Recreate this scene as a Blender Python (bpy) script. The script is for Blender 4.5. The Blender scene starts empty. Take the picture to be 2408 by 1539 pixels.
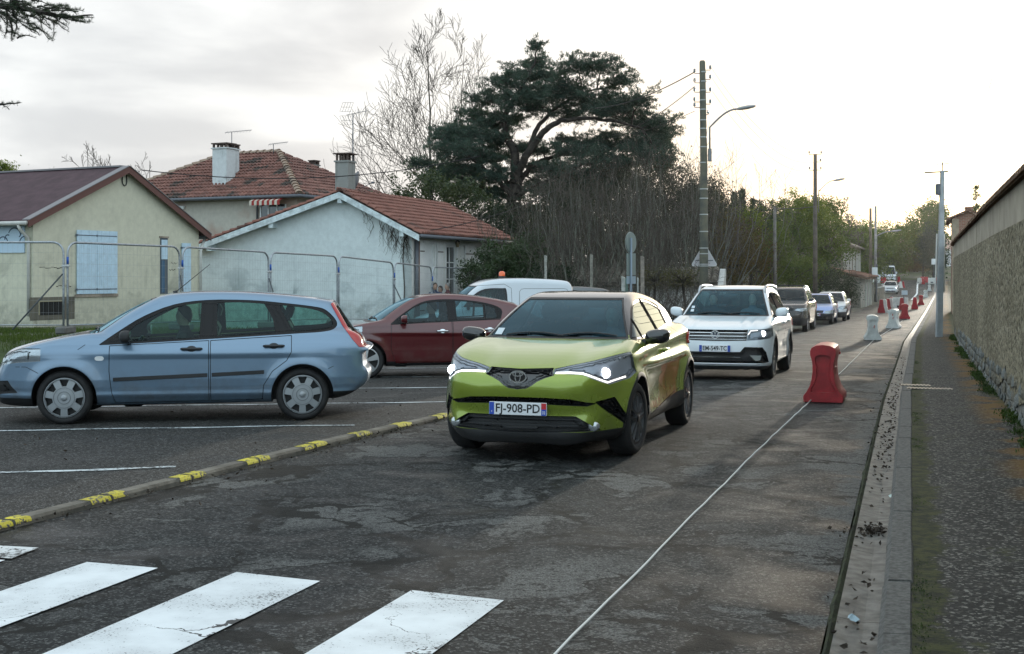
import bpy,bmesh,math,random
import numpy as np
from mathutils import Vector,Matrix
random.seed(7)
RNG = np.random.default_rng(7)
SC = bpy.context.scene
COL = SC.collection
R_ = math.radians
BXF = [(0,1,3,2),(4,6,7,5),(0,4,5,1),(2,3,7,6),(0,2,6,4),(1,5,7,3)]
# ------------------------------------------------------------------ camera
CX,HZ,FPX,IMW = 1204.0,645.0,3014.0,2408.0
CAM_H = 1.68
cam = bpy.data.cameras.new('camera')
cam.sensor_width = 36.0
cam.lens = FPX / IMW * 36.0
cam.shift_y = -(769.5 - HZ) / IMW
cam.clip_end = 6000
cam.clip_start = 0.1
camo = bpy.data.objects.new('camera',cam)
COL.objects.link(camo)
camo.location = (0,0,CAM_H)
camo.rotation_euler = (R_(90),0,0)
SC.camera = camo
# ------------------------------------------------------------------ world and sun
SUN_AZ,SUN_EL = 21.0,4.6
SUN_DIR = Vector((math.sin(R_(SUN_AZ)) * math.cos(R_(SUN_EL)),math.cos(R_(SUN_AZ)) * math.cos(R_(SUN_EL)),math.sin(R_(SUN_EL))))
class NT:
	"""tiny node-tree writer"""
	def __init__(self,tree):
		self.t = tree
		tree.nodes.clear()
	def n(self,typ,**kw):
		nd = self.t.nodes.new(typ)
		for k,v in kw.items():
			if k.startswith('i_'):
				key = k[2:]
				key = int(key) if key.isdigit() else key.replace('_',' ')
				s = nd.inputs[key]
				if hasattr(v,'is_output'):
					self.t.links.new(v,s)
				else:
					s.default_value = v
			else:
				setattr(nd,k,v)
		return nd
	def math(self,op,a,b=None,c=None,clamp=False):
		nd = self.t.nodes.new('ShaderNodeMath')
		nd.operation = op
		nd.use_clamp = clamp
		for i,v in enumerate((a,b,c)):
			if v is None:
				continue
			if hasattr(v,'is_output'):
				self.t.links.new(v,nd.inputs[i])
			else:
				nd.inputs[i].default_value = v
		return nd.outputs[0]
	def vmath(self,op,a,b=None):
		nd = self.t.nodes.new('ShaderNodeVectorMath')
		nd.operation = op
		for i,v in enumerate((a,b)):
			if v is None:
				continue
			if hasattr(v,'is_output'):
				self.t.links.new(v,nd.inputs[i])
			else:
				nd.inputs[i].default_value = v
		return nd.outputs['Value'] if op == 'DOT_PRODUCT' else nd.outputs[0]
	def mix(self,fac,a,b,blend='MIX'):
		nd = self.t.nodes.new('ShaderNodeMix')
		nd.data_type = 'RGBA'
		nd.blend_type = blend
		for s,v in ((nd.inputs[0],fac),(nd.inputs[6],a),(nd.inputs[7],b)):
			if hasattr(v,'is_output'):
				self.t.links.new(v,s)
			elif isinstance(v,(int,float)):
				s.default_value = v
			else:
				s.default_value = (v[0],v[1],v[2],1)
		return nd.outputs[2]
	def ramp(self,fac,stops,interp='LINEAR'):
		nd = self.t.nodes.new('ShaderNodeValToRGB')
		cr = nd.color_ramp
		cr.interpolation = interp
		while len(cr.elements) < len(stops):
			cr.elements.new(0.5)
		for e,(p,c) in zip(cr.elements,stops):
			e.position = p
			e.color = (c,c,c,1) if isinstance(c,(int,float)) else (c[0],c[1],c[2],1)
		self.t.links.new(fac,nd.inputs[0])
		return nd.outputs[0]
	def maprange(self,v,a,b,c=0.0,d=1.0,smooth=True):
		nd = self.t.nodes.new('ShaderNodeMapRange')
		nd.interpolation_type = 'SMOOTHSTEP' if smooth else 'LINEAR'
		self.t.links.new(v,nd.inputs[0])
		for i,x in enumerate((a,b,c,d)):
			nd.inputs[i + 1].default_value = x
		return nd.outputs[0]
	def noise(self,vec,scale,detail=4,rough=0.55,dist=0.0,out=0):
		nd = self.n('ShaderNodeTexNoise',i_Scale=scale,i_Detail=detail,i_Roughness=rough,i_Distortion=dist)
		if vec is not None:
			self.t.links.new(vec,nd.inputs['Vector'])
		return nd.outputs[out]
	def link(self,a,b):
		self.t.links.new(a,b)
def build_world():
	w = bpy.data.worlds.new('World')
	SC.world = w
	w.use_nodes = True
	T = NT(w.node_tree)
	tc = T.n('ShaderNodeTexCoord')
	d = tc.outputs['Generated']
	d = T.vmath('NORMALIZE',d)
	sep = T.n('ShaderNodeSeparateXYZ',i_Vector=d)
	z = sep.outputs[2]
	cs = T.vmath('DOT_PRODUCT',d,tuple(SUN_DIR))
	sky = T.n('ShaderNodeTexSky')
	sky.sky_type = 'NISHITA'
	sky.sun_disc = False
	sky.sun_elevation = R_(SUN_EL)
	sky.sun_rotation = R_(SUN_AZ)
	sky.dust_density = 3.0
	# cloud deck: direction projected on a flat layer
	zz = T.math('MAXIMUM',z,0.0)
	den = T.math('ADD',zz,0.16)
	px = T.math('DIVIDE',sep.outputs[0],den)
	py = T.math('DIVIDE',sep.outputs[1],den)
	cb = T.n('ShaderNodeCombineXYZ',i_X=px,i_Y=py,i_Z=0.0)
	n1 = T.noise(cb.outputs[0],1.15,6,0.52,0.25)
	n2 = T.noise(cb.outputs[0],0.5,2,0.5,0.0)
	cl = T.math('ADD',T.math('MULTIPLY',n1,0.7),T.math('MULTIPLY',n2,0.5))
	shade = T.maprange(cl,0.50,0.69)
	# base radiance of the deck: bright and warm round the sun, bluish and raised behind the camera to light the house walls
	toward = T.maprange(cs,-0.7,0.97)
	base = T.mix(toward,(9.4,11.6,12.8),(7.8,7.9,7.9))
	dark = T.mix(toward,(7.4,9.3,10.4),(5.4,5.55,5.75))
	deck = T.mix(shade,dark,base)
	g0 = T.math('POWER',T.math('MAXIMUM',cs,0.0),55.0)
	deck = T.mix(T.math('MULTIPLY',g0,0.9),deck,(10.5,8.9,6.0))
	g1 = T.math('POWER',T.math('MAXIMUM',cs,0.0),22.0)
	g2 = T.math('POWER',T.math('MAXIMUM',cs,0.0),350.0)
	glow = T.mix(1.0,T.mix(g1,(0,0,0),(2.6,2.45,2.1)),T.mix(g2,(0,0,0),(30,25,16)),'ADD')
	deck = T.mix(1.0,deck,glow,'ADD')
	skyc = T.mix(0.06,deck,T.mix(1.0,sky.outputs[0],(2.0,2.0,2.0),'MULTIPLY'))
	bg = T.n('ShaderNodeBackground',i_Color=skyc,i_Strength=0.1)
	out = T.n('ShaderNodeOutputWorld')
	T.link(bg.outputs[0],out.inputs[0])
build_world()
sl = bpy.data.lights.new('sun','SUN')
sl.energy = 2.0
sl.angle = R_(1.6)
sl.color = (1.0,0.92,0.78)
so = bpy.data.objects.new('sun',sl)
COL.objects.link(so)
so.rotation_euler = SUN_DIR.to_track_quat('Z','Y').to_euler()
so.location = (40,60,30)
vs = SC.view_settings
vs.view_transform = 'Standard'
vs.look = 'None'
vs.gamma = 1
vs.exposure = 0.42
SC.display_settings.display_device = 'sRGB'
try:
	vs.use_curve_mapping = False
except Exception:
	pass
SC.cycles.max_bounces = 8
SC.cycles.transparent_max_bounces = 24
SC.cycles.caustics_reflective = False
SC.cycles.caustics_refractive = False
# ------------------------------------------------------------------ helpers
def tag(o,label=None,cat=None,group=None,kind=None):
	if label:
		o['label'] = label
	if cat:
		o['category'] = cat
	if group:
		o['group'] = group
	if kind:
		o['kind'] = kind
	return o
def empty(name,loc=(0,0,0),rz=0.0,parent=None):
	o = bpy.data.objects.new(name,None)
	o.empty_display_size = 0.2
	COL.objects.link(o)
	o.location = loc
	o.rotation_euler = (0,0,rz)
	if parent:
		o.parent = parent
	return o
def thing(name,label,cat,loc=(0,0,0),rz=0.0,group=None):
	return tag(empty(name,loc,rz),label,cat,group)
def mk(name,V,Fs,mat=None,parent=None,smooth=False,normals=None,loc=None,rz=None):
	"""mesh object from arrays; Fs = list of faces or an (n,3)/(n,4) array"""
	me = bpy.data.meshes.new(name)
	if isinstance(Fs,np.ndarray) and len(Fs):
		V = np.asarray(V,dtype=np.float32)
		k = Fs.shape[1]
		me.vertices.add(len(V))
		me.vertices.foreach_set('co',V.ravel())
		me.loops.add(len(Fs) * k)
		me.loops.foreach_set('vertex_index',Fs.astype(np.int32).ravel())
		me.polygons.add(len(Fs))
		me.polygons.foreach_set('loop_start',np.arange(0,len(Fs) * k,k,dtype=np.int32))
		me.polygons.foreach_set('use_smooth',np.full(len(Fs),bool(smooth)))
		me.update(calc_edges=True)
	else:
		me.from_pydata([tuple(map(float,v)) for v in V],[],[tuple(int(i) for i in f) for f in Fs])
		if smooth:
			me.polygons.foreach_set('use_smooth',np.full(len(me.polygons),True))
		me.update()
	if normals is not None:
		me.normals_split_custom_set_from_vertices([tuple(n) for n in np.asarray(normals,dtype=float)])
	if mat is not None:
		for m in (mat if isinstance(mat,(list,tuple)) else [mat]):
			me.materials.append(m)
	o = bpy.data.objects.new(name,me)
	COL.objects.link(o)
	if parent is not None:
		o.parent = parent
	if loc is not None:
		o.location = loc
	if rz is not None:
		o.rotation_euler = (0,0,rz)
	return o
def copy_tree(o,parent=None):
	c = o.copy()
	COL.objects.link(c)
	if parent is not None:
		c.parent = parent
	for ch in o.children:
		copy_tree(ch,c)
	return c
class MB:
	"""collects simple shapes into one mesh"""
	def __init__(self):
		self.v,self.f = [],[]
	def add(self,vs,fs):
		b = len(self.v)
		self.v += [tuple(p) for p in vs]
		self.f += [tuple(i + b for i in f) for f in fs]
		return self
	def box(self,x0,x1,y0,y1,z0,z1,M=None):
		vs = [(x,y,z) for x in (x0,x1) for y in (y0,y1) for z in (z0,z1)]
		if M is not None:
			vs = [tuple(M @ Vector(p)) for p in vs]
		return self.add(vs,BXF)
	def bbox(self,x0,x1,y0,y1,z0,z1,b=0.01,M=None):
		"""box with chamfered edges"""
		bm = bmesh.new()
		bmesh.ops.create_cube(bm,size=1.0)
		for v in bm.verts:
			v.co = Vector(((x0 + x1) / 2 + v.co.x * (x1 - x0),(y0 + y1) / 2 + v.co.y * (y1 - y0),(z0 + z1) / 2 + v.co.z * (z1 - z0)))
		bmesh.ops.bevel(bm,geom=bm.edges[:],offset=b,segments=1,affect='EDGES')
		bm.verts.index_update()
		vs = [(M @ v.co if M is not None else v.co.copy()) for v in bm.verts]
		fs = [[v.index for v in f.verts] for f in bm.faces]
		bm.free()
		return self.add(vs,fs)
	def tube(self,pts,r,n=8,cap=True):
		pts = [Vector(p) for p in pts]
		rs = r if isinstance(r,(list,tuple)) else [r] * len(pts)
		b = len(self.v)
		up = Vector((0,0,1))
		last = None
		for i,p in enumerate(pts):
			t = (pts[min(i + 1,len(pts) - 1)] - pts[max(i - 1,0)])
			if t.length < 1e-9:
				t = Vector((0,0,1))
			t.normalize()
			if last is None:
				a = t.cross(up if abs(t.z) < 0.95 else Vector((1,0,0))).normalized()
			else:
				a = (last - t * last.dot(t))
				a = a.normalized() if a.length > 1e-6 else t.orthogonal().normalized()
			last = a
			c = t.cross(a)
			for k in range(n):
				an = 2 * math.pi * k / n
				self.v.append(tuple(p + (a * math.cos(an) + c * math.sin(an)) * rs[i]))
		for i in range(len(pts) - 1):
			for k in range(n):
				k2 = (k + 1) % n
				self.f.append((b + i * n + k,b + i * n + k2,b + (i + 1) * n + k2,b + (i + 1) * n + k))
		if cap:
			self.f.append(tuple(b + k for k in reversed(range(n))))
			self.f.append(tuple(b + (len(pts) - 1) * n + k for k in range(n)))
		return self
	def lathe(self,prof,n=24,M=None,axis='z',cap=False):
		"""prof: list of (r, h)"""
		b = len(self.v)
		for (r,h) in prof:
			for k in range(n):
				an = 2 * math.pi * k / n
				p = (r * math.cos(an),r * math.sin(an),h) if axis == 'z' else (r * math.cos(an),h,r * math.sin(an))
				self.v.append(tuple(M @ Vector(p)) if M is not None else p)
		for i in range(len(prof) - 1):
			for k in range(n):
				k2 = (k + 1) % n
				self.f.append((b + i * n + k,b + i * n + k2,b + (i + 1) * n + k2,b + (i + 1) * n + k))
		if cap:
			self.f.append(tuple(b + k for k in reversed(range(n))))
			self.f.append(tuple(b + (len(prof) - 1) * n + k for k in range(n)))
		return self
	def prism(self,poly,h0,h1,fn):
		"""poly in 2-D, fn(u, v, h) -> point"""
		n = len(poly)
		vs = [fn(u,v,h0) for u,v in poly] + [fn(u,v,h1) for u,v in poly]
		fs = [tuple(range(n))[::-1],tuple(range(n,2 * n))] + [(i,(i + 1) % n,n + (i + 1) % n,n + i) for i in range(n)]
		return self.add(vs,fs)
	def build(self,name,mat=None,parent=None,smooth=False,**k):
		o = mk(name,self.v,self.f,mat,parent,smooth,**k)
		return o
def fix_normals(o):
	bm = bmesh.new()
	bm.from_mesh(o.data)
	bmesh.ops.recalc_face_normals(bm,faces=bm.faces[:])
	bm.to_mesh(o.data)
	bm.free()
	return o
def edge_split_smooth(o,deg=35):
	"""smooth shading except across sharp edges"""
	o.data.polygons.foreach_set('use_smooth',np.full(len(o.data.polygons),True))
	bm = bmesh.new()
	bm.from_mesh(o.data)
	for e in bm.edges:
		if len(e.link_faces) == 2 and e.calc_face_angle(0) > R_(deg):
			e.smooth = False
	bm.to_mesh(o.data)
	bm.free()
	return o
def at(px,py,Z):
	"""point of the place seen at (px, py) of the survey sheet, Z metres ahead"""
	return Vector(((px - CX) * Z / FPX,Z,CAM_H - (py - HZ) * Z / FPX))
# ------------------------------------------------------------------ materials
MATS = {}
def new_mat(name):
	m = bpy.data.materials.new(name)
	m.use_nodes = True
	T = NT(m.node_tree)
	out = T.n('ShaderNodeOutputMaterial')
	return m,T,out
def pbr(name,col,rough=0.5,metal=0.0,spec=0.5,vary=0.0,vscale=3.0,bump=0.0,bscale=60.0,coat=0.0,emit=None,estr=0.0,col2=None,vdetail=4):
	if name in MATS:
		return MATS[name]
	m,T,out = new_mat(name)
	p = T.n('ShaderNodeBsdfPrincipled')
	p.inputs['Base Color'].default_value = (*col,1)
	p.inputs['Roughness'].default_value = rough
	p.inputs['Metallic'].default_value = metal
	p.inputs['Specular IOR Level'].default_value = spec
	if coat:
		p.inputs['Coat Weight'].default_value = coat
		p.inputs['Coat Roughness'].default_value = 0.06
	if emit:
		p.inputs['Emission Color'].default_value = (*emit,1)
		p.inputs['Emission Strength'].default_value = estr
	tc = T.n('ShaderNodeTexCoord')
	if vary or col2:
		n = T.noise(tc.outputs['Object'],vscale,vdetail,0.6)
		f = T.maprange(n,0.3,0.7)
		a = tuple(c * (1 - vary) for c in col)
		b = col2 if col2 else tuple(min(1,c * (1 + vary)) for c in col)
		T.link(T.mix(f,a,b),p.inputs['Base Color'])
	if bump:
		n = T.noise(tc.outputs['Object'],bscale,5,0.6)
		b = T.n('ShaderNodeBump',i_Strength=bump,i_Distance=0.01,i_Height=n)
		T.link(b.outputs[0],p.inputs['Normal'])
	T.link(p.outputs[0],out.inputs[0])
	MATS[name] = m
	return m
def paint(name,col,metal=0.0,rough=0.32,dirt=0.25,dirtcol=(0.10,0.09,0.075)):
	"""car lacquer: clear coat over flake, dark trim on the inside, road film near the sills"""
	if name in MATS:
		return MATS[name]
	m,T,out = new_mat(name)
	p = T.n('ShaderNodeBsdfPrincipled')
	p.inputs['Metallic'].default_value = metal
	p.inputs['Coat Weight'].default_value = 1.0
	p.inputs['Coat Roughness'].default_value = 0.045
	tc = T.n('ShaderNodeTexCoord')
	ob = tc.outputs['Object']
	sep = T.n('ShaderNodeSeparateXYZ',i_Vector=ob)
	n = T.noise(ob,5.0,5,0.65)
	low = T.maprange(sep.outputs[2],0.85,0.2)
	f = T.math('MULTIPLY',T.math('MULTIPLY',low,T.maprange(n,0.3,0.75)),dirt * 1.6,clamp=True)
	T.link(T.mix(f,col,dirtcol),p.inputs['Base Color'])
	T.link(T.math('ADD',T.math('MULTIPLY',f,0.5),rough,clamp=True),p.inputs['Roughness'])
	fl = T.noise(ob,900.0,1,0.5)
	b = T.n('ShaderNodeBump',i_Strength=0.03,i_Distance=0.001,i_Height=fl)
	T.link(b.outputs[0],p.inputs['Normal'])
	dk = T.n('ShaderNodeBsdfDiffuse',i_Color=(0.010,0.011,0.012,1))
	ge = T.n('ShaderNodeNewGeometry')
	mx = T.n('ShaderNodeMixShader',i_0=ge.outputs['Backfacing'])
	T.link(p.outputs[0],mx.inputs[1])
	T.link(dk.outputs[0],mx.inputs[2])
	T.link(mx.outputs[0],out.inputs[0])
	MATS[name] = m
	return m
def glass(name,tint=(0.45,0.55,0.55),refl=1.0,rough=0.0,gc=(0.82,0.95,1)):
	if name in MATS:
		return MATS[name]
	m,T,out = new_mat(name)
	tr = T.n('ShaderNodeBsdfTransparent',i_Color=(*tint,1))
	gl = T.n('ShaderNodeBsdfGlossy',i_Color=(*gc,1),i_Roughness=rough)
	lw = T.n('ShaderNodeLayerWeight',i_Blend=0.5)
	f = T.math('POWER',lw.outputs['Facing'],4.6)
	f = T.math('ADD',T.math('MULTIPLY',f,0.9),0.042 * refl,clamp=True)
	mx = T.n('ShaderNodeMixShader',i_0=f)
	T.link(tr.outputs[0],mx.inputs[1])
	T.link(gl.outputs[0],mx.inputs[2])
	T.link(mx.outputs[0],out.inputs[0])
	MATS[name] = m
	return m
def lamp_mat(name,col,s):
	return pbr(name,(0.8,0.8,0.8),0.3,emit=col,estr=s)
M_BLACK = pbr('black_plastic',(0.018,0.019,0.021),0.5,vary=0.15)
M_TRIM = pbr('window_trim_black',(0.010,0.010,0.011),0.4,spec=0.25)
M_GLOSSBLACK = pbr('gloss_black',(0.008,0.008,0.010),0.12,coat=1.0)
M_TYRE = pbr('tyre_rubber',(0.017,0.017,0.018),0.85,vary=0.3,vscale=9,bump=0.3,bscale=90)
M_CHROME = pbr('chrome',(0.75,0.76,0.78),0.12,metal=1.0)
M_DARKIN = pbr('interior_trim',(0.010,0.011,0.013),0.8)
M_SEAT = pbr('seat_fabric',(0.014,0.016,0.02),0.9)
M_GLASS = glass('car_glass',(0.36,0.52,0.52),1.0)
M_GLASSD = glass('dark_car_glass',(0.13,0.20,0.23),1.0)
M_WSCREEN = glass('windscreen_glass',(0.18,0.40,0.46),1.7,gc=(0.5,0.82,1))
M_LENS = glass('clear_lens',(0.86,0.88,0.9),1.0)
M_REDLENS = pbr('red_lens',(0.45,0.012,0.012),0.15,coat=1.0)
M_ALU = pbr('silver_paint',(0.48,0.49,0.51),0.35,metal=0.6)
M_STEEL = pbr('galvanised_steel',(0.34,0.37,0.40),0.42,metal=0.75,vary=0.2,vscale=20)
M_PLATEW = pbr('plate_white',(0.72,0.74,0.76),0.35)
M_PLATEB = pbr('plate_blue',(0.02,0.07,0.42),0.35)
M_PLATER = pbr('plate_red',(0.50,0.02,0.03),0.35)
M_INK = pbr('plate_black',(0.008,0.008,0.008),0.5)
M_WHITE = pbr('white_enamel',(0.72,0.74,0.75),0.4,vary=0.06)
# ------------------------------------------------------------------ implicit surfaces (vehicle shells and figures)
def smax(a,b,k):
	h = np.maximum(k - np.abs(a - b),0.0)
	return np.maximum(a,b) + h * h / (4 * k)
def smin(a,b,k):
	h = np.maximum(k - np.abs(a - b),0.0)
	return np.minimum(a,b) - h * h / (4 * k)
def poly_sdf(P,x,y):
	"""signed distance to a polygon, negative inside"""
	P = np.asarray(P,float)
	shp = np.broadcast(x,y).shape
	x = np.broadcast_to(x,shp).ravel()
	y = np.broadcast_to(y,shp).ravel()
	d = np.full(x.shape,1e9)
	ins = np.zeros(x.shape,bool)
	n = len(P)
	for i in range(n):
		ax,ay = P[i]
		bx,by = P[(i + 1) % n]
		ex,ey = bx - ax,by - ay
		wx,wy = x - ax,y - ay
		t = np.clip((wx * ex + wy * ey) / max(ex * ex + ey * ey,1e-12),0,1)
		d = np.minimum(d,(wx - ex * t) ** 2 + (wy - ey * t) ** 2)
		c = (ay > y) != (by > y)
		if ay != by:
			ins ^= c & (x < ex * (y - ay) / (by - ay) + ax)
	d = np.sqrt(d)
	return np.where(ins,-d,d).reshape(shp)
def spline(P,closed=True,k=4):
	"""Catmull-Rom through points; a third value of 0 on a point keeps it a sharp corner"""
	P = [tuple(p) for p in P]
	n = len(P)
	out = []
	for i in range(n if closed else n - 1):
		p1,p2 = np.array(P[i][:2],float),np.array(P[(i + 1) % n][:2],float)
		p0 = np.array(P[(i - 1) % n][:2],float) if (closed or i > 0) else p1
		p3 = np.array(P[(i + 2) % n][:2],float) if (closed or i + 2 < n) else p2
		if len(P[i]) > 2:
			p0 = p1 - (p2 - p1)
		if len(P[(i + 1) % n]) > 2:
			p3 = p2 + (p2 - p1)
		for j in range(k):
			t = j / k
			q = 0.5 * ((2 * p1) + (-p0 + p2) * t + (2 * p0 - 5 * p1 + 4 * p2 - p3) * t * t + (-p0 + 3 * p1 - 3 * p2 + p3) * t ** 3)
			out.append((float(q[0]),float(q[1])))
	if not closed:
		out.append(P[-1][:2])
	return out
class Poly2:
	"""polygon distance baked on a fine 2-D lattice"""
	def __init__(self,P,blur=0.0,h=0.0125,margin=0.5):
		P = np.asarray(P,float)
		self.h = h
		self.lo = P.min(0) - margin
		hi = P.max(0) + margin
		nx,ny = [int(math.ceil((hi[i] - self.lo[i]) / h)) + 1 for i in (0,1)]
		gx = self.lo[0] + np.arange(nx) * h
		gy = self.lo[1] + np.arange(ny) * h
		G = poly_sdf(P,gx[:,None],gy[None,:])
		if blur > 0:
			r = int(3 * blur / h) + 1
			k = np.exp(-0.5 * (np.arange(-r,r + 1) * h / blur) ** 2)
			k /= k.sum()
			Gp = np.pad(G,((r,r),(0,0)),mode='edge')
			G = sum(k[i] * Gp[i:i + nx] for i in range(2 * r + 1))
			Gp = np.pad(G,((0,0),(r,r)),mode='edge')
			G = sum(k[i] * Gp[:,i:i + ny] for i in range(2 * r + 1))
		self.G = G
	def __call__(self,x,y):
		u = np.clip((x - self.lo[0]) / self.h,0,self.G.shape[0] - 1.001)
		v = np.clip((y - self.lo[1]) / self.h,0,self.G.shape[1] - 1.001)
		shp = np.broadcast(u,v).shape
		u = np.broadcast_to(u,shp)
		v = np.broadcast_to(v,shp)
		i = u.astype(np.int32)
		j = v.astype(np.int32)
		a,b = u - i,v - j
		G = self.G
		return (G[i,j] * (1 - a) + G[i + 1,j] * a) * (1 - b) + (G[i,j + 1] * (1 - a) + G[i + 1,j + 1] * a) * b
def surface_nets(F,lo,hi,h,sym=True,newton=3):
	xs = np.arange(lo[0],hi[0] + h,h)
	zs = np.arange(lo[2],hi[2] + h,h)
	if sym:
		yh = (np.arange(int(hi[1] / h) + 2) + 0.5) * h
		A = F(xs[:,None,None],yh[None,:,None],zs[None,None,:])
		A = np.concatenate([A[:,::-1],A],1)
		ys = np.concatenate([-yh[::-1],yh])
	else:
		ys = np.arange(lo[1],hi[1] + h,h)
		A = F(xs[:,None,None],ys[None,:,None],zs[None,None,:])
	S = A < 0
	n = np.array(A.shape)
	c = n - 1
	acc = np.zeros((*c,3),np.float32)
	cnt = np.zeros(c,np.float32)
	for ax in range(3):
		u,v = (ax + 1) % 3,(ax + 2) % 3
		for du in (0,1):
			for dv in (0,1):
				s0 = [slice(None)] * 3
				s1 = [slice(None)] * 3
				s0[ax] = slice(0,c[ax])
				s1[ax] = slice(1,c[ax] + 1)
				for q,dq in ((u,du),(v,dv)):
					s0[q] = slice(dq,dq + c[q])
					s1[q] = slice(dq,dq + c[q])
				a,b = A[tuple(s0)],A[tuple(s1)]
				X = (a < 0) != (b < 0)
				t = np.where(X,a / np.where(X,a - b,1),0)
				acc[...,ax] += t * X
				acc[...,u] += du * X
				acc[...,v] += dv * X
				cnt += X
	m = cnt > 0
	ids = np.full(c,-1,np.int64)
	ids[m] = np.arange(m.sum())
	ii = np.argwhere(m)
	P = np.empty((len(ii),3))
	off = acc[m] / cnt[m][:,None]
	for k,g in enumerate((xs,ys,zs)):
		P[:,k] = g[ii[:,k]] + off[:,k] * h
	T = []
	for ax in range(3):
		u,v = (ax + 1) % 3,(ax + 2) % 3
		s0 = [slice(None)] * 3
		s1 = [slice(None)] * 3
		s0[ax] = slice(0,c[ax])
		s1[ax] = slice(1,c[ax] + 1)
		for q in (u,v):
			s0[q] = slice(1,c[q])
			s1[q] = slice(1,c[q])
		a,b = S[tuple(s0)],S[tuple(s1)]
		e = np.argwhere(a != b)
		sg = a[a != b]
		base = e.copy()
		base[:,u] += 1
		base[:,v] += 1
		def cell(du,dv):
			q = base.copy()
			q[:,u] += du
			q[:,v] += dv
			return ids[q[:,0],q[:,1],q[:,2]]
		Q = np.stack([cell(-1,-1),cell(0,-1),cell(0,0),cell(-1,0)],1)
		Q[~sg] = Q[~sg][:,::-1]
		T.append(Q)
	Q = np.concatenate(T)
	def grad(P):
		e = 0.004
		g = np.empty_like(P)
		for k in range(3):
			d = np.zeros(3)
			d[k] = e
			a = P + d
			b = P - d
			g[:,k] = (F(a[:,0],a[:,1],a[:,2]) - F(b[:,0],b[:,1],b[:,2])) / (2 * e)
		return g
	for _ in range(newton):
		g = grad(P)
		f = F(P[:,0],P[:,1],P[:,2])
		g2 = np.maximum((g * g).sum(1),0.05)
		P -= np.clip(f / g2,-h * 0.6,h * 0.6)[:,None] * g
	N = grad(P)
	N /= np.maximum(np.linalg.norm(N,axis=1),1e-9)[:,None]
	d1 = np.linalg.norm(P[Q[:,0]] - P[Q[:,2]],axis=1)
	d2 = np.linalg.norm(P[Q[:,1]] - P[Q[:,3]],axis=1)
	w = d1 <= d2
	T = np.concatenate([Q[w][:,[0,1,2]],Q[w][:,[0,2,3]],Q[~w][:,[0,1,3]],Q[~w][:,[1,2,3]]])
	return P,T,N
def compact(m):
	V,T,N = m
	u,inv = np.unique(T,return_inverse=True)
	return V[u],inv.reshape(T.shape),N[u]
def refine(m,val,r):
	"""split the triangles near the zero line in four"""
	V,T,N = m
	near = (np.abs(val)[T] < r).any(1)
	t = T[near]
	if not len(t):
		return m
	E = np.sort(np.concatenate([t[:,[0,1]],t[:,[1,2]],t[:,[2,0]]]),1)
	ue,inv = np.unique(E,axis=0,return_inverse=True)
	inv = inv.ravel()
	nv = (V[ue[:,0]] + V[ue[:,1]]) / 2
	nn = N[ue[:,0]] + N[ue[:,1]]
	nn /= np.maximum(np.linalg.norm(nn,axis=1),1e-9)[:,None]
	k = len(t)
	ab,bc,ca = inv[:k] + len(V),inv[k:2 * k] + len(V),inv[2 * k:] + len(V)
	nt = np.concatenate([np.stack([t[:,0],ab,ca],1),np.stack([ab,t[:,1],bc],1),np.stack([ca,bc,t[:,2]],1),np.stack([ab,bc,ca],1)])
	return np.concatenate([V,nv]),np.concatenate([T[~near],nt]),np.concatenate([N,nn])
def cut(m,fld,ref=0,rr=0.03):
	"""split a surface along the zero line of a field: (inside, outside)"""
	for _ in range(ref):
		m = refine(m,fld(m[0]),rr)
		rr /= 2
	V,T,N = m
	f = fld(V)
	f = np.where(np.abs(f) < 1e-6,1e-6,f)
	s = f < 0
	ts = s[T]
	k = ts.sum(1)
	tin,tout = T[k == 3],T[k == 0]
	mix = T[(k == 1) | (k == 2)]
	if len(mix):
		ms = s[mix]
		lone = np.where(ms.sum(1) == 1,ms.argmax(1),(~ms).argmax(1))
		r = np.arange(len(mix))
		a = mix[r,lone]
		b = mix[r,(lone + 1) % 3]
		c = mix[r,(lone + 2) % 3]
		E = np.sort(np.concatenate([np.stack([a,b],1),np.stack([a,c],1)]),1)
		ue,inv = np.unique(E,axis=0,return_inverse=True)
		inv = inv.ravel()
		t = (f[ue[:,0]] / (f[ue[:,0]] - f[ue[:,1]]))[:,None]
		nv = V[ue[:,0]] * (1 - t) + V[ue[:,1]] * t
		nn = N[ue[:,0]] * (1 - t) + N[ue[:,1]] * t
		nn /= np.maximum(np.linalg.norm(nn,axis=1),1e-9)[:,None]
		ab = inv[:len(mix)] + len(V)
		ac = inv[len(mix):] + len(V)
		one = np.stack([a,ab,ac],1)
		two = np.concatenate([np.stack([ab,b,c],1),np.stack([ab,c,ac],1)])
		ain = s[a]
		a2 = np.concatenate([ain,ain])
		tin = np.concatenate([tin,one[ain],two[~a2]])
		tout = np.concatenate([tout,one[~ain],two[a2]])
		V = np.concatenate([V,nv])
		N = np.concatenate([N,nn])
	return compact((V,tin,N)),compact((V,tout,N))
def sink(m,d,dirv=None,back=False):
	"""push a patch in by d (out when negative) and wall its rim"""
	V,T,N = m
	E = np.concatenate([T[:,[0,1]],T[:,[1,2]],T[:,[2,0]]])
	key = np.sort(E,1)
	_,inv,cn = np.unique(key,axis=0,return_inverse=True,return_counts=True)
	b = E[cn[inv.ravel()] == 1]
	D = N if dirv is None else np.broadcast_to(np.asarray(dirv,float),N.shape)
	V2 = V - D * d
	n = len(V)
	if len(b):
		W = np.concatenate([np.stack([b[:,0],b[:,1],b[:,1] + n],1),np.stack([b[:,0],b[:,1] + n,b[:,0] + n],1)])
		if d > 0:
			W = W[:,::-1]
	else:
		W = np.zeros((0,3),int)
	return np.concatenate([V,V2]),np.concatenate([T + n,W] + ([T[:,::-1]] if back else []))
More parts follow.
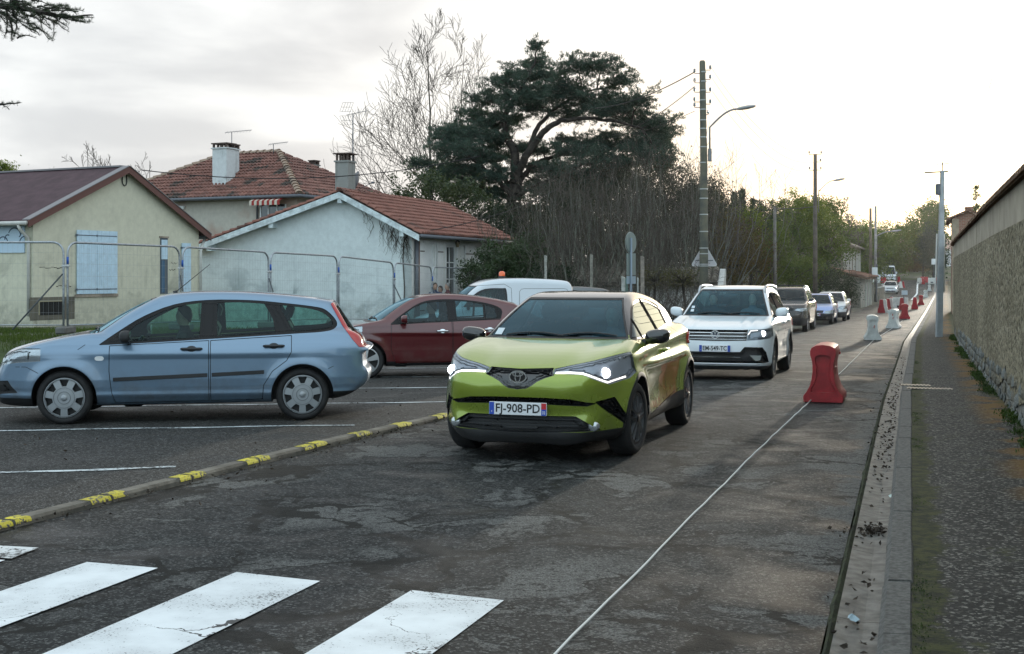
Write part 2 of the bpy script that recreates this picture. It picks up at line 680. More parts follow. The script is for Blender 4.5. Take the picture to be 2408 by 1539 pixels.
def moved(m,d):
	return m[0] - m[2] * d,m[1],m[2]
def put(name,m,mat,parent,keep_normals=True):
	if len(m) == 3:
		return mk(name,m[0],m[1],mat,parent,True,m[2] if keep_normals else None)
	return edge_split_smooth(mk(name,m[0],m[1],mat,parent,True),50)
def halves(m):
	"""left and right piece of a symmetric patch"""
	V,T,N = m
	c = V[T][:,:,1].mean(1)
	return [compact((V,T[w],N)) for w in (c < 0,c >= 0) if w.any()]
def side_f(P,ymin=0.4,off=0.0):
	S = Poly2(P,0.0,0.01,0.25) if len(P) > 6 else None
	def f(V):
		d = S(V[:,0],V[:,2]) if S else poly_sdf(P,V[:,0],V[:,2])
		return np.maximum(d - off,ymin - np.abs(V[:,1]))
	return f
def front_f(P,xmax,off=0.0,sym=False):
	def f(V):
		y = np.abs(V[:,1]) if sym else V[:,1]
		return np.maximum(poly_sdf(P,y,V[:,2]) - off,(V[:,0] - xmax))
	return f
def rear_f(P,xmin,off=0.0,sym=False):
	def f(V):
		y = np.abs(V[:,1]) if sym else V[:,1]
		return np.maximum(poly_sdf(P,y,V[:,2]) - off,(xmin - V[:,0]))
	return f
def mirror_poly(P):
	"""half outline (y >= 0, from the centre line) -> whole outline"""
	return [(y,z) for y,z in P] + [(-y,z) for y,z in reversed(P)]
def disc_patch(r0,r1,prof,na=96,nr=14):
	"""polar disc in the x-z plane facing -y; prof(r) = y"""
	rs = np.linspace(r0,r1,nr)
	an = np.arange(na) * 2 * math.pi / na
	V = np.array([(r * math.cos(a),prof(r),r * math.sin(a)) for r in rs for a in an])
	T = []
	for i in range(nr - 1):
		for k in range(na):
			k2 = (k + 1) % na
			a,b,c,d = i * na + k,i * na + k2,(i + 1) * na + k2,(i + 1) * na + k
			T += [(a,c,b),(a,d,c)]
	N = np.tile(np.array([0,-1.0,0]),(len(V),1))
	return V,np.array(T)[:,::-1] if False else np.array(T),N
def text_mesh(s,h,wscale=1.0,bold=0.02):
	"""flat lettering: (verts 2-D, faces), centred, cap height h"""
	cu = bpy.data.curves.new('lettering','FONT')
	cu.body = s
	cu.size = h / 0.70
	cu.align_x = 'CENTER'
	cu.align_y = 'CENTER'
	cu.resolution_u = 3
	cu.offset = h * bold
	o = bpy.data.objects.new('lettering',cu)
	COL.objects.link(o)
	dg = bpy.context.evaluated_depsgraph_get()
	me = bpy.data.meshes.new_from_object(o.evaluated_get(dg))
	vs = [(v.co.x * wscale,v.co.y) for v in me.vertices]
	fs = [tuple(p.vertices) for p in me.polygons]
	bpy.data.objects.remove(o)
	bpy.data.curves.remove(cu)
	bpy.data.meshes.remove(me)
	return vs,fs
def strokes(lines,w,closed=False):
	"""thick flat strokes as quads: (verts 2-D, faces)"""
	vs,fs = [],[]
	for L in lines:
		L = [np.array(p,float) for p in L]
		n = len(L)
		b = len(vs)
		for i,p in enumerate(L):
			a = L[i - 1] if (i or closed) else p
			c = L[(i + 1) % n] if (i < n - 1 or closed) else p
			t = c - a
			t /= max(np.linalg.norm(t),1e-9)
			nn = np.array((-t[1],t[0])) * w / 2
			vs += [tuple(p + nn),tuple(p - nn)]
		for i in range(n if closed else n - 1):
			j = (i + 1) % n
			fs.append((b + 2 * i,b + 2 * i + 1,b + 2 * j + 1,b + 2 * j))
	return vs,fs
def flat_part(name,vf,fn,mat,parent,thick=0.0):
	"""lay a 2-D figure on a surface: fn(u, v) -> point"""
	vs,fs = vf
	return mk(name,[fn(u,v) for u,v in vs],fs,mat,parent)
# ------------------------------------------------------------------ figures
def capsule(P,a,b,ra,rb):
	a = np.asarray(a,float)
	b = np.asarray(b,float)
	x,y,z = P
	d = b - a
	t = np.clip(((x - a[0]) * d[0] + (y - a[1]) * d[1] + (z - a[2]) * d[2]) / max(d @ d,1e-9),0,1)
	return np.sqrt((x - a[0] - t * d[0]) ** 2 + (y - a[1] - t * d[1]) ** 2 + (z - a[2] - t * d[2]) ** 2) - (ra + (rb - ra) * t)
def ellip(P,c,r):
	x,y,z = P
	k = np.sqrt(((x - c[0]) / r[0]) ** 2 + ((y - c[1]) / r[1]) ** 2 + ((z - c[2]) / r[2]) ** 2)
	return (k - 1) * min(r)
def make_person(label,loc,rz,cloth,trousers,hair,seated=False,skin=(0.42,0.26,0.19),arms=None,group=None,k=1.0,h=0.022,longhair=False,cat='person'):
	"""one continuous body; faces -y; hands with fingers; clothing regions are children"""
	hip = 0.0 if seated else 0.93
	sh = hip + 0.50
	hd = hip + 0.74
	A = arms or {}
	caps = []
	if seated:
		for s in (-1,1):
			caps.append(((s * 0.10,0,0.03),(s * 0.13,-0.44,0.08),0.085,0.062))
			caps.append(((s * 0.13,-0.44,0.08),(s * 0.13,-0.56,-0.34),0.058,0.040))
			caps.append(((s * 0.13,-0.54,-0.36),(s * 0.13,-0.72,-0.37),0.040,0.032))
	else:
		for s in (-1,1):
			caps.append(((s * 0.095,0,0.92),(s * 0.10,-0.02,0.50),0.090,0.058))
			caps.append(((s * 0.10,-0.02,0.50),(s * 0.11,0.02,0.09),0.056,0.040))
			caps.append(((s * 0.11,0.03,0.045),(s * 0.12,-0.17,0.035),0.042,0.032))
	el = {}
	for s in (-1,1):
		e,w = A.get(s,((s * 0.27,0.02,sh - 0.28),(s * 0.27,-0.10,sh - 0.53)))
		if seated and s not in A:
			e,w = (s * 0.26,-0.13,sh - 0.26),(s * 0.17,-0.38,sh - 0.20)
		el[s] = (np.array(e),np.array(w))
		caps.append(((s * 0.185,0,sh - 0.02),e,0.058,0.044))
		caps.append((e,w,0.044,0.031))
		d = np.array(w) - np.array(e)
		d /= np.linalg.norm(d)
		pc = np.array(w) + d * 0.075
		caps.append((w,pc,0.028,0.034))
		sd = np.cross(d,(1.0 * s,0,0))
		sd /= max(np.linalg.norm(sd),1e-6)
		for q in range(4):
			r0 = pc + sd * (q - 1.5) * 0.019
			r1 = r0 + d * (0.075 - 0.008 * abs(q - 1.3)) + np.array((-s * 0.02,0,0))
			caps.append((r0,r1,0.0105,0.008))
		caps.append((w + d * 0.03,w + d * 0.07 + sd * -0.055,0.013,0.009))
	def F(x,y,z):
		P = (x,y,z)
		t = ellip(P,(0,0.0,hip + 0.03),(0.165,0.125,0.13))
		t = smin(t,ellip(P,(0,0.0,hip + 0.22),(0.155,0.112,0.22)),0.10)
		t = smin(t,ellip(P,(0,0.005,hip + 0.40),(0.185,0.118,0.17)),0.08)
		t = smin(t,capsule(P,(-0.15,0,sh - 0.01),(0.15,0,sh - 0.01),0.060,0.060),0.06)
		t = smin(t,capsule(P,(0,0.01,sh),(0,-0.005,hd - 0.05),0.062,0.054),0.05)
		t = smin(t,ellip(P,(0,-0.008,hd + 0.03),(0.076,0.096,0.118)),0.03)
		t = smin(t,ellip(P,(0,-0.055,hd - 0.04),(0.050,0.048,0.052)),0.03)
		t = smin(t,capsule(P,(0,-0.098,hd + 0.035),(0,-0.112,hd - 0.002),0.010,0.015),0.015)
		for s in (-1,1):
			t = smin(t,ellip(P,(s * 0.077,0.004,hd + 0.015),(0.013,0.026,0.034)),0.01)
			t = smax(t,-ellip(P,(s * 0.031,-0.105,hd + 0.035),(0.017,0.014,0.010)),0.012)
		t = smax(t,-ellip(P,(0,-0.108,hd - 0.045),(0.024,0.012,0.005)),0.008)
		for a,b,ra,rb in caps:
			t = smin(t,capsule(P,a,b,ra,rb),0.012 if ra < 0.02 else 0.035)
		return t
	lo = (-0.48,-0.85 if seated else -0.5,-0.45 if seated else -0.03)
	hi = (0.48,0.25,hd + 0.22)
	m = surface_nets(F,lo,hi,h,sym=False,newton=2)
	m = (m[0] * k,m[1],m[2])
	root = thing('person',label,cat,loc,rz,group)
	skinm = pbr('skin_%02d' % int(skin[0] * 100),skin,0.55)
	V = m[0] / k
	wr = [el[s][1] for s in (-1,1)]
	def bare(V):
		V = V / k
		f = -(V[:,2] - (hd - 0.105))
		f = np.where(V[:,1] > 0.1,f,f)
		for w in wr:
			f = np.minimum(f,np.linalg.norm(V - w,axis=1) * 0 + np.where(np.linalg.norm(V - w,axis=1) < 0.2,1,1))
		for s in (-1,1):
			d = el[s][1] - el[s][0]
			L = np.linalg.norm(d)
			d = d / L
			t = (V - el[s][0]) @ d
			r = np.linalg.norm((V - el[s][0]) - t[:,None] * d,axis=1)
			f = np.minimum(f,np.maximum(L - t,r - 0.12))
		return f
	a,c = cut(m,bare)
	hairf = lambda V: np.maximum(np.maximum((hd + 0.045) - V[:,2] / k - np.clip(V[:,1] / k + 0.03,-0.1,0.3) * (2.6 if longhair else 1.15),-(V[:,1] / k + 0.085)),(hd - (0.12 if longhair else 0.07)) - V[:,2] / k)
	hr,sk = cut(a,hairf)
	put('body',sk,skinm,root)
	if len(hr[1]):
		put('hair',sink(hr,-0.014),pbr('hair_%s' % hair[0],hair[1],0.7),root)
	top,leg = cut(c,(lambda V: -(V[:,2] / k - (hip - 0.03))) if not seated else (lambda V: -(V[:,2] / k - (hip + 0.10))))
	put('jacket',sink(top,-0.006),pbr('cloth_%s' % cloth[0],cloth[1],0.85,vary=0.2,vscale=12,bump=0.4,bscale=14),root)
	shoe,leg = cut(leg,lambda V: V[:,2] / k - ((-0.31) if seated else 0.085))
	put('trousers',leg,pbr('cloth_%s' % trousers[0],trousers[1],0.9,vary=0.2,vscale=12,bump=0.4,bscale=14),root)
	if len(shoe[1]):
		put('shoes',shoe,M_BLACK,root)
	return root
# ------------------------------------------------------------------ vehicles
M_RIMDARK = pbr('dark_alloy',(0.035,0.036,0.040),0.28,metal=0.7)
M_RIMEDGE = pbr('machined_alloy',(0.42,0.43,0.45),0.28,metal=0.8)
M_HUBCAP = pbr('hubcap_silver',(0.42,0.45,0.48),0.38,metal=0.35,vary=0.25,vscale=14,col2=(0.30,0.32,0.33))
M_LAMP = lamp_mat('lit_lamp',(0.95,0.98,1.0),8.0)
M_DRL = lamp_mat('lit_daylight_strip',(1.0,0.95,0.88),1.3)
M_LAMPOFF = pbr('lamp_reflector',(0.55,0.58,0.6),0.15,metal=0.7)
M_AMBER = pbr('amber_lens',(0.75,0.16,0.01),0.2,coat=1.0)
M_STICKER = pbr('sticker_paper',(0.55,0.62,0.66),0.6)
WHEELS = {}
def rim_patch(style,R):
	dome = lambda r: -0.012 * (1 - (r / R) ** 2)
	m = disc_patch(0.0001,R,dome,110,22)
	if style == 'cap':
		def f(V):
			d = np.full(len(V),9.0)
			for k in range(7):
				a = 2 * math.pi * k / 7 + math.pi / 2
				u = (V[:,0] * math.cos(a) + V[:,2] * math.sin(a)) / R
				v = (-V[:,0] * math.sin(a) + V[:,2] * math.cos(a)) / R
				d = np.minimum(d,poly_sdf([(0.57,-0.10),(0.90,-0.235),(0.90,0.235),(0.57,0.10)],u,v))
			return d
		return cut(m,f,1,0.08)[1]
	def f(V):
		r = np.hypot(V[:,0],V[:,2]) / R
		d = np.minimum(r - 0.25,0.91 - r)
		for k in range(5):
			a = 2 * math.pi * k / 5 + math.pi / 2
			u = (V[:,0] * math.cos(a) + V[:,2] * math.sin(a)) / R
			v = (-V[:,0] * math.sin(a) + V[:,2] * math.cos(a)) / R
			if style == 'five':
				d = np.minimum(d,poly_sdf([(0.1,-0.10),(0.95,-0.235),(0.97,0),(0.95,0.235),(0.1,0.10)],u,v))
			else:
				d = np.minimum(d,poly_sdf([(0.1,-0.16),(0.95,-0.27),(0.95,-0.16),(0.3,-0.05),(0.1,-0.03)],u,v))
				d = np.minimum(d,poly_sdf([(0.1,0.16),(0.95,0.27),(0.95,0.16),(0.3,0.05),(0.1,0.03)],u,v))
		return d
	return cut(m,f,1,0.06)[0]
def make_wheel(style,r,tw,R,parent,x,y,left=True,rim_mat=None,steer=0.0):
	key = (style,r,tw,R)
	w = empty('wheel',(x,y,r),(0 if left else math.pi) + steer,parent)
	if key not in WHEELS:
		e = -tw / 2
		pr = [(R,-e * 0.8),(R,e + 0.012),(R + 0.012,e),(R + (r - R) * 0.55,e - 0.006),(r - 0.022,e + 0.008),(r - 0.006,e + 0.028),(r,e + 0.05),
			  (r,-e - 0.05),(r - 0.006,-e - 0.028),(r - 0.022,-e - 0.008),(R + 0.012,-e),(R,-e - 0.012)]
		tyre = MB().lathe(pr,40,axis='y').build('tyre',M_TYRE,w,True)
		fix_normals(tyre)
		# sipes round the tread
		m = rim_patch(style,R - 0.004)
		m = (m[0] + np.array([0,e + 0.010,0]),m[1],m[2])
		rm = rim_mat or M_HUBCAP
		a = put('hubcap' if style == 'cap' else 'rim',sink(m,0.0005),rm,w)
		s = sink((m[0],m[1],m[2]),0.03,(0,-1,0))
		# walls of the spokes
		b = put('spoke_edges',s,M_RIMEDGE if style == 'twin' else rm,w)
		b.location.y = 0.0
		back = MB().lathe([(0.001,e + 0.075),(R - 0.002,e + 0.075),(R - 0.002,e + 0.01)],32,axis='y').build('barrel',M_BLACK,w)
		if style == 'cap':
			rg = MB()
			for r0,w_ in ((R - 0.016,0.005),(R * 0.30,0.006),(R * 0.50,0.002)):
				rg.lathe([(r0 - w_,e + 0.002),(r0,e - 0.006),(r0 + w_,e + 0.002)],36,axis='y')
			rg.build('cover_ring',pbr('cover_shadow',(0.16,0.17,0.18),0.5),w,True)
		hub = MB().lathe([(0.001,e - 0.008),(0.034,e - 0.008),(0.040,e + 0.006),(0.040,e + 0.02)],20,axis='y').build('hub_cap',rm,w,True)
		if style == 'five':
			nb = MB()
			for k in range(5):
				a_ = 2 * math.pi * (k + 0.5) / 5 + math.pi / 2
				nb.lathe([(0.001,e - 0.001),(0.010,e - 0.001),(0.010,e + 0.02)],10,M=Matrix.Translation((0.058 * math.cos(a_),0,0.058 * math.sin(a_))),axis='y')
			nb.build('wheel_nuts',M_BLACK,w)
		WHEELS[key] = w
	else:
		for ch in WHEELS[key].children:
			c = ch.copy()
			COL.objects.link(c)
			c.parent = w
	return w
class Car:
	def __init__(s,name,label,cat,sp,mat,group=None):
		s.sp,s.mat = sp,mat
		s.root = thing(name,label,cat,group=group)
		low,grn = Poly2(spline(sp['low'],True,4),sp.get('blur',0.022)),Poly2(spline(sp['green'],True,4),0.02)
		L,hw = sp['L'],sp['hw']
		zt,wt = zip(*sp['wz'])
		gz0,gw0,gs = sp['gw']
		lf,af,pf = sp['fcorner']
		lr,ar,pr = sp['rcorner']
		gtf,gtr = sp.get('gtaper',(0.06,0.08))
		bump = sp.get('bump')
		hood = sp.get('hood')
		fa,fs = sp.get('flare',(0.015,0.10))
		R = sp['R']
		gx0 = min(p[0] for p in sp['green'])
		gx1 = max(p[0] for p in sp['green'])
		kl,kg = sp.get('round',(0.07,0.07))
		def F(x,y,z):
			ay = np.sqrt(y * y + 1e-8)
			q = (ay / hw) ** 2
			w = np.interp(z,zt,wt)
			w = w - af * np.clip(1 - x / lf,0,1.5) ** pf - ar * np.clip(1 - (L - x) / lr,0,1.5) ** pr
			for xa in (sp['axf'],sp['axr']):
				r = np.hypot(x - xa,z - sp['rt'])
				w = w + fa * np.exp(-((np.maximum(r - R,0) / fs) ** 2)) * np.clip((z - 0.12) * 6,0,1)
			if bump:
				w = w + bump(x,z)
			xb = x - sp['bow'][0] * q * np.clip(1 - x / 1.7,0,1) + sp['bow'][1] * q * np.clip(1 - (L - x) / 1.2,0,1)
			zz = z - hood(x,ay) if hood else z
			d = smax(low(xb,zz),ay - w,kl)
			xg = x - sp['gbow'][0] * q * np.clip((2.6 - x) / 1.2,0,1) + sp['gbow'][1] * q * np.clip((x - L + 1.6) / 1.0,0,1)
			wg = gw0 - gs * (z - gz0) - gtf * np.clip(1 - (x - gx0) / 0.9,0,1) ** 2 - gtr * np.clip(1 - (gx1 - x) / 1.1,0,1) ** 2
			g = smax(grn(xg,z + sp.get('crown',0.03) * q),(ay - wg) * 0.93,kg)
			return smin(d,g,0.035)
		s.F = F
		zmax = max(p[1] for p in sp['green'])
		s.m = surface_nets(F,(-0.12,0,0.08),(L + 0.12,hw + 0.08,zmax + 0.06),sp['h'])
		s.well = M_BLACK
	def sy(s,x,z,side=-1,off=0.0):
		"""outer surface at a side position"""
		a,b = 0.2,s.sp['hw'] + 0.15
		for _ in range(26):
			c = (a + b) / 2
			if s.F(np.float64(x),np.float64(c),np.float64(z)) < 0:
				a = c
			else:
				b = c
		return side * (a + off)
	def fx(s,y,z,off=0.0):
		a,b = 1.2,-0.2
		for _ in range(26):
			c = (a + b) / 2
			if s.F(np.float64(c),np.float64(y),np.float64(z)) < 0:
				a = c
			else:
				b = c
		return a - off
	def tz(s,x,y,off=0.0):
		a,b = 0.4,2.6
		for _ in range(28):
			c = (a + b) / 2
			if s.F(np.float64(x),np.float64(y),np.float64(c)) < 0:
				a = c
			else:
				b = c
		return a + off
	def take(s,f,ref=0,rr=0.03):
		a,s.m = cut(s.m,f,ref,rr)
		return a
	def pair(s,name,m,mat,d=0.0,parent=None):
		out = []
		for h in halves(m):
			out.append(put(name,sink(h,d) if d else h,mat,parent or s.root))
		return out
	def arches(s):
		sp = s.sp
		R = sp['R']
		ymax = sp['hw'] - 0.03
		for xa in (sp['axf'],sp['axr']):
			f = lambda V: np.maximum(np.hypot(V[:,0] - xa,V[:,2] - sp['rt']) - R,0.46 - np.abs(V[:,1]))
			s.take(f,1,0.03)
			for sg in (-1,1):
				n = 22
				pts = [(xa + (R + 0.004) * math.cos(t),sp['rt'] + (R + 0.004) * math.sin(t)) for t in [R_(-14) + R_(208) * i / n for i in range(n + 1)]]
				MB().add([(x,sg * 0.45,z) for x,z in pts] + [(x,sg * s_,z) for (x,z) in pts for s_ in [max(0.5,s.sy_safe(x,z) - 0.012)]],
						  [(i,i + 1,n + 2 + i,n + 1 + i) for i in range(n)] + [tuple(range(n + 1))]).build('wheel_well',M_BLACK,s.root)
	def sy_safe(s,x,z):
		R = s.sp['R']
		for xa in (s.sp['axf'],s.sp['axr']):
			r = math.hypot(x - xa,z - s.sp['rt'])
			if abs(r - R - 0.004) < 0.03:
				k = (R + 0.006) / r
				return abs(s.sy(xa + (x - xa) * k,max(s.sp['rt'] + (z - s.sp['rt']) * k,0.30)))
		return abs(s.sy(x,z))
	def windows(s,dlo,panes,mat=M_GLASS,trim=None,ref=1):
		d = s.take(side_f(dlo,0.35),ref)
		gl = []
		for p in panes:
			a,d = cut(d,side_f(p,0.3),ref)
			gl.append(a)
		s.pair('window_trim',d,trim or M_TRIM,0.004)
		for a in gl:
			s.pair('window',moved(a,0.006),mat)
	def windscreen(s,z0,z1,pil,xmax,mat=M_WSCREEN,seal=0.022,mid=0.0):
		gz0,gw0,gs = s.sp['gw']
		def f(off):
			return lambda V: np.maximum.reduce([np.abs(V[:,1]) - (gw0 - gs * (V[:,2] - gz0) - pil + off),(z0 + mid * (np.abs(V[:,1]) / 0.6) ** 2 - off) - V[:,2],V[:,2] - (z1 + off),V[:,0] - xmax])
		a = s.take(f(seal),1)
		b,c = cut(a,f(0.0),1)
		put('windscreen_seal',sink(c,0.003),M_BLACK,s.root)
		put('windscreen',moved(b,0.004),mat,s.root)
	def rear_screen(s,z0,z1,pil,xmin,mat=M_GLASSD):
		gz0,gw0,gs = s.sp['gw']
		f = lambda V: np.maximum.reduce([np.abs(V[:,1]) - (gw0 - gs * (V[:,2] - gz0) - pil),z0 - V[:,2],V[:,2] - z1,xmin - V[:,0]])
		put('rear_window',moved(s.take(f,1),0.004),mat,s.root)
	def doors(s,polys,handles,hmat,hz=0.03):
		for P,H in zip(polys,handles):
			a = s.take(side_f(P,0.42,0.004),1)
			d,ring = cut(a,side_f(P,0.42,-0.004),1)
			s.pair('door_gap',moved(ring,0.012),M_BLACK)
			for o in s.pair('door',d,s.mat):
				sg = -1 if o.data.vertices[0].co.y < 0 else 1
				if H:
					x0,x1,z = H
					mb = MB()
					ym = (s.sy(x0,z),s.sy(x1,z))
					pts = [(x0,-sg * ym[0] * -1 * 1,z)]
					ys = lambda x,off: sg * (abs(s.sy(x,z)) + off)
					mb.tube([(x0,ys(x0,0.002),z),(x0 + 0.02,ys(x0,0.028),z),(x1 - 0.02,ys(x1,0.028),z),(x1,ys(x1,0.002),z)],[0.012,0.016,0.016,0.012],8)
					# recess behind the grip
					xm = (x0 + x1) / 2
					n = 14
					mb2 = [(xm + 0.055 * math.cos(2 * math.pi * i / n),sg * (abs(s.sy(xm + 0.055 * math.cos(2 * math.pi * i / n),z + 0.034 * math.sin(2 * math.pi * i / n))) + 0.003),z + 0.034 * math.sin(2 * math.pi * i / n)) for i in range(n)]
					mb.add(mb2,[tuple(range(n))])
					mb.build('door_handle',hmat,o,True)
	def line_gap(s,pts,w=0.006,name='panel_gap'):
		"""thin shut line over the side, as a dark sliver just proud of the skin"""
		vs,fs = strokes([pts],w)
		for sg in (-1,1):
			mk(name,[(u,s.sy(u,v,sg,0.0015),v) for u,v in vs],fs,M_INK,s.root)
	def body(s,extra=None):
		put('body',s.m,s.mat,s.root)
	def plate(s,txt,z,blue_right=True,y0=0.0,digits=None,tilt=0.0):
		x = min(s.fx(y0,z),s.fx(y0 + 0.2,z),s.fx(y0 - 0.2,z),s.fx(y0,z + 0.05)) - 0.02
		fn = lambda off: (lambda u,v: (x - off + tilt * (v),y0 - u,z + v))
		p = MB()
		p.bbox(x,x + 0.018,y0 - 0.265,y0 + 0.265,z - 0.057,z + 0.057,0.004)
		pl = p.build('number_plate',M_PLATEW,s.root)
		q = lambda u0,u1,v0,v1: ([(u0,v0),(u1,v0),(u1,v1),(u0,v1)],[(0,1,2,3)])
		flat_part('plate_band',q(-0.262,-0.217,-0.054,0.054),fn(0.0012),M_PLATEB,pl)
		if blue_right:
			flat_part('plate_band',q(0.217,0.262,-0.054,0.0),fn(0.0012),M_PLATEB,pl)
			flat_part('plate_badge',q(0.217,0.262,0.0,0.054),fn(0.0012),M_PLATER,pl)
			v,f = text_mesh(digits or '32',0.026,0.8)
			flat_part('plate_digits',([(a + 0.239,b - 0.030) for a,b in v],f),fn(0.002),M_PLATEW,pl)
		else:
			flat_part('plate_band',q(0.217,0.262,-0.054,0.054),fn(0.0012),M_PLATEB,pl)
		v,f = text_mesh(txt,0.074,0.74)
		w = max(a for a,b in v) - min(a for a,b in v)
		k = 0.405 / w
		flat_part('plate_lettering',([(a * k,b) for a,b in v],f),fn(0.002),M_INK,pl)
		v,f = text_mesh('F',0.016,0.9)
		flat_part('country_letter',([(a - 0.239,b - 0.030) for a,b in v],f),fn(0.002),M_PLATEW,pl)
		return pl
	def wheels(s,style,R,tw=0.215,rim_mat=None,steer=0.0,inset=0.035):
		y = s.sp['hw'] - inset - tw / 2
		for xa,st in ((s.sp['axf'],steer),(s.sp['axr'],0)):
			for sg in (-1,1):
				make_wheel(style,s.sp['rt'],tw,R,s.root,xa,sg * y,sg < 0,rim_mat,st)
	def mirror(s,x,z,mat,size=(0.11,0.20,0.13),arm=M_BLACK,out=0.03):
		for sg in (-1,1):
			y0 = abs(s.sy(x,z - size[2] * 0.3))
			cy = sg * (y0 + out + size[1] / 2)
			a,b,c = size[0] / 2,size[1] / 2,size[2] / 2
			def F(X,Y,Z):
				k = ((np.abs(X - x) / a) ** 2.6 + (np.abs(Y - cy) / b) ** 3.0 + (np.abs(Z - z - 0.10 * (Y - cy) * sg) / c) ** 2.8) ** (1 / 2.7)
				return np.maximum((k - 1) * min(a,b,c),X - x - a * 0.55)
			m = surface_nets(F,(x - a * 1.3,cy - b * 1.3,z - c * 1.5),(x + a * 1.3,cy + b * 1.3,z + c * 1.5),0.016,False,2)
			g,m = cut(m,lambda V: np.maximum(x + a * 0.53 - V[:,0],np.maximum(np.abs(V[:,1] - cy) - b * 0.85,np.abs(V[:,2] - z) - c * 0.8)))
			o = put('mirror',m,mat,s.root)
			put('mirror_glass',g,M_CHROME,o)
			MB().tube([(x + 0.02,sg * (y0 - 0.03),z - c * 0.95),(x,cy - sg * b * 0.55,z - c * 0.55)],[0.035,0.03],8).build('mirror_arm',arm,o,True)
	def wiper(s,z0,zs=1.0):
		mb = MB()
		for y0,y1 in ((0.50,-0.10),(-0.05,-0.60)):
			pts = []
			for i in range(7):
				y = y0 + (y1 - y0) * i / 6
				zz = z0 + 0.012 + 0.028 * math.sin(math.pi * i / 6)
				pts.append((s.fx2(y,zz) - 0.015,y,zz))
			mb.tube(pts,0.009,6)
		mb.build('wiper',M_BLACK,s.root)
	def fx2(s,y,z):
		a,b = 2.2,0.2
		for _ in range(26):
			c = (a + b) / 2
			if s.F(np.float64(c),np.float64(y),np.float64(z)) < 0:
				a = c
			else:
				b = c
		return a
	def cabin(s,xs,zs=0.62,rear=True,wheel=True,dash=None,rearx=None):
		"""seats, dashboard and steering wheel"""
		def seat(x,y,w,nm='seat'):
			mb = MB()
			mb.bbox(x - 0.50,x,y - w / 2,y + w / 2,zs - 0.20,zs,0.06)
			M = Matrix.Translation((x - 0.02,y,zs - 0.06)) @ Matrix.Rotation(R_(16),4,'Y')
			mb.bbox(-0.06,0.10,-w / 2,w / 2,0,0.60,0.055,M)
			n = 1 if w < 0.7 else 2
			for i in range(n):
				yy = 0 if n == 1 else (-0.33 + 0.66 * i)
				mb.bbox(-0.04,0.06,yy - 0.13,yy + 0.13,0.64,0.82,0.045,M)
				mb.tube([M @ Vector((0.02,yy - 0.05,0.58)),M @ Vector((0.02,yy - 0.05,0.66))],0.008,6)
				mb.tube([M @ Vector((0.02,yy + 0.05,0.58)),M @ Vector((0.02,yy + 0.05,0.66))],0.008,6)
			mb.build(nm,M_SEAT,s.root)
		seat(xs,-0.36,0.52)
		seat(xs,0.36,0.52)
		if rear:
			seat(rearx or xs + 0.88,0,1.25,'rear_seat')
		dx = dash or xs - 1.0
		d = MB()
		w = s.sp['hw'] - 0.16
		d.prism([(dx - 0.35,zs + 0.28),(dx + 0.05,zs + 0.30),(dx + 0.18,zs + 0.20),(dx + 0.20,zs - 0.15),(dx - 0.35,zs - 0.2)],-w,w,lambda u,v,h: (u,h,v))
		d.build('dashboard',M_DARKIN,s.root)
		if wheel:
			M = Matrix.Translation((dx + 0.30,-0.36,zs + 0.20)) @ Matrix.Rotation(R_(-65),4,'Y')
			t = MB()
			pts = [M @ Vector((0.18 * math.cos(2 * math.pi * i / 24),0.18 * math.sin(2 * math.pi * i / 24),0)) for i in range(25)]
			t.tube(pts,0.016,8)
			t.tube([M @ Vector((-0.17,0,0)),M @ Vector((0.17,0,0))],0.022,6)
			t.tube([M @ Vector((0,-0.17,0)),M @ Vector((0,0.17,0))],0.022,6)
			t.build('steering_wheel',M_BLACK,s.root,True)
	def headlight(s,patch,lamps,on=False,drl=None,house=M_BLACK):
		"""lens with a sunk housing and its lamps; patch halves -> left and right"""
		for h in halves(patch):
			sg = -1 if h[0][:,1].mean() < 0 else 1
			o = put('headlight',moved(h,0.002),M_LENS,s.root)
			put('lamp_housing',sink(h,0.02,(-0.75,0.66 * sg,0)),house,o)
			for (y,z,r) in lamps:
				x = s.fx(y,z) + 0.018
				MB().lathe([(0.001,0),(r * 0.8,0.004),(r,0.015),(r,0.05)],18,M=Matrix.Translation((x,sg * y,z)) @ Matrix.Rotation(R_(90),4,'Y')).build('lamp',M_LAMP if on else M_LAMPOFF,o,True)
			if drl:
				vs,fs = strokes([drl[0]],drl[1])
				mk('daylight_strip',[(s.fx(u,v) - 0.006,sg * u,v) for u,v in vs],fs,M_DRL,o)
	def place(s,front,rear_dir,z):
		s.root.location = (front[0],front[1],z)
		s.root.rotation_euler = (0,0,math.atan2(rear_dir[1],rear_dir[0]))
		return s.root
	def world(s,x,y,z):
		a = s.root.rotation_euler[2]
		l = s.root.location
		return Vector((l.x + x * math.cos(a) - y * math.sin(a),l.y + x * math.sin(a) + y * math.cos(a),l.z + z))
def near_points(a,b,n=6):
	return [(a[0] + (b[0] - a[0]) * i / n,a[1] + (b[1] - a[1]) * i / n) for i in range(n + 1)]
